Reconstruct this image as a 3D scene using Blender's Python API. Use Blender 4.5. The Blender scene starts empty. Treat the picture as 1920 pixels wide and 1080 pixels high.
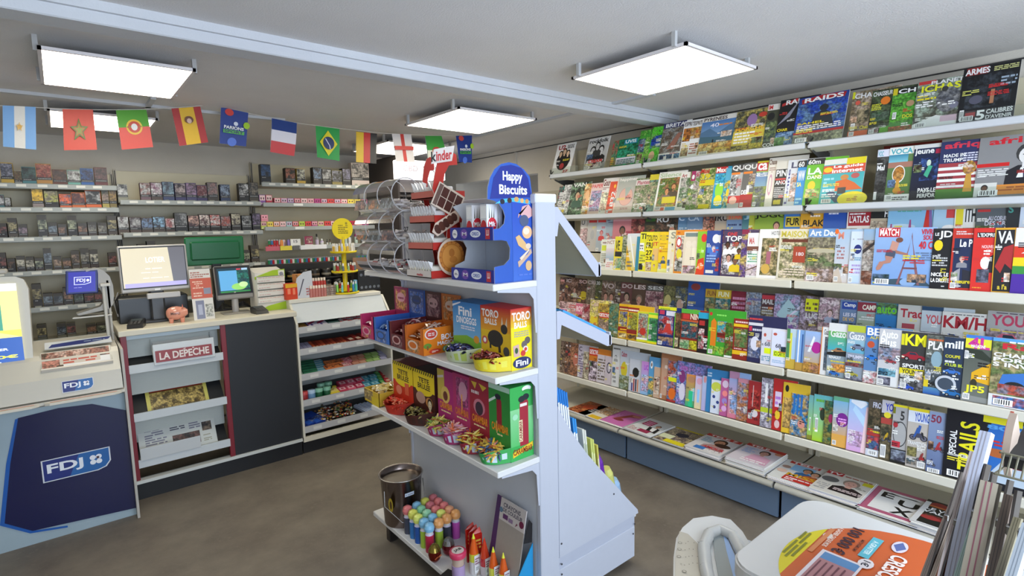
import bpy, bmesh, math, random
from math import sin, cos, pi, radians
from mathutils import Matrix, Vector
random.seed(7)
SC = bpy.context.scene
COL = SC.collection
# ---------------------------------------------------------------- camera, world, exposure
FPX = 1015.9
_y, _p, _r = .6924, .1125, -.0216
_M = Matrix.Rotation(_r, 3, 'Z') @ Matrix.Rotation(_p, 3, 'X')
RX = _M @ Vector((cos(_y), 0, sin(_y)))
RY = _M @ Vector((-sin(_y), 0, cos(_y)))
RZ = _M @ Vector((0, -1, 0))          # world axes in camera (right, down, forward)
EYE = 1.6
cam = bpy.data.cameras.new('camera')
cam.sensor_width = 36; cam.lens = 36 * FPX / 1920; cam.clip_start = .02; cam.clip_end = 60
camo = bpy.data.objects.new('camera', cam); COL.objects.link(camo)
rot = Matrix(((RX[0], -RX[1], -RX[2]), (RY[0], -RY[1], -RY[2]), (RZ[0], -RZ[1], -RZ[2])))
camo.matrix_world = Matrix.Translation((0, 0, EYE)) @ rot.to_4x4()
SC.camera = camo
SC.view_settings.view_transform = 'Standard'; SC.view_settings.look = 'None'
SC.view_settings.gamma = 1; SC.view_settings.use_curve_mapping = False
SC.view_settings.exposure = 0.22
W = bpy.data.worlds.new('world'); SC.world = W; W.use_nodes = True
bg = W.node_tree.nodes['Background']; bg.inputs[0].default_value = (.72, .82, 1, 1); bg.inputs[1].default_value = .9
def area(name, loc, target, sx, sy, power, col):
    l = bpy.data.lights.new(name, 'AREA'); l.shape = 'RECTANGLE'; l.size = sx; l.size_y = sy
    l.energy = power; l.color = col
    o = bpy.data.objects.new(name, l); COL.objects.link(o); o.location = loc
    o.rotation_euler = (Vector(target) - Vector(loc)).to_track_quat('-Z', 'Y').to_euler(); return o
# daylight that enters by the shop window and the glazed door behind the camera
area('daylight_shop_window', (1.0, -1.05, 1.35), (1.4, 3, 1.1), 2.6, 1.9, 92, (.74, .85, 1))
area('daylight_glazed_door', (-1.0, -1.05, 1.2), (-.2, 4, 1.0), .9, 1.9, 8, (.8, .9, 1))
PANEL_EMIT = 9.0

def ypx(px, X, Z):        # world y on the line (X, ., Z) that is seen at image column px
    k = (px - 960) / FPX
    a = X * RX[0] + (Z - EYE) * RZ[0]; c = X * RX[2] + (Z - EYE) * RZ[2]
    return (k * c - a) / (RY[0] - k * RY[2])
def xpx(px, Y, Z):
    k = (px - 960) / FPX
    a = Y * RY[0] + (Z - EYE) * RZ[0]; c = Y * RY[2] + (Z - EYE) * RZ[2]
    return (k * c - a) / (RX[0] - k * RX[2])
def zpx(py, X, Y):
    k = (py - 540) / FPX
    a = X * RX[1] + Y * RY[1]; c = X * RX[2] + Y * RY[2]
    return EYE + (k * c - a) / (RZ[1] - k * RZ[2])
# ---------------------------------------------------------------- materials
MATS = {}
def lin(c):
    return tuple((x / 12.92 if x <= .04045 else ((x + .055) / 1.055) ** 2.4) for x in c)
def hexc(s):
    if not isinstance(s, str): return tuple(s) if len(s) == 4 else tuple(s) + (1,)
    n = len(s) // 3
    v = [int(s[i * n:(i + 1) * n], 16) / (15 if n == 1 else 255) for i in range(3)]
    return lin(v) + (1,)
def new_mat(name):
    m = bpy.data.materials.new(name); m.use_nodes = True
    return m, m.node_tree.nodes, m.node_tree.links, m.node_tree.nodes['Principled BSDF']
def mat_attr(name, rough=.45, metal=0, photo=False, spec=.5, var=0, coat=0):
    m, n, l, b = new_mat(name)
    a = n.new('ShaderNodeAttribute'); a.attribute_name = 'Col'
    out = a.outputs['Color']
    if photo:
        a2 = n.new('ShaderNodeAttribute'); a2.attribute_name = 'Col2'
        tc = n.new('ShaderNodeTexCoord'); oi = n.new('ShaderNodeObjectInfo')
        mp = n.new('ShaderNodeVectorMath'); mp.operation = 'ADD'
        sc = n.new('ShaderNodeVectorMath'); sc.operation = 'SCALE'; sc.inputs[3].default_value = 37
        cmb = n.new('ShaderNodeCombineXYZ')
        for i in range(3): l.new(oi.outputs['Random'], cmb.inputs[i])
        l.new(cmb.outputs[0], sc.inputs[0]); l.new(tc.outputs['Object'], mp.inputs[0]); l.new(sc.outputs[0], mp.inputs[1])
        nz = n.new('ShaderNodeTexNoise'); nz.inputs['Scale'].default_value = 26; nz.inputs['Detail'].default_value = 5; nz.inputs['Roughness'].default_value = .68
        l.new(mp.outputs[0], nz.inputs['Vector'])
        cr = n.new('ShaderNodeValToRGB'); cr.color_ramp.elements[0].position = .44; cr.color_ramp.elements[1].position = .58
        l.new(nz.outputs['Fac'], cr.inputs[0])
        mx = n.new('ShaderNodeMix'); mx.data_type = 'RGBA'
        l.new(cr.outputs[0], mx.inputs[0]); l.new(a.outputs['Color'], mx.inputs[6]); l.new(a2.outputs['Color'], mx.inputs[7])
        n2 = n.new('ShaderNodeTexNoise'); n2.inputs['Scale'].default_value = 90; n2.inputs['Detail'].default_value = 3
        l.new(mp.outputs[0], n2.inputs['Vector'])
        c2 = n.new('ShaderNodeValToRGB'); c2.color_ramp.elements[0].position = .38; c2.color_ramp.elements[1].position = .62
        c2.color_ramp.elements[0].color = (.3, .3, .3, 1); c2.color_ramp.elements[1].color = (1.25, 1.25, 1.25, 1)
        l.new(n2.outputs['Fac'], c2.inputs[0])
        m2 = n.new('ShaderNodeMix'); m2.data_type = 'RGBA'; m2.blend_type = 'MULTIPLY'; m2.inputs[0].default_value = .8
        l.new(mx.outputs[2], m2.inputs[6]); l.new(c2.outputs[0], m2.inputs[7])
        out = m2.outputs[2]
    elif var:
        nz = n.new('ShaderNodeTexNoise'); nz.inputs['Scale'].default_value = 14; nz.inputs['Detail'].default_value = 4
        mr = n.new('ShaderNodeMapRange'); mr.inputs[3].default_value = 1 - var; mr.inputs[4].default_value = 1 + var
        l.new(nz.outputs['Fac'], mr.inputs[0])
        m2 = n.new('ShaderNodeMix'); m2.data_type = 'RGBA'; m2.blend_type = 'MULTIPLY'; m2.inputs[0].default_value = 1
        l.new(out, m2.inputs[6]); l.new(mr.outputs[0], m2.inputs[7]); out = m2.outputs[2]
    l.new(out, b.inputs['Base Color'])
    b.inputs['Roughness'].default_value = rough; b.inputs['Metallic'].default_value = metal
    b.inputs['Specular IOR Level'].default_value = spec
    if coat: b.inputs['Coat Weight'].default_value = coat; b.inputs['Coat Roughness'].default_value = .1
    MATS[name] = m; return m
mat_attr('paper', .42, var=.03); mat_attr('photo_print', .38, photo=True); mat_attr('card', .55, var=.05)
mat_attr('plastic', .32, var=.02); mat_attr('painted_metal', .4, var=.03); mat_attr('foil', .22, .75, var=.05)
mat_attr('metal', .25, 1); mat_attr('matte', .75, var=.06); mat_attr('gloss', .12, coat=.5); mat_attr('laminate', .5, var=.04)
def mat_clear(name, col=(1, 1, 1, 1), mixmin=.04, rough=.04):
    m, n, l, b = new_mat(name); n.remove(b)
    o = n['Material Output']; t = n.new('ShaderNodeBsdfTransparent'); g = n.new('ShaderNodeBsdfGlossy')
    t.inputs[0].default_value = col; g.inputs['Roughness'].default_value = rough
    fr = n.new('ShaderNodeFresnel'); fr.inputs[0].default_value = 1.25
    ad = n.new('ShaderNodeMath'); ad.operation = 'ADD'; ad.inputs[1].default_value = mixmin; l.new(fr.outputs[0], ad.inputs[0])
    mx = n.new('ShaderNodeMixShader'); l.new(ad.outputs[0], mx.inputs[0]); l.new(t.outputs[0], mx.inputs[1]); l.new(g.outputs[0], mx.inputs[2])
    l.new(mx.outputs[0], o.inputs[0]); MATS[name] = m
mat_clear('acrylic', (.93, .96, .94, 1)); mat_clear('clear_film', (.97, .97, .98, 1), .07, .15); mat_clear('glass', (.9, .95, .93, 1)); mat_clear('smoky', (.9, .88, .88, 1), .03, .06)
def mat_emit(name, col, st):
    m, n, l, b = new_mat(name)
    b.inputs['Base Color'].default_value = col; b.inputs['Emission Color'].default_value = col; b.inputs['Emission Strength'].default_value = st
    b.inputs['Roughness'].default_value = .5; MATS[name] = m
mat_emit('panel_light', (1, .93, .76, 1), PANEL_EMIT)
mat_emit('sign_light', (1, .96, .98, 1), 1.3)
mat_clear('bin_cover', (.93, .93, .95, 1), .0, .2)
MATS['bin_cover'].node_tree.nodes['Fresnel'].inputs[0].default_value = 1.08
def mat_screen(name, st):
    m = mat_attr(name, .3); n, l = m.node_tree.nodes, m.node_tree.links; b = n['Principled BSDF']
    a = n.new('ShaderNodeAttribute'); a.attribute_name = 'Col'; l.new(a.outputs['Color'], b.inputs['Emission Color'])
    b.inputs['Emission Strength'].default_value = st
mat_screen('screen', .32); mat_screen('backlit', .75)
def mat_surf(name, c1, c2, scale, rough, bump=.05, c3=None, stretch=None):
    m, n, l, b = new_mat(name)
    tc = n.new('ShaderNodeTexCoord'); v = tc.outputs['Object']
    if stretch:
        mp = n.new('ShaderNodeMapping'); mp.inputs['Scale'].default_value = stretch; l.new(v, mp.inputs[0]); v = mp.outputs[0]
    nz = n.new('ShaderNodeTexNoise'); nz.inputs['Scale'].default_value = scale; nz.inputs['Detail'].default_value = 8; nz.inputs['Roughness'].default_value = .62
    l.new(v, nz.inputs['Vector'])
    cr = n.new('ShaderNodeValToRGB'); cr.color_ramp.elements[0].position = .35; cr.color_ramp.elements[1].position = .66
    cr.color_ramp.elements[0].color = hexc(c1); cr.color_ramp.elements[1].color = hexc(c2)
    l.new(nz.outputs['Fac'], cr.inputs[0]); out = cr.outputs[0]
    if c3:
        n3 = n.new('ShaderNodeTexNoise'); n3.inputs['Scale'].default_value = scale * 14; n3.inputs['Detail'].default_value = 4; l.new(v, n3.inputs['Vector'])
        r3 = n.new('ShaderNodeValToRGB'); r3.color_ramp.elements[0].position = .55; r3.color_ramp.elements[1].position = .72; l.new(n3.outputs['Fac'], r3.inputs[0])
        mx = n.new('ShaderNodeMix'); mx.data_type = 'RGBA'; l.new(r3.outputs[0], mx.inputs[0]); l.new(out, mx.inputs[6]); mx.inputs[7].default_value = hexc(c3); out = mx.outputs[2]
    l.new(out, b.inputs['Base Color']); b.inputs['Roughness'].default_value = rough
    bp = n.new('ShaderNodeBump'); bp.inputs['Strength'].default_value = bump; bp.inputs['Distance'].default_value = .01
    n4 = n.new('ShaderNodeTexNoise'); n4.inputs['Scale'].default_value = 160; l.new(tc.outputs['Object'], n4.inputs['Vector'])
    l.new(n4.outputs['Fac'], bp.inputs['Height']); l.new(bp.outputs[0], b.inputs['Normal'])
    MATS[name] = m
mat_surf('floor_vinyl', '645b51', '7e7568', 3.2, .5, .08, '756c60')
mat_surf('wall_paint', 'd0c9bd', 'd7d1c6', 2, .8, .15)
mat_surf('ceiling_paint', 'dad8d8', 'e2e0e0', 1.5, .85, .2)
mat_surf('beam_paint', 'c4c6cc', 'cccfd4', 2, .6, .08)
# ---------------------------------------------------------------- mesh builder
_TXT = {}
def glyphs(s, bold):
    k = (s, bold)
    if k in _TXT: return _TXT[k]
    cu = bpy.data.curves.new('t', 'FONT'); cu.body = s; cu.resolution_u = 3; cu.fill_mode = 'FRONT'
    if bold: cu.offset = .018 * bold
    o = bpy.data.objects.new('t', cu); me = o.to_mesh()
    vs = [(v.co.x, v.co.y) for v in me.vertices]; fs = [tuple(p.vertices) for p in me.polygons]
    o.to_mesh_clear(); bpy.data.objects.remove(o); bpy.data.curves.remove(cu)
    if not vs: vs = [(0, 0), (1, 0), (1, 1)]; fs = []
    x0 = min(v[0] for v in vs); x1 = max(v[0] for v in vs); y0 = min(v[1] for v in vs); y1 = max(v[1] for v in vs)
    vs = [((x - x0) / (x1 - x0 + 1e-6), (y - y0) / (y1 - y0 + 1e-6)) for x, y in vs]
    _TXT[k] = (vs, fs, (x1 - x0) / (y1 - y0 + 1e-6)); return _TXT[k]
class B:
    def __init__(s): s.V = []; s.F = []; s.C = []; s.D = []; s.MI = []; s.S = []; s.sl = []; s.X = Matrix.Identity(4); s.z = 0
    def add(s, vs, fs, col, mat='plastic', col2=None, sm=False):
        if mat not in s.sl: s.sl.append(mat)
        k = s.sl.index(mat); o = len(s.V); c = hexc(col) if not isinstance(col, list) else [hexc(q) for q in col]; d = hexc(col2) if col2 else (c if isinstance(c, tuple) else c[0])
        s.V += [s.X @ Vector(v) for v in vs]
        for f in fs:
            s.F.append(tuple(i + o for i in f)); s.C.append([c[i] for i in f] if isinstance(c, list) else [c] * len(f)); s.D.append(d); s.MI.append(k); s.S.append(sm)
        return s
    def box(s, x0, y0, z0, x1, y1, z1, col, mat='plastic', bev=0, cap=None):
        if x0 > x1: x0, x1 = x1, x0
        if y0 > y1: y0, y1 = y1, y0
        if z0 > z1: z0, z1 = z1, z0
        if not bev:
            vs = [(x, y, z) for x in (x0, x1) for y in (y0, y1) for z in (z0, z1)]
            fs = [(0, 1, 3, 2), (4, 6, 7, 5), (0, 4, 5, 1), (2, 3, 7, 6), (0, 2, 6, 4), (1, 5, 7, 3)]
            return s.add(vs, fs, col, mat)
        b = min(bev, (x1 - x0) * .49, (y1 - y0) * .49, (z1 - z0) * .49); vs = []; fs = []; ix = {}
        for i, x in enumerate((x0, x1)):
            for j, y in enumerate((y0, y1)):
                for k, z in enumerate((z0, z1)):
                    sx, sy, sz = (1 - 2 * i) * b, (1 - 2 * j) * b, (1 - 2 * k) * b
                    ix[i, j, k] = len(vs); vs += [(x, y + sy, z + sz), (x + sx, y, z + sz), (x + sx, y + sy, z)]
        I = lambda i, j, k, a: ix[i, j, k] + a
        for i in (0, 1): q = [I(i, 0, 0, 0), I(i, 1, 0, 0), I(i, 1, 1, 0), I(i, 0, 1, 0)]; fs.append(tuple(q if i else q[::-1]))
        for j in (0, 1): q = [I(0, j, 0, 1), I(1, j, 0, 1), I(1, j, 1, 1), I(0, j, 1, 1)]; fs.append(tuple(q[::-1] if j else q))
        for k in (0, 1): q = [I(0, 0, k, 2), I(1, 0, k, 2), I(1, 1, k, 2), I(0, 1, k, 2)]; fs.append(tuple(q if k else q[::-1]))
        def e(q, ok): fs.append(tuple(q if ok else q[::-1]))
        for i in (0, 1):
            for j in (0, 1): e([I(i, j, 0, 0), I(i, j, 0, 1), I(i, j, 1, 1), I(i, j, 1, 0)], (i == j) == False)
            for k in (0, 1): e([I(i, 0, k, 0), I(i, 0, k, 2), I(i, 1, k, 2), I(i, 1, k, 0)], i == k)
        for j in (0, 1):
            for k in (0, 1): e([I(0, j, k, 1), I(0, j, k, 2), I(1, j, k, 2), I(1, j, k, 1)], j != k)
        for i in (0, 1):
            for j in (0, 1):
                for k in (0, 1): e([I(i, j, k, 0), I(i, j, k, 1), I(i, j, k, 2)], (i + j + k) % 2 == 1)
        return s.add(vs, fs, col, mat)
    def prism(s, pts, z0, z1, col, mat='plastic', side=None, sm=False):
        n = len(pts); A = sum(pts[i][0] * pts[(i + 1) % n][1] - pts[(i + 1) % n][0] * pts[i][1] for i in range(n))
        if A < 0: pts = pts[::-1]
        vs = [(x, y, z0) for x, y in pts] + [(x, y, z1) for x, y in pts]
        s.add(vs, [tuple(range(n - 1, -1, -1)), tuple(range(n, 2 * n))], col, mat)
        s.add(vs, [(i, (i + 1) % n, n + (i + 1) % n, n + i) for i in range(n)], side or col, mat, sm=sm); return s
    def prism_y(s, pts, y0, y1, col, mat='plastic', side=None, sm=False):   # pts are (x, z)
        X = s.X; s.X = X @ Matrix(((1, 0, 0, 0), (0, 0, -1, 0), (0, 1, 0, 0), (0, 0, 0, 1))); s.prism(pts, -y1, -y0, col, mat, side, sm); s.X = X; return s
    def prism_x(s, pts, x0, x1, col, mat='plastic', side=None, sm=False):   # pts are (y, z)
        X = s.X; s.X = X @ Matrix(((0, 0, 1, 0), (1, 0, 0, 0), (0, 1, 0, 0), (0, 0, 0, 1))); s.prism(pts, x0, x1, col, mat, side, sm); s.X = X; return s
    def lathe(s, prof, n, col, mat='plastic', c=(0, 0, 0), sm=True, sx=1, sy=1, rings=None):
        vs = [(c[0] + r * sx * cos(2 * pi * i / n), c[1] + r * sy * sin(2 * pi * i / n), c[2] + z) for r, z in prof for i in range(n)]
        m = len(prof)
        if rings:
            for j in range(m - 1):
                o = vs[j * n:(j + 2) * n]; s.add(o, [(i, (i + 1) % n, n + (i + 1) % n, n + i) for i in range(n)], rings[j], mat, sm=sm)
        else: s.add(vs, [(j * n + i, j * n + (i + 1) % n, (j + 1) * n + (i + 1) % n, (j + 1) * n + i) for j in range(m - 1) for i in range(n)], col, mat, sm=sm)
        if prof[0][0] > 1e-4: s.add(vs[:n], [tuple(range(n - 1, -1, -1))], rings[0] if rings else col, mat)
        if prof[-1][0] > 1e-4: s.add(vs[-n:], [tuple(range(n))], rings[-1] if rings else col, mat)
        return s
    def rod(s, p0, p1, r, col, mat='plastic', n=8, r1=None):
        p0 = Vector(p0); p1 = Vector(p1); d = p1 - p0; q = d.to_track_quat('Z', 'Y').to_matrix(); r1 = r if r1 is None else r1
        vs = [p0 + q @ Vector((r * cos(2 * pi * i / n), r * sin(2 * pi * i / n), 0)) for i in range(n)] + [p1 + q @ Vector((r1 * cos(2 * pi * i / n), r1 * sin(2 * pi * i / n), 0)) for i in range(n)]
        s.add(vs, [(i, (i + 1) % n, n + (i + 1) % n, n + i) for i in range(n)], col, mat, sm=n > 5)
        s.add(vs, [tuple(range(n - 1, -1, -1)), tuple(range(n, 2 * n))], col, mat); return s
    def tube(s, pts, r, col, mat='plastic', n=6):
        for a, b in zip(pts, pts[1:]): s.rod(a, b, r, col, mat, n)
        return s
    # flat print ----------------------------------------------------------
    def area(s, w, h, x=0, y=0, z=0): s.pw, s.ph, s.px, s.py, s.z = w, h, x, y, z; return s
    def _l(s, pts, col, mat='paper', col2=None):
        s.z += 1e-4; n = len(pts)
        A = sum(pts[i][0] * pts[(i + 1) % n][1] - pts[(i + 1) % n][0] * pts[i][1] for i in range(n))
        if A * s.pw * s.ph < 0: pts = pts[::-1]; col = col[::-1] if isinstance(col, list) else col
        s.add([(s.px + a * s.pw, s.py + b * s.ph, s.z) for a, b in pts], [tuple(range(n))], col, mat, col2)
    def draw(s, ops, pm='paper'):
        rd = random.Random(ops)
        for op in ops.split(';'):
            a = op.split()
            if not a: continue
            k = a[0]; v = a[1:]
            if k == 'R': x0, y0, x1, y1 = map(float, v[:4]); s._l([(x0, y0), (x1, y0), (x1, y1), (x0, y1)], v[4], pm)
            elif k == 'G': x0, y0, x1, y1 = map(float, v[:4]); s._l([(x0, y0), (x1, y0), (x1, y1), (x0, y1)], [v[4], v[4], v[5], v[5]], pm)
            elif k == 'P': x0, y0, x1, y1 = map(float, v[:4]); s._l([(x0, y0), (x1, y0), (x1, y1), (x0, y1)], v[4], 'photo_print', v[5] if len(v) > 5 else '555')
            elif k == 'E':
                cx, cy, rx, ry = map(float, v[:4]); n = 20 if rx * abs(s.pw) > .02 else 12
                s._l([(cx + rx * cos(2 * pi * i / n), cy + ry * sin(2 * pi * i / n)) for i in range(n)], v[4], pm if len(v) < 6 else 'photo_print', v[5] if len(v) > 5 else None)
            elif k == 'Q': p = list(map(float, v[:-1])); s._l(list(zip(p[::2], p[1::2])), v[-1], pm)
            elif k == 'S':
                cx, cy, r = map(float, v[:3]); q = s.pw / s.ph
                pts = [(cx + (r if i % 2 == 0 else r * .42) * sin(pi * i / 5), cy + (r if i % 2 == 0 else r * .42) * cos(pi * i / 5) * abs(q)) for i in range(10)]
                s.z += 1e-4
                s.add([(s.px + x * s.pw, s.py + y * s.ph, s.z) for x, y in pts + [(cx, cy)]], [(10, (i + 1) % 10, i) for i in range(10)], v[3], pm)
            elif k in ('T','I','V'):
                x0, y0, x1, y1 = map(float, v[:4]); t = ' '.join(v[5:]); bold = 1.6 if k == 'T' else (.6 if k == 'I' else 1.2)
                vs, fs, asp = glyphs(t, bold); s.z += 1e-4
                if k == 'V': pts = [(s.px + (x0 + (1 - b) * (x1 - x0)) * s.pw, s.py + (y0 + a_ * (y1 - y0)) * s.ph, s.z) for a_, b in vs]
                else: pts = [(s.px + (x0 + a_ * (x1 - x0)) * s.pw, s.py + (y0 + b * (y1 - y0)) * s.ph, s.z) for a_, b in vs]
                s.add(pts, fs if s.pw * s.ph > 0 else [f[::-1] for f in fs], v[4], pm)
            elif k == 'L':
                x0, y0, x1, y1 = map(float, v[:4]); n = int(v[4]); dy = (y1 - y0) / n; s.z += 1e-4
                for i in range(n):
                    x = x0; yb = y0 + i * dy
                    while x < x1 - .02:
                        w = min(rd.uniform(.05, .17), x1 - x)
                        if rd.random() < .92: s.add([(s.px + p * s.pw, s.py + q * s.ph, s.z) for p, q in ((x, yb), (x + w, yb), (x + w, yb + dy * .55), (x, yb + dy * .55))], [(0, 1, 2, 3)] if s.pw * s.ph > 0 else [(3, 2, 1, 0)], v[5], pm)
                        x += w + .02
                        if rd.random() < .1 and x > (x0 + x1) / 2: break
            elif k == 'H':
                cx, cy, r = map(float, v[:3]); q = abs(s.pw / s.ph); e = lambda X, Y, a_, b_, c: s._l([(X + a_ * cos(2 * pi * i / 14), Y + b_ * sin(2 * pi * i / 14)) for i in range(14)], c, pm)
                s._l([(cx - 2 * r, cy - 4 * r * q), (cx + 2 * r, cy - 4 * r * q), (cx + 1.9 * r, cy - 2.1 * r * q), (cx + .8 * r, cy - 1.4 * r * q), (cx - .8 * r, cy - 1.4 * r * q), (cx - 1.9 * r, cy - 2.1 * r * q)], v[5], pm)
                e(cx, cy + .25 * r * q, 1.12 * r, 1.35 * r * q, v[4]); s._l([(cx - .4 * r, cy - 1.7 * r * q), (cx + .4 * r, cy - 1.7 * r * q), (cx + .4 * r, cy - .6 * r * q), (cx - .4 * r, cy - .6 * r * q)], v[3], pm)
                e(cx, cy - .1 * r * q, .82 * r, 1.12 * r * q, v[3])
                if r * abs(s.pw) > .012:
                    for sx in (-1, 1): e(cx + sx * .33 * r, cy + .05 * r * q, .12 * r, .07 * r * q, '222')
                    s._l([(cx - .3 * r, cy - .62 * r * q), (cx + .3 * r, cy - .62 * r * q), (cx + .2 * r, cy - .5 * r * q), (cx - .2 * r, cy - .5 * r * q)], 'a44', pm)
            elif k == 'C':
                x, y, w = map(float, v[:3]); q = abs(s.pw / s.ph); c = v[3]
                P = lambda pts, cc: s._l([(x + a_ * w, y + b_ * w * q) for a_, b_ in pts], cc, pm)
                P([(0, .1), (1, .1), (1, .26), (.86, .32), (.72, .33), (.6, .48), (.3, .48), (.16, .33), (0, .28)], c)
                P([(.33, .34), (.66, .34), (.57, .45), (.34, .45)], '234'); P([(0, .16), (.12, .16), (.12, .22), (0, .24)], 'eec')
                for wx in (.22, .78): s._l([(x + w * (wx + .11 * cos(i * pi / 5)), y + w * q * (.11 + .11 * sin(i * pi / 5))) for i in range(10)], '111', pm); s._l([(x + w * (wx + .06 * cos(i * pi / 4)), y + w * q * (.11 + .06 * sin(i * pi / 4))) for i in range(8)], '999', pm)
            elif k == 'M':
                x, y, w = map(float, v[:3]); q = abs(s.pw / s.ph); c = v[3]
                for wx in (.2, .8):
                    for rr, cc in ((.2, '111'), (.15, '667'), (.05, '222')): s._l([(x + w * (wx + rr * cos(i * pi / 6)), y + w * q * (.2 + rr * sin(i * pi / 6))) for i in range(12)], cc, pm)
                P = lambda pts, cc: s._l([(x + a_ * w, y + b_ * w * q) for a_, b_ in pts], cc, pm)
                P([(.2, .2), (.45, .2), (.8, .24), (.72, .5), (.5, .55), (.3, .5)], c); P([(.66, .45), (.76, .2), (.82, .22), (.74, .6), (.64, .62)], '222')
                P([(.3, .5), (.55, .5), (.62, .85), (.42, .9)], v[4]); P([(.46, .86), (.62, .84), (.64, 1.04), (.5, 1.06)], v[4]); P([(.3, .48), (.42, .5), (.3, .2), (.22, .22)], v[4])
            elif k == 'B':
                x0, y0, x1, y1 = map(float, v[:4]); s._l([(x0, y0), (x1, y0), (x1, y1), (x0, y1)], 'fff', pm); s.z += 1e-4; x = x0 + .1 * (x1 - x0)
                while x < x1 - .1 * (x1 - x0):
                    w = (x1 - x0) * rd.choice((.03, .06)); s.add([(s.px + p * s.pw, s.py + q_ * s.ph, s.z) for p, q_ in ((x, y0 * .85 + y1 * .15), (x + w, y0 * .85 + y1 * .15), (x + w, y1 * .9 + y0 * .1), (x, y1 * .9 + y0 * .1))], [(0, 1, 2, 3)] if s.pw * s.ph > 0 else [(3, 2, 1, 0)], '222', pm); x += w * 2.1
        return s
    def build(s, name, parent=None, M=None, loc=None, rz=0, kind=None):
        me = bpy.data.meshes.new(name); me.from_pydata([tuple(v) for v in s.V], [], s.F)
        for k in s.sl: me.materials.append(MATS[k])
        me.polygons.foreach_set('material_index', s.MI); me.polygons.foreach_set('use_smooth', s.S)
        a = me.color_attributes.new('Col', 'FLOAT_COLOR', 'CORNER')
        a.data.foreach_set('color', [x for f in s.C for c in f for x in c])
        if any(k == 'photo_print' for k in s.sl):
            a = me.color_attributes.new('Col2', 'FLOAT_COLOR', 'CORNER')
            a.data.foreach_set('color', [x for f, d in zip(s.F, s.D) for _ in f for x in d])
        me.update()
        o = bpy.data.objects.new(name, me); COL.objects.link(o)
        if parent: o.parent = parent
        if M is not None: o.matrix_local = M
        elif loc is not None: o.matrix_local = Matrix.Translation(loc) @ Matrix.Rotation(rz, 4, 'Z')
        if kind: o['kind'] = kind
        return o
LABELS = {}
def tag(o, label, cat, group=None):
    o['label'] = label; o['category'] = cat
    if group: o['group'] = group
    LABELS.setdefault(label, []).append(o.name); return o
def thing(name, label, cat, loc=(0, 0, 0), rz=0, group=None, M=None):
    o = bpy.data.objects.new(name, None); COL.objects.link(o); o.empty_display_size = .05
    if M is not None: o.matrix_local = M
    else: o.matrix_local = Matrix.Translation(loc) @ Matrix.Rotation(rz, 4, 'Z')
    return tag(o, label, cat, group)
def dup(o, label=None, M=None, group=None):
    c = o.copy(); COL.objects.link(c)
    for ch in o.children:
        d = ch.copy(); COL.objects.link(d); d.parent = c
        for g in ch.children: e = g.copy(); COL.objects.link(e); e.parent = d
    if M is not None: c.matrix_local = M
    if label: c['label'] = label; LABELS.setdefault(label, []).append(c.name)
    if group: c['group'] = group
    return c
def frame(origin, u, v):   # matrix whose local x,y,z are u, v, u x v
    u = Vector(u).normalized(); v = Vector(v).normalized(); n = u.cross(v)
    return Matrix(((u[0], v[0], n[0], origin[0]), (u[1], v[1], n[1], origin[1]), (u[2], v[2], n[2], origin[2]), (0, 0, 0, 1)))
ORD = 'first second third fourth fifth sixth seventh eighth ninth tenth eleventh twelfth thirteenth fourteenth fifteenth sixteenth seventeenth eighteenth nineteenth twentieth'.split()
ORD += ['twenty-' + k for k in ORD[:9]] + ['thirtieth'] + ['thirty-' + k for k in ORD[:9]] + ['fortieth'] + ['forty-' + k for k in ORD[:9]] + ['fiftieth'] + ['fifty-' + k for k in ORD[:9]]
# ---------------------------------------------------------------- room shell
CZ = 2.33; BY = 5.2; RXW = 3.33; LX = -2.3; FY = -1.15
def shell(name, x0, y0, z0, x1, y1, z1, mat):
    b = B(); b.box(x0, y0, z0, x1, y1, z1, 'ccc', mat); o = b.build(name, kind='structure'); return o
shell('floor', LX - .1, FY - .1, -.1, RXW + .9, BY + .1, 0, 'floor_vinyl')
shell('ceiling', LX - .1, FY - .1, CZ, RXW + .9, BY + .1, CZ + .1, 'ceiling_paint')
shell('wall_back', LX - .1, BY, 0, RXW + .1, BY + .1, CZ, 'wall_paint')
shell('wall_left', LX - .1, FY - .1, 0, LX, BY, CZ, 'wall_paint')
HX = (3.62, 4.92, 1.86, 2.07)   # hatch in the magazine wall: y0, y1, z0, z1
for a in ((FY - .1, HX[0], 0, CZ), (HX[1], BY, 0, CZ), (HX[0], HX[1], 0, HX[2]), (HX[0], HX[1], HX[3], CZ)):
    shell('wall_right', RXW, a[0], a[2], RXW + .1, a[1], a[3], 'wall_paint')
# front wall behind the camera: shop window and glazed door
for a in ((LX, 1.0 - 1.35, 0, CZ), (2.35, RXW, 0, CZ), (-.35, 2.35, 0, .4), (-.35, 2.35, 2.15, CZ)):
    shell('wall_front', a[0], FY - .1, a[2], a[1], FY, a[3], 'wall_paint')
b = B()
for x in (-.35, .97, 2.29): b.box(x, FY - .07, .4, x + .06, FY - .02, 2.15, 'dde', 'painted_metal')
for z in (.4, 2.09): b.box(-.35, FY - .07, z, 2.35, FY - .02, z + .06, 'dde', 'painted_metal')
wf = b.build('window_1', kind='structure')
B().box(-.29, FY - .05, .46, 2.29, FY - .045, 2.09, 'fff', 'glass').build('window_glass', wf)
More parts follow.
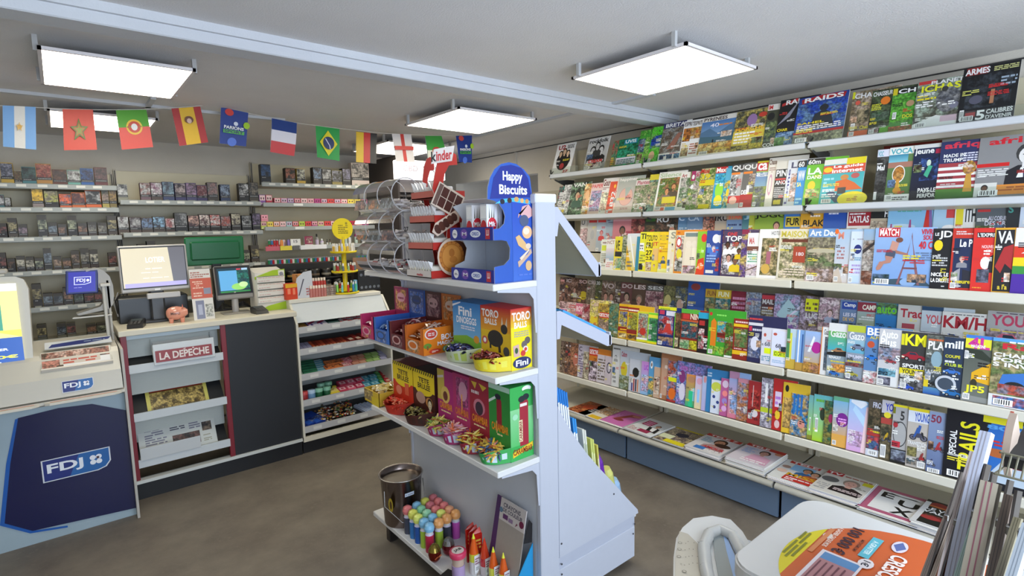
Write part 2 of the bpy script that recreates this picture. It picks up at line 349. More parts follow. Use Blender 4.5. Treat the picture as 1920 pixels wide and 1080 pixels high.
# beam and ceiling trim
b = B(); b.box(LX, 2.2, 2.262, RXW, 2.31, CZ, 'eee', 'beam_paint', .004); b.box(LX, 2.185, 2.30, RXW, 2.2, CZ, 'eee', 'beam_paint')
b.build('trim_1', kind='structure')
b = B(); b.box(RXW - .012, FY, 2.285, RXW, BY, 2.29, '333', 'matte'); b.build('trim_2', kind='structure')
b = B(); b.box(2.62, 1.9, CZ - .012, 2.66, BY, CZ, 'd0cdc8', 'beam_paint'); b.build('trim_3', kind='structure')
b = B(); b.box(-.3, 3.72, CZ - .016, 1.2, 3.75, CZ, 'c8c4bc', 'beam_paint'); b.box(.44, 3.5, CZ - .016, .465, BY, CZ, 'c8c4bc', 'beam_paint'); b.build('trim_4', kind='structure')
# hatch recess behind the magazine wall plane
shell('wall_hatch', RXW + .1, HX[0] - .2, 1.5, RXW + .8, HX[0] - .1, CZ, 'wall_paint')
shell('wall_hatch', RXW + .1, HX[1] + .1, 1.5, RXW + .8, HX[1] + .2, CZ, 'wall_paint')
shell('wall_hatch', RXW + .8, HX[0] - .2, 1.5, RXW + .9, HX[1] + .2, CZ, 'wall_paint')
# ---------------------------------------------------------------- magazine wall
BAYS = [2.255, 1.225, .19, -.85]; BAYT = [3.13, 2.245, 1.215, .18]
SHELF = [(3.0, 1.985, .0, 'top'), (3.0, 1.665, .0, 'second'), (2.9, 1.275, .0, 'third'), (2.85, .815, 0, 'fourth'), (2.85, .465, 0, 'fifth')]
BAYN = ['far-end bay', 'bay under the beam', 'middle bay', 'bay beside the writing table']
for k in range(4):
    y0, y1 = BAYS[k], BAYT[k]
    t = thing('magazine_rack', f'cream steel magazine rack with blue plinth, {ORD[k]} bay from the far end', 'shelving', (3.05, (y0 + y1) / 2, 0), group='magazine rack bays')
    def put(b, n, **kw): o = b.build(n, t, M=Matrix.Translation((-3.05, -(y0 + y1) / 2, 0))); return o
    put(B().box(3.295, y0, .02, 3.32, y1, 2.2, 'd9d0b4', 'painted_metal'), 'back_panel')
    for y in (y0 + .004, y1 - .024): put(B().box(3.27, y, .02, 3.295, y + .02, 2.22, 'cfc8b4', 'painted_metal'), 'slotted_upright')
    for i, (x, z, _, nm) in enumerate(SHELF):
        b = B()
        if i < 2:      # sloping racks with a clear lip
            b.prism_y([(x + .012, z - .012), (x + .09, z - .03), (3.29, z - .01), (3.29, z + .0), (x + .09, z - .015), (x + .012, z + .008)], y0 + .002, y1 - .002, 'cfcab8', 'painted_metal')
            b.box(x, y0 + .002, z - .016, x + .012, y1 - .002, z + .016, 'c9ccd0', 'painted_metal', .004)
        else:
            b.box(x + .006, y0 + .002, z - .02, 3.29, y1 - .002, z, 'd2ccba', 'painted_metal')
            b.box(x, y0 + .002, z - .024, x + .012, y1 - .002, z + .018, 'd6d2c4', 'painted_metal', .004)
        put(b, 'shelf')
        if i < 2: put(B().box(x - .001, y0 + .01, z + .016, x + .002, y1 - .01, z + .058, 'fff', 'acrylic'), 'clear_lip')
        if i < 2:
            put(B().box(x + .01, y1 - .012, z - .02, x + .014, y1 + .002, z + .05, '222', 'plastic').rod((x - .006, y1 - .005, z + .0), (x + .03, y1 - .02, z + .04), .0035, '111'), 'tie')
        b = B(); b.prism_y([(3.29, z - .02), (3.29, z - .11), (3.27, z - .11), (x + .05, z - .03), (x + .05, z - .02)], y1 - .012, y1 - .008, '444', 'painted_metal'); put(b, 'bracket')
        if i in (2, 3):   # raised rear step that carries the second row
            put(B().box(3.02, y0 + .004, z, 3.03, y1 - .004, z + (.13 if i == 2 else .15), 'c9c3b0', 'painted_metal').box(3.02, y0 + .004, z + .12, 3.29, y1 - .004, z + .13, 'c9c3b0', 'painted_metal'), 'rear_step')
    b = B(); b.box(2.78, y0 + .002, .225, 3.29, y1 - .002, .238, 'bdb8a8', 'painted_metal')
    b.prism_y([(2.79, .238), (2.79, .205)] + [(2.772 + .018 * cos(a), .2215 + .0165 * sin(a)) for a in [pi * 1.5 - j * pi / 8 for j in range(9)]], y0 + .002, y1 - .002, 'aaa79c', 'painted_metal', sm=True)
    put(b, 'base_deck')
    put(B().box(2.845, y0 + .004, .012, 2.86, y1 - .004, .222, '62758c', 'painted_metal').box(2.87, y0 + .004, 0, 2.9, y1 - .004, .014, '223', 'painted_metal'), 'kick_panel')
def magazine(name, M, w, h, t, ops, side='e8e6df', back='ddd', film=False, parent=None, vis=None):
    b = B(); b.box(0, 0, -t, w, h, 0, side, 'paper'); vis = vis or w
    if vis < w:
        f = ops.split(';')[0].split()
        if f[0] in 'PG': b.area(w, h).draw(' '.join([f[0], '0', '0', '1', '1'] + f[5:]))
        else: b.area(w, h).draw('R 0 0 1 1 ' + f[-1])
    b.area(vis, h, z=1e-4).draw(ops)
    if h > .15 and vis > .05:      # small print that every cover carries
        r = random.Random(ops + 'x'); q = []
        for _ in range(3):
            x = r.choice((.05, .5)); y = r.uniform(.1, .7); c = r.choice(['f0f0ec', 'f0f0ec', 'e8d840', '1c1c1c', 'c83030'])
            q.append(f'L {x} {y:.2f} {x + r.uniform(.25, .42):.2f} {y + r.uniform(.04, .09):.2f} {r.choice((2, 3))} {c}')
        if r.random() < .4: q.append('P {0:.2f} {1:.2f} {2:.2f} {3:.2f} {4} {5}'.format(*(lambda a, b_: (a, b_, a + .3, b_ + .14))(r.choice((.06, .6)), r.uniform(.05, .5)), r.choice(['c8a080', '5878a0', '7c9060', 'b8b8b8']), r.choice(['402c24', 'e0d8d0', '283848'])))
        if r.random() < .3: q.append('B .06 .03 .3 .12')
        b.draw(';'.join(q))
    if film:
        b.box(-.004, -.004, -t - .004, w + .004, h + .02, .006, 'fff', 'clear_film')
    return b.build(name, parent, M=M)
def leanM(x, y, z, tilt, yaw, roll=0):
    v = Vector((sin(tilt), 0, cos(tilt))); u = Vector((sin(yaw), -cos(yaw), 0)); v = (v - u * v.dot(u)).normalized()
    return frame((x, y, z), u, v) @ Matrix.Rotation(roll, 4, 'Z')
def row(items, X, Z, tilt, w, h, rowname, t=.005, dx=.0, name='magazine', film=()):
    """items: (px left edge, description, ops[, width[, height[, dz]]]); each leans on the next one along"""
    ys = [ypx(i[0], X, Z + .01) for i in items]; n = len(items)
    for k, it in enumerate(items):
        gap = ys[k] - ys[k + 1] if k < n - 1 else .3
        W_ = it[3] if len(it) > 3 and it[3] else w; H_ = it[4] if len(it) > 4 and it[4] else h; dz = it[5] if len(it) > 5 else 0
        tt = max(.002, min(t, gap * .1)); yaw = min(.13, math.asin(min(.5, (tt + .0015) / max(gap, .01)))) if gap < W_ else .0
        ops = it[2]
        o = magazine(name if len(it) < 7 else it[6], leanM(X, ys[k], Z + dz, tilt + random.uniform(-.01, .01), yaw, random.uniform(-.008, .008)), W_, H_, tt, ops, vis=min(W_, gap * 1.04) if k < n - 1 else W_)
        lb = f'{it[1]}, {ORD[k]} from far end, {rowname}'
        if len(lb.split()) > 16: lb = f'{it[1]}, {rowname}'
        tag(o, lb, 'magazine' if len(it) < 8 else it[7], 'magazines on the ' + rowname)
# ---------------------------------------------------------------- magazines, top shelf
TOP = [
(1033, 'white cover, four men in black around a red emblem', 'R 0 0 1 1 eee;E .5 .45 .36 .33 1a1414;H .3 .66 .09 db9 321 111;H .5 .72 .1 db9 432 111;H .7 .66 .09 eca 222 111;E .5 .25 .12 .1 a33;T .12 .8 .5 .95 a22 U2;L .6 .82 .95 .95 3 555;T .6 .03 .9 .12 c33 27', .2, .25),
(1092, 'grey and white cover, four faces under black lettering', 'G 0 0 1 1 999 ddd;T .05 .84 .95 .96 222 rockfolk;H .3 .6 .12 ccc 111 222;H .7 .6 .12 ddd 111 111;H .5 .74 .1 ccc 111 333;P .1 .05 .9 .3 ccc 222;T .2 .22 .85 .32 c22 CREAM;L .1 .06 .9 .18 3 eee', .2, .25),
(1142, 'dull green surf cover half hidden', 'P 0 0 1 1 586 a65;E .1 .8 .15 .1 b44;L .05 .1 .5 .4 4 db3', .18, .2),
(1152, 'green wave cover', 'P 0 0 1 1 0a6040 2a7;E .5 .55 .4 .2 063 3a8;R .25 .8 .85 .97 1a8fb0;T .3 .83 .8 .95 eff UVIS;R 0 .08 .9 .32 dde;L .05 .1 .85 .28 3 357', .19, .2),
(1190, 'leafy green cover with bubble lettering', 'P 0 0 1 1 5a4 9c6;P 0 .35 .5 .75 357 9ab;T .05 .78 .9 .96 4a3 COOL;L .05 .1 .9 .3 3 7b3;P .05 .1 .45 .3 ba7 543', .2, .24),
(1212, 'bright green garden cover', 'P 0 0 1 1 4b2 7c5;T .0 .8 .95 .97 5c2 GO;P .05 .4 .9 .75 24a 7a4;E .3 .2 .25 .12 ca8', .19, .25),
(1232, 'road through moorland with purple title band', 'R 0 0 1 1 eee;R 0 .86 1 1 336;T .1 .88 .95 .98 eee BRETA;P 0 .2 1 .86 6a5a48 9a9a96;Q .3 .3 .6 .3 .9 .7 .7 .7 965;L .05 .12 .4 .2 1 358;P .05 .04 .25 .16 246 8bc;P .38 .04 .62 .16 357 9ac;P .7 .04 .95 .16 258 7ac', .2, .26),
(1272, 'white bordered cover of orange street photos', 'R 0 0 1 1 eee;T .08 .86 .9 .97 544 ESPRI;P .08 .45 .9 .8 d83 643;L .1 .3 .9 .42 3 db5;P .1 .06 .9 .28 cb8 964', .19, .25),
(1287, 'white title cover with small mountain pictures', 'R 0 0 1 1 eee;T .05 .85 .95 .96 543 TESPRIT;P .0 .5 1 .8 c94 a86;L .1 .1 .8 .4 5 a53', .19, .25),
(1305, 'wide mountain lake cover with a lone hiker', 'G 0 0 1 1 c94 9bd;R 0 .88 1 1 e8e4dc;T .04 .89 .7 .98 433 PYRENEES;G 0 .45 1 .88 8ac 4a7ab8;Q 0 .45 0 .6 .25 .7 .5 .55 .75 .7 1 .82 1 .45 579;Q 0 .3 0 .5 .5 .46 1 .55 1 .3 467;P 0 0 1 .32 b84 dc8;E .4 .36 .02 .05 222;I .25 .72 .5 .82 eef 40;L .5 .74 .9 .8 1 d84;R 0 0 1 .05 e8e4dc', .23, .25),
(1368, 'yellow and purple climber cover', 'P 0 0 1 1 554 cb6;E .5 .75 .15 .15 97a;R 0 .15 1 .5 d8c34a;L .05 .2 .95 .5 4 eee;P .5 .05 .95 .3 dc5 865;E .8 .85 .12 .06 c43;T .05 .5 .9 .58 eb3 MARCHE', .2, .25),
(1428, 'narrow cover with a red M on white and a cap', 'R 0 0 1 1 454838;R 0 .86 1 1 e4ded8;T .05 .88 .4 .98 c22 IM;E .35 .72 .3 .09 222;P 0 .15 1 .6 344 785;T .03 .03 .95 .11 fff CON', .19, .26),
(1450, 'black military cover with a bird over sea', 'R 0 0 1 1 16161a;Q .1 .86 .9 .93 .9 1 .1 .92 b33;T .3 .88 .98 .98 eee RAI;Q .0 .45 .5 .7 1 .95 .6 .62 889;P 0 .0 1 .3 247 8ac;T .05 .32 .6 .38 dc2 CHAR;P 0 0 .5 .2 583 8a6', .2, .27),
(1484, 'blue soldier cover with curved red title plate', 'G 0 0 1 1 468 1c3c8c;P 0 .3 1 .85 2448b0 68a;Q .08 .86 .5 .92 .92 .88 .95 .98 .5 1 .06 .96 a22;T .12 .88 .9 .98 f0f0f0 RAIDS;E .55 .72 .09 .07 2a2e33;Q .3 .3 .38 .6 .55 .68 .7 .6 .8 .3 2c3238;L .05 .28 .95 .4 3 eee;R 0 .2 1 .25 a33;P 0 .02 1 .2 776 bb9;T .05 .4 .6 .45 dc2 SAHEL', .24, .26),
(1588, 'brown hunting cover with yellow corner', 'P 0 0 1 1 7a6a50 a98;R 0 .85 .12 1 cc2;T .12 .84 .95 .95 ddd CHA;E .3 .75 .12 .05 c54;P .3 .3 .9 .6 443 a97;R 0 0 1 .13 d6683c;B .1 .15 .3 .3;T .55 .16 .95 .23 dc2 Chas', .2, .24),
(1625, 'dark green hunting cover with orange plume', 'P 0 0 1 1 2c3020 564;T .05 .86 .95 .96 ddd CHASSEUR;E .65 .74 .22 .09 d72;L .05 .55 .5 .7 4 cc3;P .1 .3 .9 .5 565 353;P .05 .02 .5 .16 eee 866;R .55 .02 1 .16 6a3', .2, .23),
(1664, 'meadow green cover with a hare', 'G 0 0 1 1 483 5a4;P 0 .2 1 .85 4c9a30 62a83c;R 0 .85 .18 1 cb2;R .18 .86 1 1 1a1e18;T .22 .87 .9 .97 eee CH;E .75 .62 .16 .07 a86;B .1 .3 .25 .45;P 0 0 1 .13 b64 684;T .5 .3 .9 .38 cc3 DOS', .21, .22),
(1709, 'wild boar cover with yellow lettering', 'P 0 0 1 1 5a5a4c 9a9;R .02 .93 .4 1 b33;T .3 .9 1 .98 ddd PLANET;T .1 .76 .95 .9 dcdc28 ICHAS;E .72 .55 .26 .26 565860 888;E .62 .78 .07 .06 333;E .86 .42 .1 .07 778;L .03 .6 .45 .74 2 dc2;L .03 .45 .4 .58 3 eee;Q 0 0 1 0 1 .15 .5 .25 0 .1 eee;R .6 .1 .95 .22 dbc', .2, .23),
(1792, 'black gun magazine with a large white five', 'R 0 0 1 1 14161a;P .1 .25 .9 .85 101216 3a4048;R .06 .86 .45 1 822;T .04 .87 .48 .98 eee ARMES;L .55 .88 .97 .97 3 cc8;T .34 .03 .5 .2 fff 5;T .52 .12 .97 .2 eee CALIBRES;T .52 .03 .97 .1 eee D\'AVENIR;B .04 .06 .12 .24;R .15 .1 .33 .18 a33;L .04 .5 .35 .6 3 cc6;L .7 .6 .97 .78 3 9ab;E .3 .4 .12 .08 556;R .55 .3 .62 .55 a75', .185, .255),
]
row(TOP, 3.018, 1.998, .33, .2, .25, 'top shelf')
SECOND = [
(1040, 'teal and maroon cover behind the gondola top', 'P 0 0 1 1 2a7a70 823a4a;R .2 0 1 .8 ccc;L .2 .3 .9 .7 6 777', .19, .24),
(1049, 'grey cover with yellow burst', 'P 0 0 1 1 ddd 888;S .3 .15 .25 ec2', .19, .25),
(1062, 'dark cover of a man in green', 'P 0 0 1 1 2a3028 8a8;T .1 .86 .95 .98 eee VAN;H .5 .6 .16 ca8 221 354', .19, .26),
(1088, 'orange portrait cover', 'P 0 0 1 1 d89048 eda;E .5 .6 .3 .2 eb8;L .05 .1 .9 .3 4 eee', .19, .24),
(1100, 'pink sewing cover', 'R 0 0 1 1 e8ccc8;T .05 .84 .95 .96 d55 PAPER;P .1 .1 .9 .75 c9b 9ac', .19, .24),
(1121, 'white cookery cover with script title', 'R 0 0 1 1 eae4e0;T .05 .78 .9 .97 722 Gour;L .05 .68 .9 .76 2 966;P .05 .1 .9 .6 eec b98', .2, .27),
(1134, 'scarlet cover with white number', 'R 0 0 1 1 e24a26;E .55 .85 .12 .06 fb3;V .3 .1 .7 .7 eee 1832;R .75 0 1 1 e8d4c8', .2, .24),
(1150, 'pale grey cover of pink hands, thin white title', 'G 0 0 1 1 dcc8c0 a8b0a8;T .05 .86 .98 .97 f2eee8 happinez;E .5 .45 .36 .25 b88;E .5 .45 .34 .24 e2b0a0;Q .4 .7 .75 .7 .5 .4 a9b4ac;L .3 .1 .7 .16 2 a77', .215, .265),
(1183, 'green herb cover', 'P 0 0 1 1 5a7a3a b8a890;R 0 .8 1 .96 e4dcd8;T .1 .82 .9 .94 b56 Plantes;L .05 .1 .9 .28 4 eee', .2, .24),
(1209, 'yellow topped cover', 'P 0 0 1 1 7a9;R 0 .85 1 1 dc3;P 0 .2 1 .8 685 ba8', .19, .26),
(1224, 'white bordered cover of a couple among lemons', 'R 0 0 1 1 f0eee8;T .05 .86 .98 .97 bca Silence;P .08 .12 .9 .84 5a8030 b87850;H .7 .6 .1 d96 642 543;H .45 .5 .09 d96 532 766;R .3 .2 .85 .36 dccc20;R .05 .02 .45 .1 d64;R .5 .02 .9 .1 6ac', .205, .27),
(1266, 'pale garden cover, white border', 'R 0 0 1 1 f0efe8;P .08 .1 .95 .85 6a8a60 c8c0b8;T .1 .86 .6 .96 a44 Art', .2, .255),
(1284, 'garden cover with a purple round badge', 'P 0 0 1 1 7a9a50 cbb;R .1 .75 .5 1 a36;E .3 .85 .12 .06 eee;E .3 .6 .14 .06 eee;T .55 .85 .95 .97 c46 AT', .2, .255),
(1303, 'yellow headline cover with a red script title', 'P 0 0 1 1 688a38 dcd0a0;T .0 .88 .5 .99 c22 Maxi;T .0 .74 .6 .86 dccc00 39;R 0 .58 1 .72 dccc20;R .15 .03 .8 .13 dccc20', .2, .265),
(1332, 'sky blue cover with yellow discs', 'R 0 0 1 1 2fa0d0;R 0 .85 1 1 c33;T .05 .87 .95 .98 fff Maxi;E .5 .45 .35 .2 9d4;E .5 .2 .35 .13 e8e030;L .2 .1 .9 .2 2 fff;P .1 .6 .9 .82 6cd 29c', .2, .265),
(1352, 'turquoise edged cover with a yellow Q', 'P 0 0 1 1 4ab ec4;E .7 .4 .25 .1 ec2;R 0 .7 1 1 5ac', .19, .25),
(1362, 'zebra stripe cover with white title on grey', 'R 0 0 1 1 bbb;R 0 .8 1 1 4a4846;T .04 .84 .95 .97 eee QU;R .04 .76 .7 .81 e83;P .05 .3 .6 .75 eee 333;R 0 .12 1 .28 c33;E .4 .18 .3 .09 eba', .2, .27),
(1384, 'grey cover with a red kitchen machine', 'R 0 0 1 1 6a6866;T .04 .84 .95 .97 eee QU;R .04 .76 .7 .81 e83;R 0 .0 .9 .3 b02c2c;R .4 .3 .6 .5 eee;T .05 .3 .5 .4 fff DEF;P .5 .5 1 .75 cba 766', .2, .27),
(1408, 'mountain cover with a big white lettered red square', 'R 0 0 1 1 9ab860;R 0 .78 .8 1 c8323c;T .08 .8 .75 .95 fff ca;R 0 .96 .8 1 dc3;G 0 .4 1 .75 8ab 68b;P 0 0 1 .45 8a9a40 667;L .1 .66 .9 .74 2 ddd', .2, .275),
(1432, 'cream cover with a ring and maroon script', 'R 0 0 1 1 e4ddd2;T .04 .86 .95 .97 643 Chasse;E .4 .45 .25 .22 c9a;E .4 .45 .17 .16 e4ddd2;L .1 .7 .9 .82 3 a87', .2, .285),
(1446, 'black cover with large white letters', 'R 0 0 1 1 222224;R 0 .82 1 1 dcd6cc;T .06 .66 .9 .8 eee PIN;R .04 .58 .9 .62 c33;T .06 .48 .95 .57 eee ANO;L .05 .2 .9 .44 6 ccc;R .1 .05 .7 .15 cb2', .19, .26),
(1467, 'white cover with a vertical blue title', 'R 0 0 1 1 dadce2;V .08 .05 .3 .8 338 Lenne;P .4 .1 1 .7 b86 dcc;T .3 .82 .95 .95 446 LI', .2, .26),
(1488, 'bright blue consumer cover with white letters', 'R 0 0 1 1 1c8cd0;R 0 .85 1 1 222;T .05 .86 .7 .98 eee 60;T .1 .55 .9 .78 fff WW;T .1 .42 .6 .52 fe6 SA;L .1 .05 .8 .2 2 ade', .19, .25),
(1503, 'lime green consumer cover', 'R 0 0 1 1 6cbc2c;R 0 .87 1 1 222;T .05 .88 .75 .98 eee 60m;T .1 .66 .9 .8 fff LA;T .1 .56 .9 .64 fff DANS;E .4 .42 .22 .1 ec2;P .1 .15 .9 .35 dc9 7b4', .19, .255),
(1534, 'turquoise cover of a man in orange at a laptop, yellow corners', 'R 0 0 1 1 3cb0b8;R 0 .88 .55 1 e8e8e0;R .55 .86 1 1 e8d818;R 0 .68 1 .86 dc5038;T .25 .78 .95 .86 fff Le guide;T .22 .69 .95 .77 fff internet;E .12 .77 .11 .06 fc2;E .55 .58 .1 .06 c84;Q .35 .28 .35 .5 .6 .54 .8 .45 1 .3 d8621c;R .42 .22 .62 .36 333;Q .15 .25 .3 .3 .6 .1 .55 .03 .4 .03 246;E .8 .1 .35 .16 e8d818;L .68 .06 .92 .16 3 a63;E .8 .6 .1 .06 b55;L .05 .3 .3 .62 4 9de', .19, .24),
(1636, 'black and grey cover with pale blue letters', 'P 0 0 1 1 242422 555;R 0 .86 1 1 dde;T .05 .87 .5 .97 5ab VOC;T .08 .6 .7 .7 eee Mal;L .05 .72 .5 .76 1 eee;R 0 .05 .25 .2 ddd', .2, .265),
(1657, 'white cover with a gold trophy under a desert sky', 'G 0 0 1 1 463 685;R 0 .86 1 1 eeeeea;T .05 .87 .9 .97 4ab VOCA;G .0 .7 .75 .86 8cd 38a;R 0 .62 1 .72 a76;E .45 .5 .25 .16 eee;E .45 .5 .22 .14 b8782c c95;Q .35 .2 .55 .2 .5 .4 .4 .4 c8963c;E .45 .2 .16 .06 b8862c;R 0 0 1 .13 eee;L .1 .03 .9 .1 2 555', .2, .27),
(1703, 'navy cover of a sprinter with white lettering', 'G 0 0 1 1 112 18284c;R 0 .93 1 1 ddd;T .04 .8 .75 .93 eee jeune;R .8 .82 1 .9 a24;P .3 .35 .95 .75 14204a 3a5ca0;E .6 .66 .08 .06 cdc;Q .45 .45 .6 .62 .75 .6 .6 .4 4a8;T .3 .14 .95 .22 eee PAYS LE;T .3 .05 .95 .12 eee PERFOR;L .05 .6 .3 .7 3 89a', .205, .27),
(1752, 'striped flag cover with a gold cup', 'R 0 0 1 1 a33c44;R 0 .62 1 1 2c3460;T .1 .84 .98 .98 d4364c afriq;R 0 .5 1 .55 eee;R 0 .4 1 .45 eee;R 0 .3 1 .35 eee;R 0 .2 1 .24 ddd;L .6 .64 .95 .8 4 dde;T .1 .72 .65 .78 eee MADE IN;T .1 .64 .6 .7 eee TRUMP;G 0 0 1 .18 3a6a2c 583;E .78 .52 .16 .12 c8963c b87;Q .68 .12 .9 .12 .84 .42 .72 .42 c8963c;L .1 .2 .5 .28 3 ccc', .205, .27),
(1824, 'grey cover portrait of a man in a dark suit, orange strip', 'R 0 0 1 1 8a8a8c;T .12 .83 1 .97 cc2030 afrique;R 0 .5 .4 .56 c22;L .02 .34 .4 .48 4 ddd;H .6 .66 .12 e4e2e0 3a3a3a 1c1c24;Q .5 .3 .7 .3 .66 .46 .54 .46 eee;Q .58 .3 .62 .3 .63 .44 .57 .44 224;R 0 .04 1 .2 e0903c;R 0 .02 .28 .24 dcdcd8;H .13 .15 .04 643 222 333;L .3 .1 .9 .18 2 a52;P .75 .3 1 .6 555 888', .26, .27),
]
row(SECOND, 3.018, 1.678, .3, .2, .25, 'second shelf')
o = magazine('magazine', leanM(3.2, ypx(1655, 3.2, 1.9), 1.86, .1, 0), .3, .1, .005, 'R 0 0 1 1 8c3226;T .12 .5 .3 .8 c66 VO;E .65 .55 .1 .28 d95;L .05 .1 .6 .35 2 d94;R .78 .1 1 1 ddd;E .88 .55 .06 .2 555')
tag(o, 'dark red cover lying sideways behind the trophy and sprinter covers on the second shelf', 'magazine')
# third shelf, rear row (standing on the raised step) ------------------------------------------
R3B = [
(1085, 'pale cover with large white initial', 'R 0 0 1 1 ccc4bc;T .1 .8 .5 .95 666 U;P 0 0 1 .7 caa 988'),
(1099, 'grey cover with red logo tab', 'R 0 0 1 1 b8b4b0;R .1 .86 .9 .97 c03030;E .5 .5 .2 .14 aaa'),
(1116, 'light blue cover with red logo tab', 'R 0 0 1 1 a8b4c0;R .1 .86 .9 .97 c03030;H .5 .55 .15 c88 a33 c44'),
(1133, 'grey blue cover of a woman in red', 'R 0 0 1 1 9aa8b4;L .1 .84 .9 .95 2 557;H .4 .45 .15 c98 a44 c55'),
(1146, 'pink sports cover', 'R 0 0 1 1 c47a84;R 0 .88 1 1 d8a0a8;H .5 .6 .14 754 222 ddd;R .7 .1 1 .6 a8445a'),
(1180, 'dark red music cover', 'P 0 0 1 1 501c20 a55;H .6 .7 .12 a76 321 822;L .05 .2 .8 .5 3 a88'),
(1205, 'green and black cover', 'R 0 0 1 1 282c24;R .1 .85 .9 .97 3a6a2c;P .1 .2 .9 .75 653 432'),
(1225, 'black cover with white letters R U', 'P 0 0 1 1 1e1a18 6a4c3c;T .05 .82 .55 .97 ddd RU;H .7 .6 .15 a76 221 433'),
(1267, 'blue golf cover', 'R 0 0 1 1 5a84ac;T .05 .85 .6 .97 cde C;L .1 .6 .9 .7 2 bcd'),
(1284, 'steel blue cover with white headline', 'R 0 0 1 1 6484a8;T .05 .84 .7 .97 bcd CA;T .05 .56 .9 .64 dde CONFIANC'),
(1314, 'rust coloured face cover', 'P 0 0 1 1 8a4430 c98;T .1 .84 .8 .97 334 CH;H .5 .6 .18 b76 543 a53'),
(1336, 'sand coloured cover with dark letters', 'G 0 0 1 1 c8b080 a8a09c;T .0 .82 1 .97 1c1c24 IRU;P .1 .3 .9 .6 db8 ba8'),
(1358, 'blue cover with orange headline', 'R 0 0 1 1 7490b8;R 0 .84 1 1 a86;T .1 .86 .9 .97 d54 STAR;L .1 .7 .9 .78 1 236;R 0 .3 1 .6 c87868'),
(1387, 'teal cover with yellow green side band', 'G 0 0 1 1 5c8c94 3a7080;R .5 0 1 1 b0b840;T .1 .84 .5 .97 9bc J'),
(1410, 'lime running cover of a man in navy shirt', 'R 0 0 1 1 8aa83c;T .0 .84 1 .97 111 JOGG;H .72 .68 .1 c98 432 1a2860;L .05 .45 .55 .62 3 342', .2),
(1464, 'blue cover with yellow lettered plate', 'R 0 0 1 1 3c78c0;R .1 .66 .95 .88 d8c040;T .15 .69 .9 .85 111 FUR;P 0 .1 .9 .5 69c 37a'),
(1495, 'mustard cover with black title of two lines', 'R 0 0 1 1 d8a028;L .4 .86 .8 .93 1 fed;T .12 .66 .98 .8 111 BLAK;T .08 .48 .98 .62 111 MORTI;R .1 .3 .7 .44 db6'),
(1538, 'plain deep blue cover', 'G 0 0 1 1 4478c0 1c48a8;L .2 .9 .9 .97 1 dde;H .5 .42 .1 b98 555 68a;H .8 .46 .1 b98 555 68a', .2),
(1583, 'white cover with dark red title block', 'R 0 0 1 1 e4e0dc;R .05 .66 .98 .95 9c1c2c;T .1 .72 .9 .86 eee L\'ATLAS;L .1 .88 .9 .93 1 eee;H .4 .5 .14 432 111 a33;R .65 .3 1 .6 322;H .84 .5 .08 a87 333 966', .2),
(1626, 'black topped sand coloured cover', 'R 0 0 1 1 b8a890;R 0 .8 1 1 181818;T .75 .82 .95 .97 eee H;P 0 .2 1 .75 c8bca8 987;E .7 .45 .12 .08 a53'),
(1658, 'wide sky blue cover with three traffic cones', 'G 0 0 1 1 7ab0d8 8cc0e4;E .3 .6 .3 .05 b8d4ea;E .75 .4 .3 .05 b8d4ea;L .2 .86 .7 .96 2 5a9;E .12 .93 .06 .03 332;Q .72 .2 .92 .2 .85 .9 .8 .9 c83028;Q .92 .2 1 .2 .9 .9 .85 .9 8464a0;Q .42 .2 .55 .2 .5 .72 .47 .72 a04c84;Q .04 .2 .14 .2 .1 .65 .07 .65 a04c84', .27, .27),
(1743, 'pale blue cover with white salt shaker', 'R 0 0 1 1 a8c8e0;R .55 .78 .95 .95 c44;E .7 .6 .3 .06 eee;R .45 .2 1 .6 e4ecf0', .2),
(1784, 'white cover with black T H letters and yellow disc', 'R 0 0 1 1 e4e4e2;R .05 .65 .4 .95 e0d030;T .5 .7 1 .95 181818 ITH;P 0 .1 1 .6 443 8a8;E .3 .48 .25 .1 e0d030', .2),
(1822, 'dark grey newspaper special over a forest photo', 'G 0 0 1 1 3a4a34 5c6068;T .05 .88 .95 .98 f0f0f0 Le Monde;R .05 .82 .45 .86 b33;P 0 .1 .7 .6 4a5a34 7a8450;I .4 .68 .95 .75 dde AU COEUR;I .3 .6 .95 .67 dde DES GR;T .45 .5 .95 .58 eee FORTS;I .4 .42 .95 .49 dde FRANCE', .21, .27),
(1880, 'near black cover with teal letter', 'R 0 0 1 1 14181c;T .1 .84 .5 .97 3a8a80 S;R .2 .4 .8 .6 a87', .2),
(1903, 'pale cover with a navy V', 'R 0 0 1 1 cdd8e8;T .05 .74 .9 .95 1c1c4c VA;L .1 .3 .9 .6 4 779', .2),
]
row(R3B, 3.06, 1.40, .12, .19, .255, 'third shelf rear row')
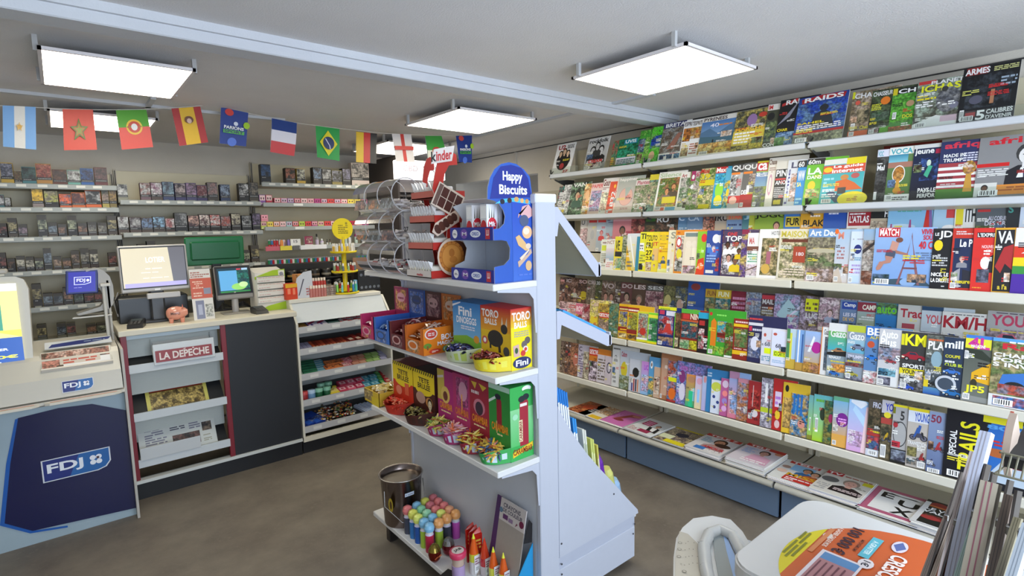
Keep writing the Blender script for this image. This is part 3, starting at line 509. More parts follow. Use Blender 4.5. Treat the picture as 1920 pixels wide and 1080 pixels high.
R3F = [
(1124, 'white puzzle cover with green banner', 'R 0 0 1 1 d8d8cc;L .1 .86 .9 .95 1 866;R .1 .62 .95 .8 c8d040;L .1 .1 .9 .55 8 776', .17, .21),
(1134, 'white cover with pale photo bands', 'R 0 0 1 1 e0dcd8;T .1 .84 .9 .96 a87 NCT;G 0 .3 1 .7 8ab dcc;L .1 .08 .9 .26 3 c88', .18, .21),
(1149, 'yellow puzzle cover with large V', 'R 0 0 1 1 dccc30;T .1 .6 .6 .88 222 VE;R .1 .4 .9 .55 222;P .1 .05 .9 .35 c9b888 7a8', .18, .23),
(1163, 'green grey cover with thin lines', 'P 0 0 1 1 8a9068 ccb;L .1 .5 .9 .9 5 453', .18, .24),
(1172, 'white cover with yellow corner and diagonal strip', 'G 0 0 1 1 dcc868 d8dce4;Q 0 .2 .3 0 .6 0 0 .7 e0b020;Q .2 .9 .3 .95 .9 .1 .8 .1 eee;L .1 .1 .6 .3 2 666', .19, .25),
(1190, 'teal spined booklet', 'R 0 0 1 1 3484a0', .17, .23),
(1196, 'yellow cover, black letters T I, white panel', 'R 0 0 1 1 e0dc30;T .1 .82 .8 .96 111 TI;R .0 .52 .6 .72 eee;L .05 .56 .5 .7 2 555;L .1 .25 .9 .45 3 884;R .05 .04 .6 .2 222', .18, .26),
(1208, 'yellow cover with stacked black headline', 'R 0 0 1 1 f0e020;T .05 .78 .9 .94 111 TOU;T .05 .6 .9 .75 111 FRI;T .05 .42 .9 .55 111 27;T .05 .3 .9 .39 111 23;P .1 .02 .9 .25 dc9 a87', .18, .255),
(1220, 'yellow cover with a smiling face inset', 'R 0 0 1 1 e8d030;T .05 .8 .6 .93 222 TO;T .1 .66 .8 .76 c43 IT;R .1 .3 .9 .6 e4b870;H .4 .16 .13 ca9 543 dc4', .19, .255),
(1232, 'golden yellow cover, smaller portrait', 'R 0 0 1 1 f0c818;L .05 .8 .9 .95 2 875;E .4 .85 .3 .08 db2;L .1 .5 .9 .75 4 c92;H .5 .35 .12 ca9 234 456;R 0 0 1 .1 dd8', .19, .26),
(1249, 'cream fashion cover of a tall figure', 'R 0 0 1 1 e4dcc0;T .3 .8 .9 .96 998 S;H .55 .66 .09 432 111 dcb;R .4 .1 .6 .55 e0d0c0;R .3 .03 .36 .12 333', .19, .27),
(1262, 'orange framed cover with football badge', 'R 0 0 1 1 e08a20;L .1 .92 .9 .98 1 a33;P .08 .05 .95 .88 a88 ddc;E .4 .72 .3 .12 c33;E .4 .72 .2 .08 eee;E .5 .45 .3 .12 e0d030;P .1 .05 .9 .3 554 aaa', .2, .27),
(1277, 'cover of two figures in white robes', 'R 0 0 1 1 e0d4c0;R .1 .88 .9 .97 788;E .35 .7 .2 .09 e8dccc;E .75 .7 .2 .09 e8dccc;R .15 .2 .55 .62 e8dcc8;R .6 .2 .95 .62 eee4d0;P .1 .02 .9 .2 cab 876', .2, .26),
(1303, 'lime starburst cover with red base', 'R 0 0 1 1 88c030;E .7 .85 .3 .1 d33;S .5 .55 .4 a4d840;Q 0 0 1 0 .8 .4 .2 .35 d84020;E .5 .2 .3 .08 e84', .19, .26),
(1319, 'blue football cover with rooster emblem', 'R 0 0 1 1 2a4898;E .6 .82 .22 .1 e4e4ec;Q .6 .78 .9 .72 .95 .9 .7 .9 e4e4ec;R .1 .5 .8 .64 3c78d0;H .5 .6 .12 dcc 88a 57c;L .1 .3 .8 .48 3 9be;R .1 .05 .6 .12 ddd;P .7 .1 1 .4 b33 358', .2, .265),
(1346, 'navy cover with speckled edge', 'R 0 0 1 1 1c2468;P .7 0 1 1 223 a54', .19, .27),
(1351, 'football cover crowded with players in yellow and white', 'R 0 0 1 1 4a3c5c;T .2 .88 .7 .96 c33 ONE;T .1 .76 .95 .88 eee TOP;P 0 .05 1 .72 dcd8d8 545;H .25 .68 .12 532 111 eee;H .7 .7 .12 986 211 eee;H .35 .4 .13 c98 321 e8e4f0;H .7 .36 .15 754 111 e0c020;H .85 .55 .1 643 111 e0c020', .2, .265),
(1385, 'purple cover with yellow splash', 'P 0 0 1 1 64488c c8b060;R 0 .9 1 1 824', .19, .27),
(1397, 'white home cover with a pink M', 'R 0 0 1 1 e8e8e6;T .15 .75 .6 .9 c66 MA;R 0 .6 1 .7 7a4a3c;L .1 .35 .9 .56 4 6a8;P 0 .05 1 .3 c8b8b8 dcd;Q 0 .15 1 .25 1 .28 0 .17 643', .2, .25),
(1417, 'broad white border around a flowering doorway', 'R 0 0 1 1 f0eeec;I .55 .88 .98 .96 555 HOTEL;P .15 .07 .92 .82 5c5c34 c8b48c;E .5 .4 .25 .3 8a7a50 c0a878;R .4 .3 .6 .55 a67;E .4 .2 .2 .1 d0a850', .225, .27),
(1455, 'beige home cover of a garden table, yellow title', 'R 0 0 1 1 dcd4c0;P .06 .04 .98 .82 7c7c50 d8c8a8;T .05 .84 .95 .96 c8b840 MAISON;R .1 .74 .95 .8 6a3424;R .5 .35 .9 .66 a8442c;T .6 .48 .85 .55 dcc 180;L .1 .1 .9 .25 3 dcb', .22, .27),
(1508, 'green brown decoration cover with sky blue band', 'P 0 0 1 1 7c7464 a8a080;R 0 .84 1 1 6a94c8;T .05 .86 .95 .98 e8ecf0 Art Dec;L .2 .6 .9 .66 1 d8c038;E .5 .58 .5 .05 b8b098;P 0 .3 1 .55 687850 a99c84;P 0 0 1 .25 8a7060 cbb', .215, .27),
(1561, 'pale cover with orange initial, stairs in shade', 'G 0 0 1 1 d4ccc8 a0bcd8;T .15 .82 .5 .95 e08870 M;L .15 .45 .6 .7 4 a87070;P .0 .25 .5 .36 5a6a40 889;Q 0 0 .6 0 .3 .3 0 .2 c8b8a8;E .05 .96 .12 .05 e86a20', .2, .265),
(1589, 'blue white wrapper with navy disc', 'R 0 0 1 1 cdd8ec;L .15 .84 .9 .88 1 99a;E .55 .66 .28 .09 1a2a70;R .35 .65 .75 .67 eee;L .2 .45 .85 .52 2 48a;L .2 .2 .85 .4 3 a9c;R .2 .02 .8 .16 c0d4f0', .14, .255),
(1613, 'stone house cover with rust lettering', 'P 0 0 1 1 b8b0a8 685040;T .1 .84 .9 .96 d87058 SON;Q 0 .55 1 .72 1 .78 0 .62 302828;G .0 .8 1 1 9ab 8ac;P 0 0 1 .25 6a3c28 b98', .2, .265),
(1633, 'wide cover of a boy leaping beside an iron tower', 'G 0 0 1 1 7aa0d8 94b4e0;Q .02 .03 .98 .03 .9 .1 .5 .14 .1 .1 3c5464;R .06 .84 .42 1.0 c4202c;T .08 .86 .4 .98 fff MATCH;L .1 .985 .35 1 1 fff;Q .42 .04 .46 .04 .52 .3 .58 .6 .615 .85 .66 .6 .7 .3 .76 .04 .8 .04 .72 .4 .64 .75 .62 .92 .6 .75 .52 .4 8a5c64;R .5 .3 .74 .33 7a4c54;R .54 .44 .7 .465 7a4c54;E .61 .08 .13 .07 8fb0dc;Q .3 .78 .42 .74 .38 .58 .26 .6 c89484;E .42 .79 .06 .045 7a4c3c;Q .22 .62 .38 .6 .36 .48 .2 .5 4c5468;Q .2 .52 .34 .5 .3 .4 .12 .36 .1 .4 .22 .44 b88474;Q .12 .42 .2 .4 .14 .28 .08 .26 .06 .3 b88474;Q .36 .62 .58 .56 .58 .53 .38 .56 a87464;T .76 .88 .98 .97 d02838 VIVRE;T .8 .79 .98 .87 d02838 SOUS;T .74 .64 .96 .77 d02838 40 C;L .7 .45 .98 .6 4 667a9c;P .02 .08 .3 .2 2c4444 587090;L .03 .04 .2 .07 1 dd4', .232, .27),
(1742, 'black newspaper supplement with yellow disc', 'R 0 0 1 1 18181c;T .3 .82 .95 .96 f0f0f0 JD;T .1 .88 .3 .93 eee LE;E .3 .72 .22 .09 e8d020;L .05 .38 .8 .54 4 ccc;L .05 .46 .5 .5 1 dc3;T .05 .2 .9 .27 fff NICE, LE;T .05 .11 .95 .18 fff LA DROITE;L .4 .04 .9 .07 1 ddd', .2, .265),
(1778, 'red bordered cover of a man in glasses', 'R 0 0 1 1 c03020;L .15 .9 .9 .97 2 dcc;R .1 .04 1 .84 202c50;T .35 .7 .9 .82 fff Le P;H .5 .5 .12 d8b0a0 887060 888890;Q .2 .04 .2 .3 .45 .36 .45 .04 9a9aa0;Q .6 .04 .55 .34 1 .3 1 .04 242430;T .1 .11 .95 .18 e0cc20 L\'heure;L .1 .06 .9 .09 1 ddd', .2, .265),
(1818, 'scarlet news cover with a phone sketch', 'R 0 0 1 1 d42c24;R .15 .85 1 .93 1c1c1c;T .18 .86 .98 .92 eee L\'EXPRE;T .4 .68 .95 .73 fcc NOUVEL;T .6 .62 .9 .66 fcc SEC;E .6 .45 .22 .1 eee;Q .7 .3 1 .3 1 .6 .8 .55 201c20;P .25 .14 .8 .35 334 667;L .1 .05 .5 .08 1 e93', .2, .265),
(1858, 'gold framed black cover with red flames', 'R 0 0 1 1 d8a020;R .05 .02 1 .97 181418;T .15 .76 .95 .95 e4e4e4 VA;Q .1 .4 .5 .7 1 .75 1 .35 .6 .45 .4 .3 a82424;T .3 .05 .8 .13 dcc030 a l\'a', .2, .265),
(1893, 'rainbow striped cover with white panel on top', 'R 0 0 1 1 e8e8ec;T .3 .8 .95 .95 c83040 FIG;R .0 .55 1 .72 d83c28;T .1 .59 .95 .69 eee A qui;R .0 .42 1 .55 e8d020;R 0 .3 1 .42 3c9040;R .0 .0 1 .3 4c2c98', .22, .265),
]
row(R3F, 2.925, 1.29, .14, .2, .26, 'third shelf front row')
# fourth shelf -----------------------------------------------------------------------------------
R4B = [
(1047, 'small brown face cover', 'P 0 0 1 1 a87868 544;L .1 .85 .9 .97 1 eaa'), (1057, 'brown celebrity weekly with bold title', 'P 0 0 1 1 987060 433;T .1 .84 .9 .96 dcc ICI'),
(1068, 'brown and white weekly', 'P 0 0 1 1 b89080 643;H .5 .6 .2 c98 543 ccb'), (1080, 'weekly with yellow oval on brown', 'P 0 0 1 1 8a6450 433;E .6 .45 .4 .14 d8c030;T .1 .84 .9 .96 dbb SO'),
(1097, 'grey brown cover with pale letters', 'P 0 0 1 1 7c6c58 a98;T .1 .84 .9 .96 cbb CRI'), (1113, 'olive cover with white number', 'P 0 0 1 1 6c7048 443;T .1 .84 .6 .96 ccc 30'),
(1125, 'brown cover of two faces, large letters', 'P 0 0 1 1 7c5c4c 987;T .05 .76 .95 .92 cbb VOI;H .3 .5 .15 c98 432 ccc;H .7 .5 .15 c98 432 ccc', .19), (1150, 'striped brown cover', 'P 0 0 1 1 4c4038 765;L .1 .3 .9 .8 6 a99'),
(1160, 'maroon cover of a dark haired woman', 'R 0 0 1 1 6c4444;T .1 .82 .9 .95 cbb DO;H .5 .55 .2 b98 221 a87'), (1182, 'brown cover of a pale face, white letters', 'R 0 0 1 1 5c4438;T .1 .82 .9 .95 dcc LES;H .5 .5 .2 c98 876 876'),
(1207, 'brown cover of piled pink shoes', 'P 0 0 1 1 8c5c68 d8b8b8;R 0 .8 1 1 4a4440;T .1 .84 .9 .95 ccc SES', .2), (1240, 'comic cover of a cream figure on olive', 'P 0 0 1 1 6c6c40 848058;E .35 .5 .3 .25 c8bc78;E .8 .4 .25 .2 485c78', .2),
(1262, 'grey blue comic cover', 'P 0 0 1 1 46586c 8a8450;E .4 .5 .25 .15 ca9', .18), (1285, 'tall blue activity cover', 'R 0 0 1 1 2c58a8;E .4 .86 .25 .08 944;R .1 .1 .9 .4 3c68c0;E .5 .25 .3 .1 c83', .21, .28), (1318, 'yellow headed FUN cover partly covered', 'P 0 .0 1 .8 2c7060 a96;R 0 .78 1 1 c8a030;T .15 .82 .9 .95 853 FUN'),
(1338, 'yellow headed FUN cover of a teal game', 'P 0 0 1 .8 2c8088 ba8;R 0 .78 1 1 d8b838;T .15 .82 .8 .95 eec FUN', .2), (1366, 'crimson cover with pink swirls', 'R 0 0 1 1 7c1c34;L .1 .2 .9 .9 6 c8a', .18), (1394, 'pale blue drawing cover', 'P 0 0 1 1 8c9cb4 b8a8a0;L .1 .8 .9 .9 1 669'),
(1424, 'dark green cover with white capitals', 'P 0 0 .9 .6 9c9070 544;R 0 .6 1 1 4c2c30;T .05 .74 .9 .86 ccc MAIL;R 0 .86 1 .96 b34;L .05 .5 .9 .7 3 bbb'),
(1447, 'foil bag of iridescent paper', 'P 0 0 1 1 84a0b8 c0a0c8;Q .1 .5 .5 .9 .9 .6 .6 .3 a8c8d0;Q .2 .1 .5 .5 .9 .1 .6 .2 8060a8;Q .5 .45 .55 .5 1 .8 1 .7 ded8ec;R 0 0 1 .08 301818', .2, .24),
(1495, 'brown pack with yellow sticker', 'P 0 0 1 1 6c5c54 b8a8c0;R .25 .66 .9 .94 dce020;L .3 .7 .85 .9 2 653;T .3 .5 .9 .62 ddd LUC', .2, .24),
(1530, 'pink cover of a girl in lilac', 'P 0 0 1 1 b898a4 d8c8c8;T .1 .84 .9 .95 e8d8dc Sup;H .5 .66 .12 dbb 654 a8b0c8', .19, .24),
(1570, 'blue camper cover', 'R 0 0 1 1 6c84a8;R .1 .8 .9 .96 2848a0;T .2 .83 .85 .94 eee Camp;T .2 .64 .9 .72 dde LES RE;T .2 .54 .8 .62 e8c068 DE VO;P .1 .1 .9 .5 5878a0 345'),
(1602, 'maroon headed camping cover', 'G 0 0 1 1 b8b860 88a4b8;R 0 .78 1 .98 8c3040;T .25 .82 .95 .93 eed CAMP;L .1 .6 .9 .7 2 ddd;L .1 .35 .8 .5 2 dd6'),
(1636, 'green lettered cover with black tyre', 'P 0 0 1 1 587c50 4888b8;T .05 .78 .9 .94 68c030 auto;R 0 .45 1 .75 2878b8;E .65 .35 .22 .17 222;E .65 .35 .12 .09 c8a020', .2),
(1677, 'white magazine with large red tractor lettering', 'R 0 0 1 1 c4c4c0;T .1 .74 .98 .92 a82838 Trac;R .2 .52 .7 .62 a84450;P 0 0 1 .35 8a7a68 a98;Q .3 .3 .6 .3 .5 .42 .4 .42 964', .21),
(1722, 'grey cover with red lettering above a road', 'R 0 0 1 1 bcc8d0;T .2 .66 .95 .84 c05058 YOU;R 0 .92 1 1 246;P 0 0 1 .5 787880 aab;Q .3 .1 1 .35 1 .4 .3 .2 a44', .19),
(1760, 'wide white cover of a blue and a yellow car', 'R 0 0 1 1 dcdcd8;T .03 .66 .98 .92 a82030 KM/H;L .2 .94 .9 .98 1 777;C .04 .4 .42 2048a8;C .5 .44 .4 e0b820;C .5 .28 .45 ddd;T .03 .04 .4 .18 333 GUIDE;C .5 .02 .3 9c2c30', .235, .22),
(1842, 'pink lettered classic car cover', 'R 0 0 1 1 a8a8a8;T .05 .74 1 .94 b83c5c YOUNGTIM;L .1 .96 .9 .99 1 545;P 0 0 1 .68 8c7c84 b8a8b0;C .05 .35 .45 c86078;C .5 .3 .45 c05070;C .1 .05 .5 888', .28, .24),
]
row(R4B, 3.06, .955, .14, .17, .235, 'fourth shelf rear row')
R4F = [
(1047, 'pink lettered white women weekly', 'R 0 0 1 1 d8c8c8;T .1 .6 .95 .75 c03070 Open;P 0 .75 1 1 caa 866;P 0 0 1 .55 c8a8a0 865', .16, .2),
(1062, 'red and white weekly', 'P 0 0 1 1 c89088 ddd;L .1 .8 .9 .95 2 b33', .15, .2), (1077, 'pink weekly with white capitals', 'R 0 0 1 1 c86880;T .1 .7 .9 .9 edd ROY;P .1 .1 .9 .6 eaa 844', .16, .2), (1090, 'dark red spined weekly', 'P 0 0 1 1 842c34 caa', .14, .2),
(1104, 'pale yellow sewing weekly', 'P 0 0 1 1 d8cc60 c8b088;T .1 .82 .9 .95 caa Caid;R .1 .3 .9 .5 d8c030', .18, .24), (1119, 'yellow crime magazine with red title block', 'P 0 0 1 1 c8a838 8a7040;R .15 .55 .95 .72 c83020;T .2 .58 .92 .69 eee DETECTIVE;P .1 .1 .9 .5 876 b98', .19, .22),
(1140, 'teal and green comic', 'P 0 0 1 1 4c8070 7c7c4c', .17, .23),
(1158, 'red toy magazine with yellow bands', 'R 0 0 1 1 d8a818;R 0 .8 1 .93 8c2420;L .05 .83 .95 .91 1 dc8;P .1 .35 .9 .78 6c70a0 c0b040;R 0 .22 1 .34 8c2420;L .1 .25 .9 .31 1 fc3;P .05 .03 .95 .16 853 dc9', .2, .235),
(1174, 'yellow toy magazine with brick figure', 'R 0 0 1 1 e0b020;R 0 .8 1 .93 9c2820;L .05 .83 .95 .91 1 fed;P .1 .3 .9 .78 b0a838 8c8c40;R .0 .18 1 .3 8c2420;P .05 .03 .95 .16 b83 543', .2, .235),
(1193, 'yellow framed pack with red toy', 'R 0 0 1 1 d8d830;P .08 .08 .9 .94 a0b0a0 b86050;E .5 .35 .25 .12 c03828;R 0 .08 1 .14 eee', .17, .2),
(1213, 'bright green framed toy pack', 'R 0 0 1 1 78d030;R 0 .84 1 .94 e8e040;P .1 .1 .9 .82 50806c 384;R 0 0 1 .07 e8d820', .17, .2),
(1231, 'blue toy magazine with red robot pack, yellow header', 'R 0 0 1 1 1c2c70;R 0 .92 1 1 e0e020;R .08 .8 .35 .9 c83858;R .45 .78 .95 .9 dde;P .05 .3 .85 .76 b83c40 8890b8;Q .3 .35 .5 .6 .7 .6 .8 .35 c84038;P .05 .04 .9 .24 34488c a86;L .1 .93 .9 .98 1 8a3', .2, .25),
(1262, 'dark toy magazine with green edge', 'P 0 0 1 1 3c3830 886040;R 0 0 .1 1 68c030;P .15 .05 .6 .3 dc9 888', .16, .22),
(1274, 'crimson toy magazine with teal dragon', 'R 0 0 1 1 8c2c20;R 0 .9 1 1 58b040;R .1 .76 .45 .88 c83838;T .5 .76 .98 .9 edc NIN;R 0 .7 1 .74 c85c30;P .05 .3 .95 .7 205c6c a85040;P 0 .03 .5 .25 c8c8a8 7a7;P .5 .03 1 .25 d0c830 653', .2, .25),
(1306, 'black toy booklet with blue top', 'R 0 0 1 1 20181c;R 0 .85 1 1 28a0c8;R .1 .68 .6 .8 b03030;P .1 .1 .6 .6 a8505c dcc;L .6 .1 .95 .4 4 ddd', .18, .24),
(1325, 'tall green toy magazine with orange figure', 'R 0 0 1 1 40a030;L .3 .86 .95 .92 1 8d6;E .12 .89 .08 .04 c33;Q .15 .2 .15 .72 .3 .8 .45 .72 .45 .2 e08020;P .5 .3 1 .75 48a8b8 c06030;R .5 .4 1 .5 8c2820;P .1 .02 .9 .2 6b4 ab4', .22, .27),
(1357, 'green pack with small figures', 'P 0 0 1 1 4c8030 8a4c30;R 0 0 1 .06 eee', .16, .2),
(1372, 'brick red toy pack, yellow bands, green figure', 'R 0 0 1 1 8c2820;R 0 .8 1 .87 e8c020;L .1 .9 .9 .97 1 ecc;P .1 .3 .9 .76 5c8048 907050;R 0 .12 1 .22 e8b820;L .1 .25 .9 .29 1 ecc', .17, .23),
(1400, 'navy toy magazine with sea animal', 'R 0 0 1 1 2c2c54;R 0 .78 1 .84 d8d8e0;R .05 .66 .25 .76 c83050;L .3 .67 .95 .75 1 ccd;P .05 .1 .95 .5 4c5c88 a8a8b8;E .5 .4 .3 .15 dde;L .05 .9 .95 .97 1 c44', .2, .26),
(1425, 'white bagged colouring pack, half hidden', 'R 0 0 1 1 d8d8e4;T .3 .5 .8 .62 667 68;E .3 .8 .12 .05 b54;R .3 .3 .9 .45 e0f020;L .1 .1 .9 .25 3 48a', .15, .2),
(1444, 'white bagged colouring pack with lime sticker', 'R 0 0 1 1 dce0f4;T .25 .52 .6 .64 556 68;L .62 .54 .9 .6 1 778;R .15 .28 .9 .44 e0f420;T .2 .3 .85 .42 452 ICI CARTE;E .2 .9 .12 .04 b54;L .1 .1 .9 .2 2 9bd', .16, .19),
(1472, 'bagged pack of green and yellow tubes', 'R 0 0 1 1 bcd0dc;R 0 0 .3 1 4c8858;R .3 .0 .5 .9 d8d848;R .6 0 .9 .8 a8c8e8;R 0 .0 1 .25 c8a840', .14, .21),
(1490, 'bagged pack with blue stripes', 'R 0 0 1 1 7ca4d8;R .2 0 .35 1 eee;R .6 0 .75 .9 305898;R 0 0 1 .2 b89040', .12, .21),
(1505, 'bagged activity pack with magenta disc', 'G 0 0 1 1 c8a058 98b8e8;E .7 .62 .3 .14 b02890;P 0 0 1 .25 c09040 a76;Q .2 .5 .5 .9 .6 .85 .35 .5 e8ecf8', .14, .21),
(1535, 'white car paper with orange spine', 'R 0 0 1 1 dcdcdc;R 0 0 .12 1 e08838;T .3 .84 .9 .96 777 Gaz;P .5 .1 1 .8 888 456', .18, .24),
(1548, 'white lettered classic car cover, green top, tan coupe', 'R 0 0 1 1 8898a4;R 0 .85 1 1 ddd;G 0 .5 1 .85 4ab 68b050;T .1 .74 .95 .88 e4e4e4 Gazol;C .2 .42 .8 a87850;Q 0 .4 1 .4 1 .5 0 .45 222;T .1 .34 .7 .39 eee RENAULT;L .2 .28 .9 .32 1 dc3;T .06 .08 .2 .18 eee 5;P .25 .1 .95 .25 b86 d94;C .1 .02 .6 2c68b8', .185, .265),
(1583, 'white lettered car cover with grey saloon', 'R 0 0 1 1 8c98a8;R 0 .88 1 1 b8c038;T .1 .74 .95 .88 e4e4e4 Gazol;G 0 .5 1 .74 58a8c8 9bc;C .2 .55 .8 707c98;T .1 .4 .9 .46 dde TRIUMPH;L .1 .33 .8 .38 1 d8c838;P 0 .25 1 .32 844 666;C .0 .06 .7 a8a040;P 0 .0 1 .06 445 99a', .185, .265),
(1617, 'blue hatchback cover, white title', 'R 0 0 1 1 5880b0;R 0 .8 1 1 2868b8;T .1 .84 .95 .97 eee BE;T .3 .78 .9 .83 d8c838 ALPI;E .4 .68 .25 .06 c05030;C .05 .4 .95 2070c8;P 0 0 1 .22 c04c58 ddd', .18, .27),
(1643, 'white weekly with large stacked title and small cars', 'R 0 0 1 1 c4c4c8;T .06 .84 .8 .98 f4f4f4 Auto;T .06 .7 .75 .84 f4f4f4 Plus;P .0 .45 1 .68 a89098 7888a0;C .1 .5 .5 8898b8;C .3 .4 .5 a03840;R 0 0 1 .32 dcdcdc;P .05 .18 .8 .31 387090 7ab;P .05 .02 .6 .16 99a 445;T .75 .46 .95 .56 eee S', .19, .265),
(1684, 'black cover, yellow K title, dark red hot hatch', 'R 0 0 1 1 383838;R .0 .76 .12 .95 d8d020;T .14 .76 .95 .96 ece820 KM;C .05 .5 .9 982030;T .1 .38 .95 .45 eee SPORTI;R .0 .26 1 .37 e0d020;T .1 .275 .95 .355 222 YOUNGTI;P 0 0 1 .25 8c8890 444;C .0 .0 .6 2850c0;C .2 .14 .6 d8d8d8', .2, .265),
(1730, 'grey cover with white letters and pale blue car', 'P 0 0 1 1 6c7068 465058;T .1 .76 .95 .9 eee PLA;L .1 .91 .9 .96 1 d63;E .6 .6 .3 .14 88a4b0;T .05 .36 .9 .42 ccc LA SAGA;L .05 .3 .8 .35 1 aaa;Q 0 .1 .25 .12 .25 .3 0 .3 d8c020;C .25 .14 .7 222;G 0 0 1 .12 2858a8 58a', .185, .26),
(1763, 'navy cover with yellow heading and silver wheel', 'R 0 0 1 1 24344c;T .05 .82 .9 .95 e8e8e8 mill;T .1 .66 .8 .71 d8d020 COUPE;L .1 .58 .8 .64 1 ddd;T .1 .52 .95 .57 c8d838 CLUB BL;C .05 .38 .8 3870c0;E .2 .22 .5 .14 c0c4cc;E .2 .22 .38 .1 3c4858;C .1 .02 .9 2068a8', .185, .26),
(1801, 'four wheel drive cover, pink and yellow title, gold jeep', 'G 0 0 1 1 6c7068 4a5048;R 0 .8 .9 .97 e0d830;R .0 .95 1 1 3c78c8;T .1 .8 .85 .97 c83090 4L;T .2 .815 .7 .86 eee MAGAZINE;B 0 .64 .14 .76;E .35 .7 .1 .03 c8d030;Q .3 .32 .98 .28 .98 .62 .5 .5 .3 .44 e0a818;L .4 .36 .9 .42 2 543;E .4 .28 .12 .07 332;T .1 .12 .8 .25 e8e030 JP5;Q 0 0 1 0 1 .08 0 .1 8a8c88;Q 0 .8 .6 .78 .98 .66 .98 .62 .4 .66 2c3428', .2, .28),
(1852, 'rally cover of a blue race car, white slogan', 'P 0 0 1 1 6a7c48 a89870;R 0 .95 1 1 58a0e0;T .12 .82 1 .93 c82838 Rallye;L .2 .94 .9 .98 1 eee;T .02 .73 .95 .79 eee CHAMPIONN;T .02 .66 .98 .72 f4f4f4 PORSCHE 5;T .02 .59 .95 .65 f4f4f4 S INVITENT;Q .1 .3 .9 .22 1 .5 .5 .55 .15 .48 3c74c0;E .3 .3 .14 .09 222;P .1 .2 1 .34 b05040 889;R 0 0 1 .18 ddd;P .05 .02 .45 .16 3878b8 b66;P .52 .02 .98 .16 543 987', .25, .28),
]
row(R4F, 2.875, .83, .1, .19, .25, 'fourth shelf front row', dx=0)
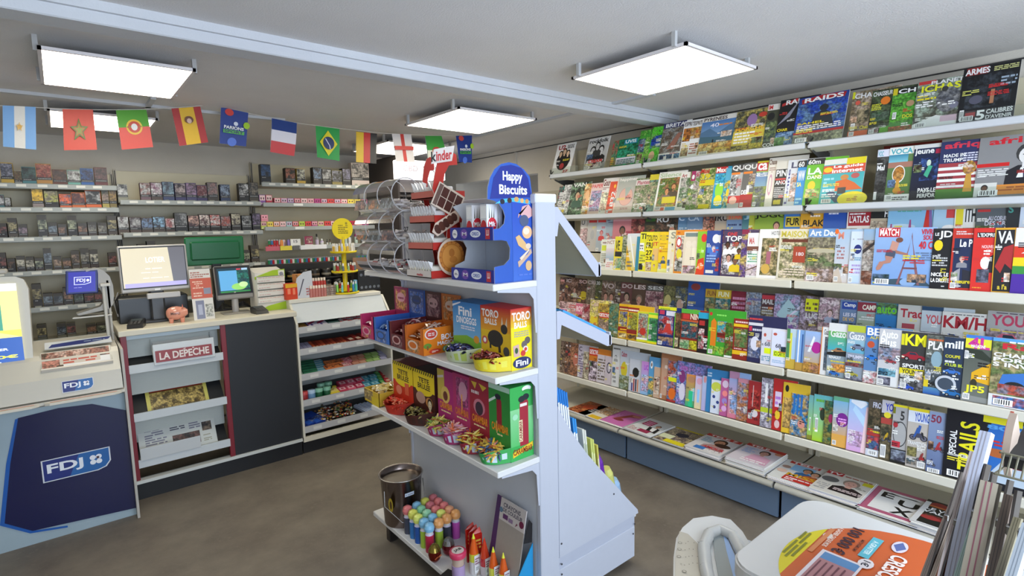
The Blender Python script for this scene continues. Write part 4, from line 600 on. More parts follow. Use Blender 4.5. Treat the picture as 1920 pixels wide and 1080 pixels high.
# fifth shelf --------------------------------------------------------------------------------------
R5 = [
(1049, 'narrow brown cover behind the gondola side', 'P 0 0 1 1 988070 543', .15), (1058, 'brown cover of crowded faces', 'P 0 0 1 1 a87c60 544;L .1 .85 .9 .95 1 dcc'), (1068, 'orange brown weekly', 'P 0 0 1 1 b88060 754;E .6 .5 .3 .2 b8705c'),
(1082, 'lilac grey puzzle book', 'R 0 0 1 1 b8b0bc;T .1 .8 .6 .94 545 C;L .1 .1 .9 .7 8 768'), (1092, 'white knitting cover', 'P 0 0 1 1 c8c0a8 876', .15, .2), (1103, 'red headed crime cover, yellow band', 'R 0 0 1 1 c87828;R 0 .76 1 .98 c83020;T .05 .8 .95 .94 eee DETECTIVE;P 0 0 1 .6 dcd 544', .19, .24),
(1118, 'striped white cover', 'R 0 0 1 1 c8c0c8;L .1 .1 .9 .9 8 654', .15, .2), (1133, 'pale cover with a round mirror', 'R 0 0 1 1 c0b4bc;E .5 .6 .3 .2 445;E .5 .6 .2 .15 b8b0b8', .17, .2),
(1146, 'tall white culture cover with grey disc', 'R 0 0 1 1 d0d0d0;L .1 .9 .9 .97 1 555;H .4 .72 .12 ccc 555 999;L .1 .1 .5 .5 4 888', .21, .29), (1160, 'wide pale cover with red script title', 'R 0 0 1 1 b8c0cc;T .1 .82 .6 .95 a82840 Culture;E .4 .5 .3 .2 c8b830;P 0 0 1 .35 7c8058 9a9', .23, .27),
(1178, 'bag of coloured pencils with black top', 'R 0 0 1 1 c4c8d4;E .5 .6 .25 .15 222;R .2 .02 .3 .4 448;R .35 .02 .45 .4 a44;R .5 .02 .6 .4 334;R .65 .02 .75 .4 c86', .15, .22),
(1200, 'lilac girls pack', 'G 0 0 1 1 8ab8e0 c888d0;T .3 .75 .8 .9 a4c LIC;P .1 .1 .9 .6 d8a8c8 a8c8e8', .15, .22), (1214, 'tall blue cover with flower', 'R 0 0 1 1 5898c8;E .4 .8 .2 .1 eee;E .4 .8 .1 .05 643;P 0 .0 1 .5 e0c060 38a', .2, .26),
(1224, 'beige pack with brown figure', 'R 0 0 1 1 c8a890;P .2 .2 .8 .7 8a6050 dcb', .13, .2), (1236, 'brown cardboard backed pack', 'R 0 0 1 1 a8704c;G .1 .1 .9 .9 c8a088 b89078', .14, .3),
(1249, 'orange pack with pencils and a tiger', 'P 0 .4 1 1 6888b0 c86040;R .1 .5 .9 .6 dce020;E .5 .2 .35 .14 e07028;R 0 0 1 .05 a33', .15, .26), (1266, 'blue unicorn cover, pink title', 'P 0 0 1 1 6888c8 a888c8;T .2 .8 .95 .94 c86ac0 Licorne;E .55 .3 .3 .2 dcd8ec;E .5 .65 .3 .15 843878', .22, .27),
(1284, 'green glow stick tube pack', 'G 0 0 1 1 28b080 e09048;E .5 .85 .4 .1 b86;R .3 .0 .7 .5 30c890;R .7 .2 .9 .6 8cd', .1, .2), (1301, 'pale unicorn pen tube', 'G 0 0 1 1 e8d8a8 c8b8e8;E .5 .85 .35 .1 d8a0b8;R .3 .2 .6 .6 9cf', .09, .2), (1314, 'lilac pen tube', 'G 0 0 1 1 b8b0e0 a8c0e0;E .5 .9 .3 .1 d09098', .09, .21), (1322, 'blue backing card with white lettering', 'R 0 0 1 1 3880b8;L .1 .82 .9 .94 2 cde', .2, .26),
(1331, 'white and blue spotted tube', 'R 0 0 1 1 d8e0f0;E .5 .8 .5 .14 c8d050;E .3 .5 .15 .05 348;E .7 .35 .15 .05 348;E .4 .2 .15 .05 348', .1, .2), (1348, 'pink tube with owl faces', 'R 0 0 1 1 b85c94;E .5 .85 .35 .1 d8c0d8;E .5 .6 .3 .08 e88;E .5 .4 .3 .08 98c;E .5 .2 .3 .08 dad', .1, .22),
(1363, 'tall pink and blue doll pack', 'G 0 0 1 1 d87890 8cb0e0;R 0 .85 1 1 b888a8;P .2 .1 .9 .6 e8a8a0 88a8d8', .12, .27), (1380, 'copper coloured tube pack', 'P 0 0 1 1 b87850 8c98b8;R 0 .9 1 1 c89', .11, .24), (1400, 'dark red pack with silver strap', 'R 0 0 1 1 a02c30;P .2 .3 .8 .8 b83c38 6c1c20;E .5 .25 .25 .09 d8d0d8;R .3 .4 .36 .9 caa', .14, .24),
(1424, 'silver and white bagged pack with lime band', 'P 0 0 1 1 d8d0e0 8c8898;R 0 .3 1 .4 b8c830;R .3 .5 .5 .9 eee;R .6 .1 .7 .8 444', .12, .27), (1446, 'red badge pack with round stickers', 'R 0 0 1 1 b82828;R .2 .45 .8 .75 dcc8e0;L .25 .5 .75 .7 2 a6c;E .5 .3 .25 .09 e8c030;E .5 .12 .25 .08 dbb', .12, .28),
(1464, 'yellow sports game pack', 'R 0 0 1 1 e0b830;E .4 .88 .2 .07 222;P .1 .1 .9 .7 d8b060 8c7048', .13, .27), (1480, 'blue felt pen bag', 'P 0 0 1 1 2880b8 c8a868;R .1 .5 .2 1 246cb8;R .3 .5 .4 1 246cb8;R .5 .5 .6 1 246cb8;E .6 .3 .2 .1 d89080', .14, .22),
(1512, 'green plant kit in clear bag', 'G 0 0 1 1 a0c838 68a8b0;B .3 .2 .5 .5;R 0 .0 1 .1 883', .1, .23), (1522, 'lime plant kit with black leaf', 'G 0 0 1 1 a8d030 60b0b8;E .8 .6 .25 .14 2a3828;B .2 .2 .45 .5;L .2 .85 .9 .95 1 6a3', .13, .24),
(1542, 'green kit with magenta seal', 'P 0 0 1 1 2c6450 88803c;E .7 .6 .25 .1 982858', .11, .22), (1558, 'turquoise bag with orange base and purple disc', 'G 0 0 1 1 e0a040 70b8e0;E .6 .55 .38 .14 78248c;L .35 .5 .85 .6 2 eae;R 0 .0 1 .25 e0a850;R 0 .92 1 1 6a8', .14, .25),
(1586, 'large holographic foil bag', 'G 0 0 1 1 d8a8d8 98c8f0;Q .1 .95 .6 .85 .9 .95 .8 1 .1 1 e8ecf4;P .1 .1 .9 .4 d0b0e0 c8a0c0;Q .2 .8 .8 .5 .8 .7 .3 .9 b8d8f4;Q .7 .0 1 0 1 .9 .85 .9 f0d0d8', .16, .25),
(1622, 'dark cycling cover of a rider above a photo strip', 'R 0 0 1 1 544c44;T .3 .86 .9 .96 ccd FRO;P .05 .5 .95 .85 6c5c44 332;L .1 .42 .9 .48 1 d8c030;R 0 .36 1 .41 a33;P .05 .13 .95 .35 446088 b44;R 0 0 1 .12 c8ccd8;B .2 .02 .8 .1', .185, .27),
(1647, 'motocross cover with blue letter title', 'P 0 0 1 1 7a6c50 443;R 0 .78 1 1 c0bcc4;T .3 .82 .95 .95 2838b0 YO;E .5 .75 .3 .05 dc3;R 0 .6 1 .7 a84038;M .1 .3 .9 333 b92;B .1 .03 .55 .25', .18, .28),
(1668, 'white cycle cover with large bicycle wheel', 'R 0 0 1 1 aaa8a8;R 0 .96 1 1 e0d020;R 0 .84 .15 .95 787818;T .45 .74 .7 .9 333 5;E .5 .5 .42 .22 333;E .5 .5 .38 .2 a8a8a8;E .2 .65 .15 .05 a83038;R .05 .27 .55 .37 c03040;R .0 0 1 .24 222;P .05 .04 .95 .22 8890a0 445', .185, .27),
(1697, 'motorcycle cover, rider in blue on dirt bike', 'R 0 0 1 1 b8b0a8;R 0 .95 1 1 dcc820;R 0 .76 1 .95 d8dce4;T .3 .78 .98 .93 3058b8 YOUNG;M .1 .46 .85 445 3058a0;T .05 .38 .95 .44 e8e8e8 TRANSITION;P .05 .18 .5 .34 8c8450 554;P .05 .04 .5 .15 2c5868 987;M .5 .12 .5 a82828 833;B .55 .02 .9 .12', .19, .27),
(1735, 'blue grey cover of a rider in red, number fifty', 'G 0 0 1 1 586890 8898b8;T .1 .82 .7 .95 843048 50;M .3 .35 .7 942838 a83038;M .05 .1 .5 3850a0 446;B .1 .0 .8 .07', .19, .27),
(1766, 'black adventure cover with vertical yellow title', 'R 0 0 1 1 14141c;Q .35 .2 1 .3 1 .95 .55 .9 2868b8;Q .5 .1 1 .1 1 .5 .7 .4 b8c8d8;V .18 .15 .42 .85 e8e020 TRAILS;V .06 .35 .15 .7 eee SPECIAL;R .45 .9 .9 1 e0d820;T .5 .82 .9 .88 58a0e0 800;E .65 .5 .2 .06 b06030;H .85 .55 .06 a33 b33 a33;B .25 .02 .4 .12', .27, .3),
]
row(R5, 2.88, .478, .1, .17, .245, 'fifth shelf')
# magazines lying on the base deck -----------------------------------------------------------------
DECK = [
(1062, 'meat and fruit cover', 'P 0 0 1 1 8c3820 d88850;E .5 .6 .3 .2 b04828', .19, .26, 2),
(1084, 'white cover with two blond heads and yellow strip', 'R 0 0 1 1 dcd8cc;P .3 .4 1 1 c89868 d8c8b0;R .45 .0 .95 .2 e0b828;L .1 .3 .4 .6 3 bbb', .2, .27, 2),
(1124, 'pink cover of a woman with dark hair', 'R 0 0 1 1 c870b0;R .0 .0 .05 1 a85090;Q .2 .3 .4 .3 .6 .65 .9 .75 .85 .9 .5 .85 9c4c40;E .45 .35 .2 .08 843838;E .75 .8 .18 .07 c88070;T .1 .5 .3 .7 d890c0 bi', .2, .28, 3),
(1170, 'white cover with crimson square and woman in black jacket', 'R 0 0 1 1 d8dcdc;R .15 .52 .5 .85 a82048;V .2 .56 .46 .8 eac III;H .72 .62 .08 d8a888 643 1c1c1c;Q .5 .5 .9 .5 .98 .2 .6 .25 222;Q .62 .5 .8 .5 .85 .25 .7 .3 eee;R .4 .08 .8 .25 983050;L .05 .05 .35 .3 4 b88', .21, .27, 4),
(1224, 'crowd photo cover with yellow caption', 'P 0 0 1 1 c8b898 6c5c5c;R .3 .02 .95 .2 e0d020;R 0 .2 .4 .45 d8dcb8;R 0 .93 1 1 d0c020;E .5 .6 .2 .12 334', .22, .27, 3),
(1284, 'television weekly with a brown haired woman and scarlet title', 'R 0 0 1 1 d4d0d0;R 0 .86 1 1 c83028;T .1 .88 .9 .97 eee TELE 7;H .6 .62 .16 c89070 43281c a88;E .75 .5 .22 .1 43281c;T .35 .2 .95 .32 b82030 AMOUR;L .1 .5 .4 .8 4 8ab;R .2 .05 .5 .2 3c78c0;L .5 .05 .9 .18 2 eee', .22, .28, 9),
(1360, 'thick pile of weeklies topped by a lilac dressed woman', 'R 0 0 1 1 d0c8d0;R 0 .86 1 1 c03028;T .1 .88 .6 .97 eee TELE;H .62 .66 .12 c09080 3c2820 d8b0b8;L .1 .5 .4 .8 4 9ab0d8;Q .3 .1 .95 .1 .9 .45 .45 .5 d0a0b8;L .3 .1 .9 .25 2 eee;E .9 .8 .1 .06 c86', .22, .28, 13),
(1438, 'television weekly with couple and blue sky', 'R 0 0 1 1 dcdcd8;R .1 .86 .8 .98 c83028;T .15 .88 .75 .97 eee TELE;R .25 .55 .75 .84 88b8e0;H .62 .66 .1 c89070 443 369;H .82 .6 .1 d8a080 332 a53;E .15 .62 .1 .07 a87;T .3 .26 .95 .4 d8a020 MISS;R .3 .05 1 .25 c03028;L .35 .08 .95 .22 2 eee;E .15 .4 .12 .08 dba', .22, .28, 5),
(1516, 'television weekly of a man in dark shirt', 'R 0 0 1 1 d8d4cc;R 0 .84 .35 1 c02830;T .03 .86 .32 .97 fff TV;L .4 .88 .95 .95 1 a54;H .62 .62 .15 d8a898 98887c 241c20;E .2 .6 .18 .12 666;R .35 .2 .95 .35 241c20;L .4 .22 .95 .33 2 dcc;R .8 .72 1 .86 d8d020;L .75 .5 .95 .6 2 887;L .05 .1 .3 .4 4 aaa', .22, .28, 8),
(1607, 'pink bordered cover with huge black letters E U X', 'R 0 0 1 1 b8607c;R .14 .1 .88 .9 ececea;T .2 .62 .42 .84 111 E;T .52 .46 .86 .7 111 U;T .5 .12 .84 .38 111 X;Q .3 .86 .5 .82 .75 .84 .85 .8 .6 .8 .4 .8 222', .235, .29, 5),
(1705, 'dark cover with orange strap and white headline', 'R 0 0 1 1 242420;E .25 .85 .15 .1 8c2c28;T .45 .82 .9 .93 eee ESP;R .1 .74 1 .8 b86838;T .08 .6 .95 .7 fff LE VIOLON;T .06 .48 .9 .58 fff VALENCE;P .05 .25 .5 .42 8c2c2c 443;E .25 .3 .18 .07 a83838;R 0 0 .1 .9 ddd;R 0 0 1 .05 ddd', .21, .28, 9),
]
for k, (px, d, ops, w, h, n) in enumerate(DECK):
    Z = .239 + n * .0035; y = ypx(px, 2.79, Z)
    b = B(); b.box(0, 0, -.0034, w, h, 0, 'e2e0da', 'paper').area(w, h).draw(ops)
    a = random.uniform(-.04, .04)
    o = b.build('magazine', M=frame((2.79, y, Z), (sin(a), -cos(a), 0), (cos(a), sin(a), 0)))
    tag(o, f'{d}, {ORD[k]} from far end, base deck' if len(d.split()) < 10 else d + ', base deck', 'magazine', 'magazines lying on the base deck')
    for q in range(n - 1):
        b = B(); b.box(0, 0, -.0034, w, h, 0, random.choice(['e2e0da', 'd0ccd0', 'c8c8cc', 'dcd6cc']), 'paper')
        o2 = b.build('magazine', M=frame((2.79 + random.uniform(-.012, .006), y + random.uniform(-.008, .008), Z - .0035 * (q + 1)), (sin(a), -cos(a), 0), (cos(a), sin(a), 0)))
        tag(o2, f'covered magazine in the {ORD[k]} pile from the far end, base deck', 'magazine', f'covered magazines in the {ORD[k]} base deck pile')
# ---------------------------------------------------------------- ceiling lights
LN = ['above the counter terminals', 'over the magazine shelves nearest the camera', 'behind the beam over the aisle', 'behind the bunting over the back shelves', 'small in the distance above the vape cabinet']
for k, (cx, cy, sx, sy) in enumerate([(.25, 2.93, .5, .6), (2.165, 1.51, .56, .6), (2.1, 2.92, .6, .62), (.262, 4.15, .5, .58), (2.3, 4.2, .6, .66)]):
    t = thing('ceiling_light', 'square white panel light ' + LN[k], 'ceiling light', (cx, cy, 2.27), group='panel lights')
    b = B(); f = .012
    for x0, y0, x1, y1 in ((-sx / 2, -sy / 2, sx / 2, -sy / 2 + f), (-sx / 2, sy / 2 - f, sx / 2, sy / 2), (-sx / 2, -sy / 2, -sx / 2 + f, sy / 2), (sx / 2 - f, -sy / 2, sx / 2, sy / 2)):
        b.box(x0, y0, .0, x1, y1, .012, 'e4dfe0', 'painted_metal')
    b.box(-sx / 2 + .004, -sy / 2 + .004, .008, sx / 2 - .004, sy / 2 - .004, .012, 'ddd', 'painted_metal')
    b.build('frame', t)
    B().box(-sx / 2 + f, -sy / 2 + f, .001, sx / 2 - f, sy / 2 - f, .006, 'fff', 'panel_light').build('diffuser', t)
    for x in (-1, 1):
        for y in (-1, 1): B().box(x * (sx / 2 + .004) - .008, y * (sy / 2 - .05) - .008, 0.004, x * (sx / 2 + .004) + .008, y * (sy / 2 - .05) + .008, CZ - 2.27, 'bbb', 'painted_metal').build('hanger', t)
# ---------------------------------------------------------------- bunting
def at_y(px, py, Y):
    x = 0
    for _ in range(6): z = zpx(py, x, Y); x = xpx(px, Y, z)
    return Vector((x, Y, z))
PS = 'R 0 0 1 1 233c8c;E .3 .9 .16 .1 e05048;E .95 .6 .12 .1 a8d030;E .45 .08 .17 .12 4c70d0;E .55 .6 .08 .06 e4e8f4;T .12 .43 .85 .52 f4f4f4 PARIONS;R .1 .31 .88 .41 4aa840;T .14 .325 .84 .4 182858 SPORT'
star = 'E'
FLAGS = [
('sky blue and white vertical stripes with a gold sun', [(5, 198), (67, 201), (6, 275), (68, 281)], 'R 0 0 .34 1 78a8dc;R .34 0 .67 1 e0dcd4;R .67 0 1 1 78a8dc;S .5 .5 .12 d8b878;E .5 .5 .07 .055 d8a850'),
('red with a green star', [(117, 205), (174, 206), (120, 282), (182, 281)], 'R 0 0 1 1 d2432c;S .5 .48 .3 5c7c34;S .5 .48 .2 d2432c;S .5 .48 .16 889040'),
('green and red with a round yellow crest', [(217, 207), (274, 206), (228, 281), (287, 276)], 'R 0 0 1 .55 d8452c;R 0 .55 1 1 58a038;E .5 .55 .26 .2 e0b838;E .5 .55 .2 .15 c04030;E .5 .55 .1 .09 dcdce0'),
('red yellow red vertical stripes with a crest', [(321, 204), (375, 200), (336, 274), (390, 267)], 'R 0 0 .25 1 b02c28;R .25 0 .75 1 e8b820;R .75 0 1 1 b02c28;E .5 .66 .15 .1 785040;E .5 .63 .08 .07 d8b8a8'),
('dark blue advertising pennant, nearer of two', [(414, 201), (465, 212), (411, 269), (461, 275)], PS),
('blue white red horizontal bands', [(509, 222), (556, 231), (506, 285), (551, 293)], 'R 0 0 1 .34 d03838;R 0 .34 1 .67 e8e4ec;R 0 .67 1 1 284488'),
('green with yellow diamond and blue globe', [(591, 236), (636, 242), (594, 295), (636, 302)], 'R 0 0 1 1 28a048;Q .5 .1 .88 .5 .5 .9 .12 .5 e8d820;E .5 .5 .24 .2 283868;Q .35 .62 .38 .64 .56 .42 .58 .32 .54 .32 .52 .42 dde'),
('yellow red black vertical stripes', [(667, 247), (706, 251), (667, 304), (705, 307)], 'R 0 0 .36 1 e0b828;R .36 0 .68 1 c8302c;R .68 0 1 1 2c2a2c'),
('white with a red cross', [(734, 251), (770, 252), (742, 303), (777, 304)], 'R 0 0 1 1 e4dcd8;R .42 0 .6 1 d04038;R 0 .42 1 .56 d04038'),
('green and white with a red crescent', [(796, 255), (827, 255), (802, 304), (839, 305)], 'R 0 0 1 .45 e4e4d4;R 0 .45 1 1 409c40;E .5 .42 .24 .16 c03c34;E .5 .38 .2 .13 a8c898;S .5 .4 .12 444'),
('dark blue advertising pennant, farther of two', [(854, 255), (884, 254), (860, 304), (884, 305)], PS)]
for k, (d, c, ops) in enumerate(FLAGS):
    P = [at_y(px, py, 3.6) for px, py in c]; o0 = (P[0] + P[1]) / 2
    b = B(); b.area(1, 1); b.draw('R 0 0 1 1 eee'); b.draw(ops)
    V = []
    for v in b.V:
        u, w = v[0], v[1]; p = (P[2] * (1 - u) + P[3] * u) * (1 - w) + (P[0] * (1 - u) + P[1] * u) * w
        V.append(p - o0 + Vector((0, -v[2] - .006 - .012 * sin(pi * w), 0)))
    b.V = V
    n0 = len(b.V); b.add([P[i] - o0 + Vector((0, -.005, 0)) for i in (0, 2, 3, 1)], [(3, 2, 1, 0)], 'ddd', 'paper')
    o = b.build('paper_flag', M=Matrix.Translation(o0)); tag(o, f'small flag, {d}, on the bunting', 'flag', 'paper flags on the bunting')
sp = [at_y(px, py, 3.6) for px, py in [(-60, 196), (0, 198), (60, 201), (117, 204), (190, 206), (274, 205), (340, 201), (395, 197), (440, 206), (510, 222), (560, 231), (620, 239), (720, 250), (780, 253), (855, 254.5), (890, 253)]]
b = B(); b.tube(sp, .0018, 'd8d4cc', 'matte', 4); o = b.build('bunting_string'); tag(o, 'thin white string carrying the paper flags under the ceiling', 'string')
# ---------------------------------------------------------------- tobacco shelves on the back wall
BS = [(-.72, .357, [1.939, 1.783, 1.586, 1.358, 1.11, .886], 2.06, 'near bay'), (.36, 1.325, [1.839, 1.602, 1.335, 1.1], 2.09, 'middle bay'), (1.335, 2.335, [1.999, 1.831, 1.629, 1.459, 1.293], 2.2, 'doorway bay')]
for k, (x0, x1, zs, top, nm) in enumerate(BS):
    t = thing('wall_shelving', f'cream wall shelving with grey price rails, {["bay behind the lottery till", "bay behind the large monitor", "bay stocked with lighters"][k]}', 'shelving', ((x0 + x1) / 2, 5.0, 0), group='tobacco wall shelving')
    ox = -(x0 + x1) / 2; TR = Matrix.Translation((ox, -5.0, 0))
    B().box(x0 + .002, 5.17, .02, x1 - .002, 5.195, top, 'd6cdb0', 'painted_metal').build('back_panel', t, M=TR)
    for x in (x0 + .002, x1 - .018): B().box(x, 5.15, 0, x + .016, 5.17, top + .01, 'b8b0a0', 'painted_metal').box(x + .005, 5.148, .1, x + .011, 5.15, top, '333', 'matte').build('slotted_upright', t, M=TR)
    for z in zs:
        s = B().box(x0 + .003, 4.865, z - .016, x1 - .003, 5.15, z - .004, 'cdc5b0', 'painted_metal').build('shelf', t, M=TR)
        B().box(x0 + .003, 4.845, z - .02, x1 - .003, 4.865, z + .016, 'a0a5a4', 'painted_metal', .004).build('price_rail', t, M=TR)
        if k < 2 or z > 1.95:
            x = x0 + .06
            while x < x1 - .08:
                B().box(x, 4.842, z - .008, x + .05, 4.846, z + .009, 'dcdcd4', 'paper').build('price_label', t, M=TR); x += random.uniform(.085, .115)
        elif random.random() < .9: B().box(x0 + .25, 4.842, z - .01, x0 + .33, 4.846, z + .01, 'e8e8e4', 'paper').build('price_label', t, M=TR)
def pack(x, y, z, w, h, d, cb, c1, c2, label, grp, name='tobacco_pack', cat='tobacco pack', lid=None, band='161412', flap=False):
    b = B(); b.box(0, 0, 0, w, d, h, cb, 'card')
    X = b.X; b.X = frame((0, 0, 0), (1, 0, 0), (0, 0, 1)); b.area(w, h)
    b.draw(f'P .02 .42 .98 .97 {c1} {c2};R 0 .3 1 .42 {band};' + ('R 0 .8 1 1 3a342c;' if flap else '') + f'L .08 .34 .92 .4 1 999;R 0 0 1 .3 {cb};L .15 .08 .85 .22 1 {lid or "998"}'); b.X = X
    o = b.build(name, M=Matrix.Translation((x, y, z)) @ Matrix.Rotation(random.uniform(-.03, .03), 4, 'Z')); tag(o, label, cat, grp); return o
def prow(items, zs, bay, shelf, y=4.875, flap=False):
    for k, (a, e, top, d, cb, c1, c2) in enumerate(items):
        z = zs - .004; x0 = xpx(a, y, z + .05); x1 = xpx(e, y, z + .05)
        h = max(.05, zpx(top, (x0 + x1) / 2, y) - z)
        pack(x0, y, z, x1 - x0, h, .07, cb, c1, c2, f'{d}, {ORD[k]} from camera side, {shelf}, {bay}', f'packs on the {shelf} of the {bay}', flap=flap)
NB, MB_, DB = 'near tobacco bay', 'middle bay', 'doorway bay'
prow([(2, 26, 305, 'mustard based pouch with blue photo', 'b89838', '565868', '889'), (27, 41, 320, 'low brown pouch', '8a8a84', '4a2420', '653'), (42, 68, 313, 'teal pouch with dark lid', '387078', '3c5450', '222'), (69, 98, 307, 'tall maroon and gold pouch', 'a87830', '7c2c24', 'a65'),
 (99, 126, 318, 'chestnut pouch', '5c2c1c', '40302c', '643'), (127, 151, 319, 'pouch with pale turquoise base', '6ca89c', 'bbb', '433'), (152, 176, 316, 'rounded blue pouch', '285ca0', '3860a0', '224'), (178, 202, 314, 'rounded dark maroon pouch', '5c2020', '3c2c30', '644')], 1.939, NB, 'top shelf')
prow([(-6, 8, 365, 'teal and white small pack', '2c6870', 'ccc', '433'), (9, 20, 370, 'purple grey small pack', '443', '776', 'bbb'), (61, 82, 352, 'pack with bright yellow panel', '8a7c78', 'd8b030', 'c8a028'), (84, 110, 357, 'black pack with green and yellow photo', '2c2420', '888068', 'a8a850'), (112, 134, 364, 'orange topped low pack', 'c8602c', '5c5868', 'd8602c'),
 (135, 160, 361, 'second orange pack with photo', 'c86424', '4c2020', 'c87858'), (161, 190, 357, 'wide orange pack with black centre', 'd0601c', '1c1814', 'aaa'), (192, 205, 352, 'brown pack with yellowish base', 'a89848', '8a7468', '443'), (206, 219, 352, 'tan and mustard pack', '7a6830', 'a08040', '543')], 1.783, NB, 'second shelf')
NMS = [('skin toned', '98806c', '3a3028'), ('pale green', '9ca084', '34382c'), ('greenish', '708478', '2c302c'), ('reddish', '84504a', '342c28'), ('white', 'b8b4a4', '3c3830'), ('grey', '848074', '302c24'), ('brown', '8c6850', '30281c'), ('blue grey', '707c88', '2c2e34'), ('mauve', '84707c', '322c30'), ('tan', 'a09468', '38342a')]
def auto(px0, px1, n, zs, bay, shelf, py, seed, bases=('2c2420', '3a2c24', '24201c', '453a30'), gap=.12, tall=.35):
    r = random.Random(seed); items = []; w = (px1 - px0) / n
    for k in range(n):
        nm, c1, c2 = r.choice(NMS); t = r.random() < tall
        if r.random() < gap: continue
        items.append((px0 + k * w + .5, px0 + (k + 1) * w - r.uniform(.5, 2), py - (r.uniform(8, 18) if t else r.uniform(-2, 3)), f'{"tall " if t else ""}pack with {nm} photo', r.choice(bases), c1, c2))
    prow(items, zs, bay, shelf, flap=True)
auto(-3, 221, 12, 1.586, NB, 'third shelf', 419, 3, gap=.05)
auto(-3, 221, 13, 1.358, NB, 'fourth shelf', 483, 4)
auto(62, 215, 8, 1.11, NB, 'fifth shelf', 549, 5, gap=.05); auto(70, 200, 7, .886, NB, 'bottom shelf', 607, 6, bases=('6c6858', '58584c'), gap=.15)
prow([(221, 240, 345, 'striped black and white tall pack', '887', 'bbb', '1c1c1c'), (264, 283, 343, 'pack with mauve photo and rosy base', '6c5058', '8a5c54', 'aaa'), (284, 305, 342, 'dark pack with pink photo', '4c3c34', '8a5070', 'ccc'), (306, 327, 341, 'navy based pack with blue eye photo', '303860', '7890a0', '334'), (329, 349, 344, 'black pack, purple base', '383460', 'a89898', '322'),
 (350, 369, 343, 'lilac photo pack', '403c64', '987898', '433'), (370, 389, 347, 'dark red photo pack', '38305c', '6c2c30', '988'), (390, 409, 342, 'grey pack with white tag', '3c342c', '8c6c68', '666'), (414, 432, 346, 'blue grey bottle photo pack', '303c5c', '8898b0', '223'), (449, 467, 344, 'narrow black and white pack', '1c1c1c', 'bbb', '222'), (468, 485, 342, 'dark pack beside the divider', '443c30', '8a8070', '222')], 1.839, MB_, 'top shelf')
prow([(222, 242, 406, 'pack with round white photo', '4c3c30', 'bbb', '544'), (244, 265, 407, 'brown pack, pale tooth photo', '4a382c', 'aaa', '433'), (266, 287, 408, 'pack with blue mask photo', '443424', '6c84a8', '322'), (288, 310, 406, 'pack with bright blue photo', '3c3024', '88b0d0', '223'), (311, 328, 409, 'pack with maroon photo', '3c2c20', '9c5c5c', 'ccc'), (329, 352, 399, 'black lidded open pack', '181614', '383430', '888'), (354, 374, 404, 'pack with pale pink hand photo', '2c2420', 'c8a090', '422'),
 (375, 394, 402, 'pack with white smile photo', '2c201c', 'd8c8c0', '533'), (395, 414, 402, 'pack with red gum photo', '241c18', 'b85048', 'ccc'), (415, 433, 405, 'pack with crimson photo', '241c18', 'a05044', '877'), (435, 452, 400, 'dark pack with eye photo', '241c18', 'b8b098', '322'), (454, 472, 404, 'narrow black pack with bottle drawing', '141414', '999', '111'), (474, 489, 400, 'black pack with purple cap', '181420', '786888', '112')], 1.602, MB_, 'second shelf')
auto(352, 488, 8, 1.335, MB_, 'third shelf', 470, 8); auto(225, 350, 7, 1.335, MB_, 'shelf behind monitor', 470, 9)
prow([(490, 508, 308, 'tall navy pouch', '181c24', '3c5880', '111'), (536, 554, 315, 'dark pouch with reddish photo', '2c2018', 'a06450', '222'), (557, 573, 316, 'pouch with pale photo and mustard base', 'b89838', 'c8c8b8', '223'), (588, 604, 314, 'black pouch with blue photo', '201c18', '8098b8', '211'), (605, 622, 317, 'pouch with white cross photo', '241c18', 'bbb', '222'), (623, 642, 319, 'wide dark pouch with pale base', '8a7c40', '889', '221'), (643, 658, 316, 'dark pouch with purple photo', '201c18', '8884a0', '222'), (660, 692, 306, 'large silver and black tobacco bag', 'c8b8b0', 'aaa098', '181614')], 1.999, DB, 'top shelf')
def small(xa, xb, n, zs, shelf, h, seed, kind='flavour_box', cat='box', y=4.88, dots=True):
    r = random.Random(seed); pal = [('pink', 'd86880'), ('rose', 'e090a0'), ('purple', '8858a0'), ('lime', 'b8cc50'), ('crimson', 'b83048'), ('yellow', 'e8d058'), ('magenta', 'b03880'), ('aqua', '88c8c8'), ('red', 'd04040'), ('pale pink', 'e8a8b0'), ('orange', 'e09040')]
    for k in range(n):
        nm, c = r.choice(pal); x0 = xpx(xa + (xb - xa) * k / n, y, zs); x1 = xpx(xa + (xb - xa) * (k + 1) / n, y, zs) - .005
        b = B(); b.box(0, 0, 0, x1 - x0, .05, h, c, 'card'); b.X = frame((0, 0, 0), (1, 0, 0), (0, 0, 1)); b.area(x1 - x0, h)
        b.draw('R .05 .45 .95 .95 ' + r.choice(['e8c8c8', 'd8a0a8', 'c8b0c8', c]) + ';E .3 .65 .1 .13 422;E .7 .65 .1 .13 422;R .05 .05 .95 .35 ' + c + ';L .1 .1 .9 .3 1 edd')
        tag(b.build(kind, M=Matrix.Translation((x0, y, zs - .004))), f'small {nm} flavour box, {ORD[k]} from the divider, {shelf}, lighter bay', cat, f'flavour boxes on the {shelf} of the lighter bay')
small(487, 512, 2, 1.831, 'second shelf', .085, 1); small(515, 690, 14, 1.831, 'upper flavour shelf', .06, 2); small(490, 692, 17, 1.629, 'lower flavour shelf', .062, 3)
for i, (px, c) in enumerate([(487, 'e090a0')]):
    b = B(); b.box(0, 0, 0, .055, .05, .055, c, 'card'); b.X = frame((0, 0, 0), (1, 0, 0), (0, 0, 1)); b.area(.055, .055).draw('R .1 .45 .9 .9 eab;E .3 .65 .1 .13 722;E .7 .65 .1 .13 722')
    tag(b.build('flavour_box', M=Matrix.Translation((xpx(px + 3, 4.88, 1.69), 4.88, 1.69))), 'pink flavour box stacked on top at the divider end of the lower flavour shelf', 'box')
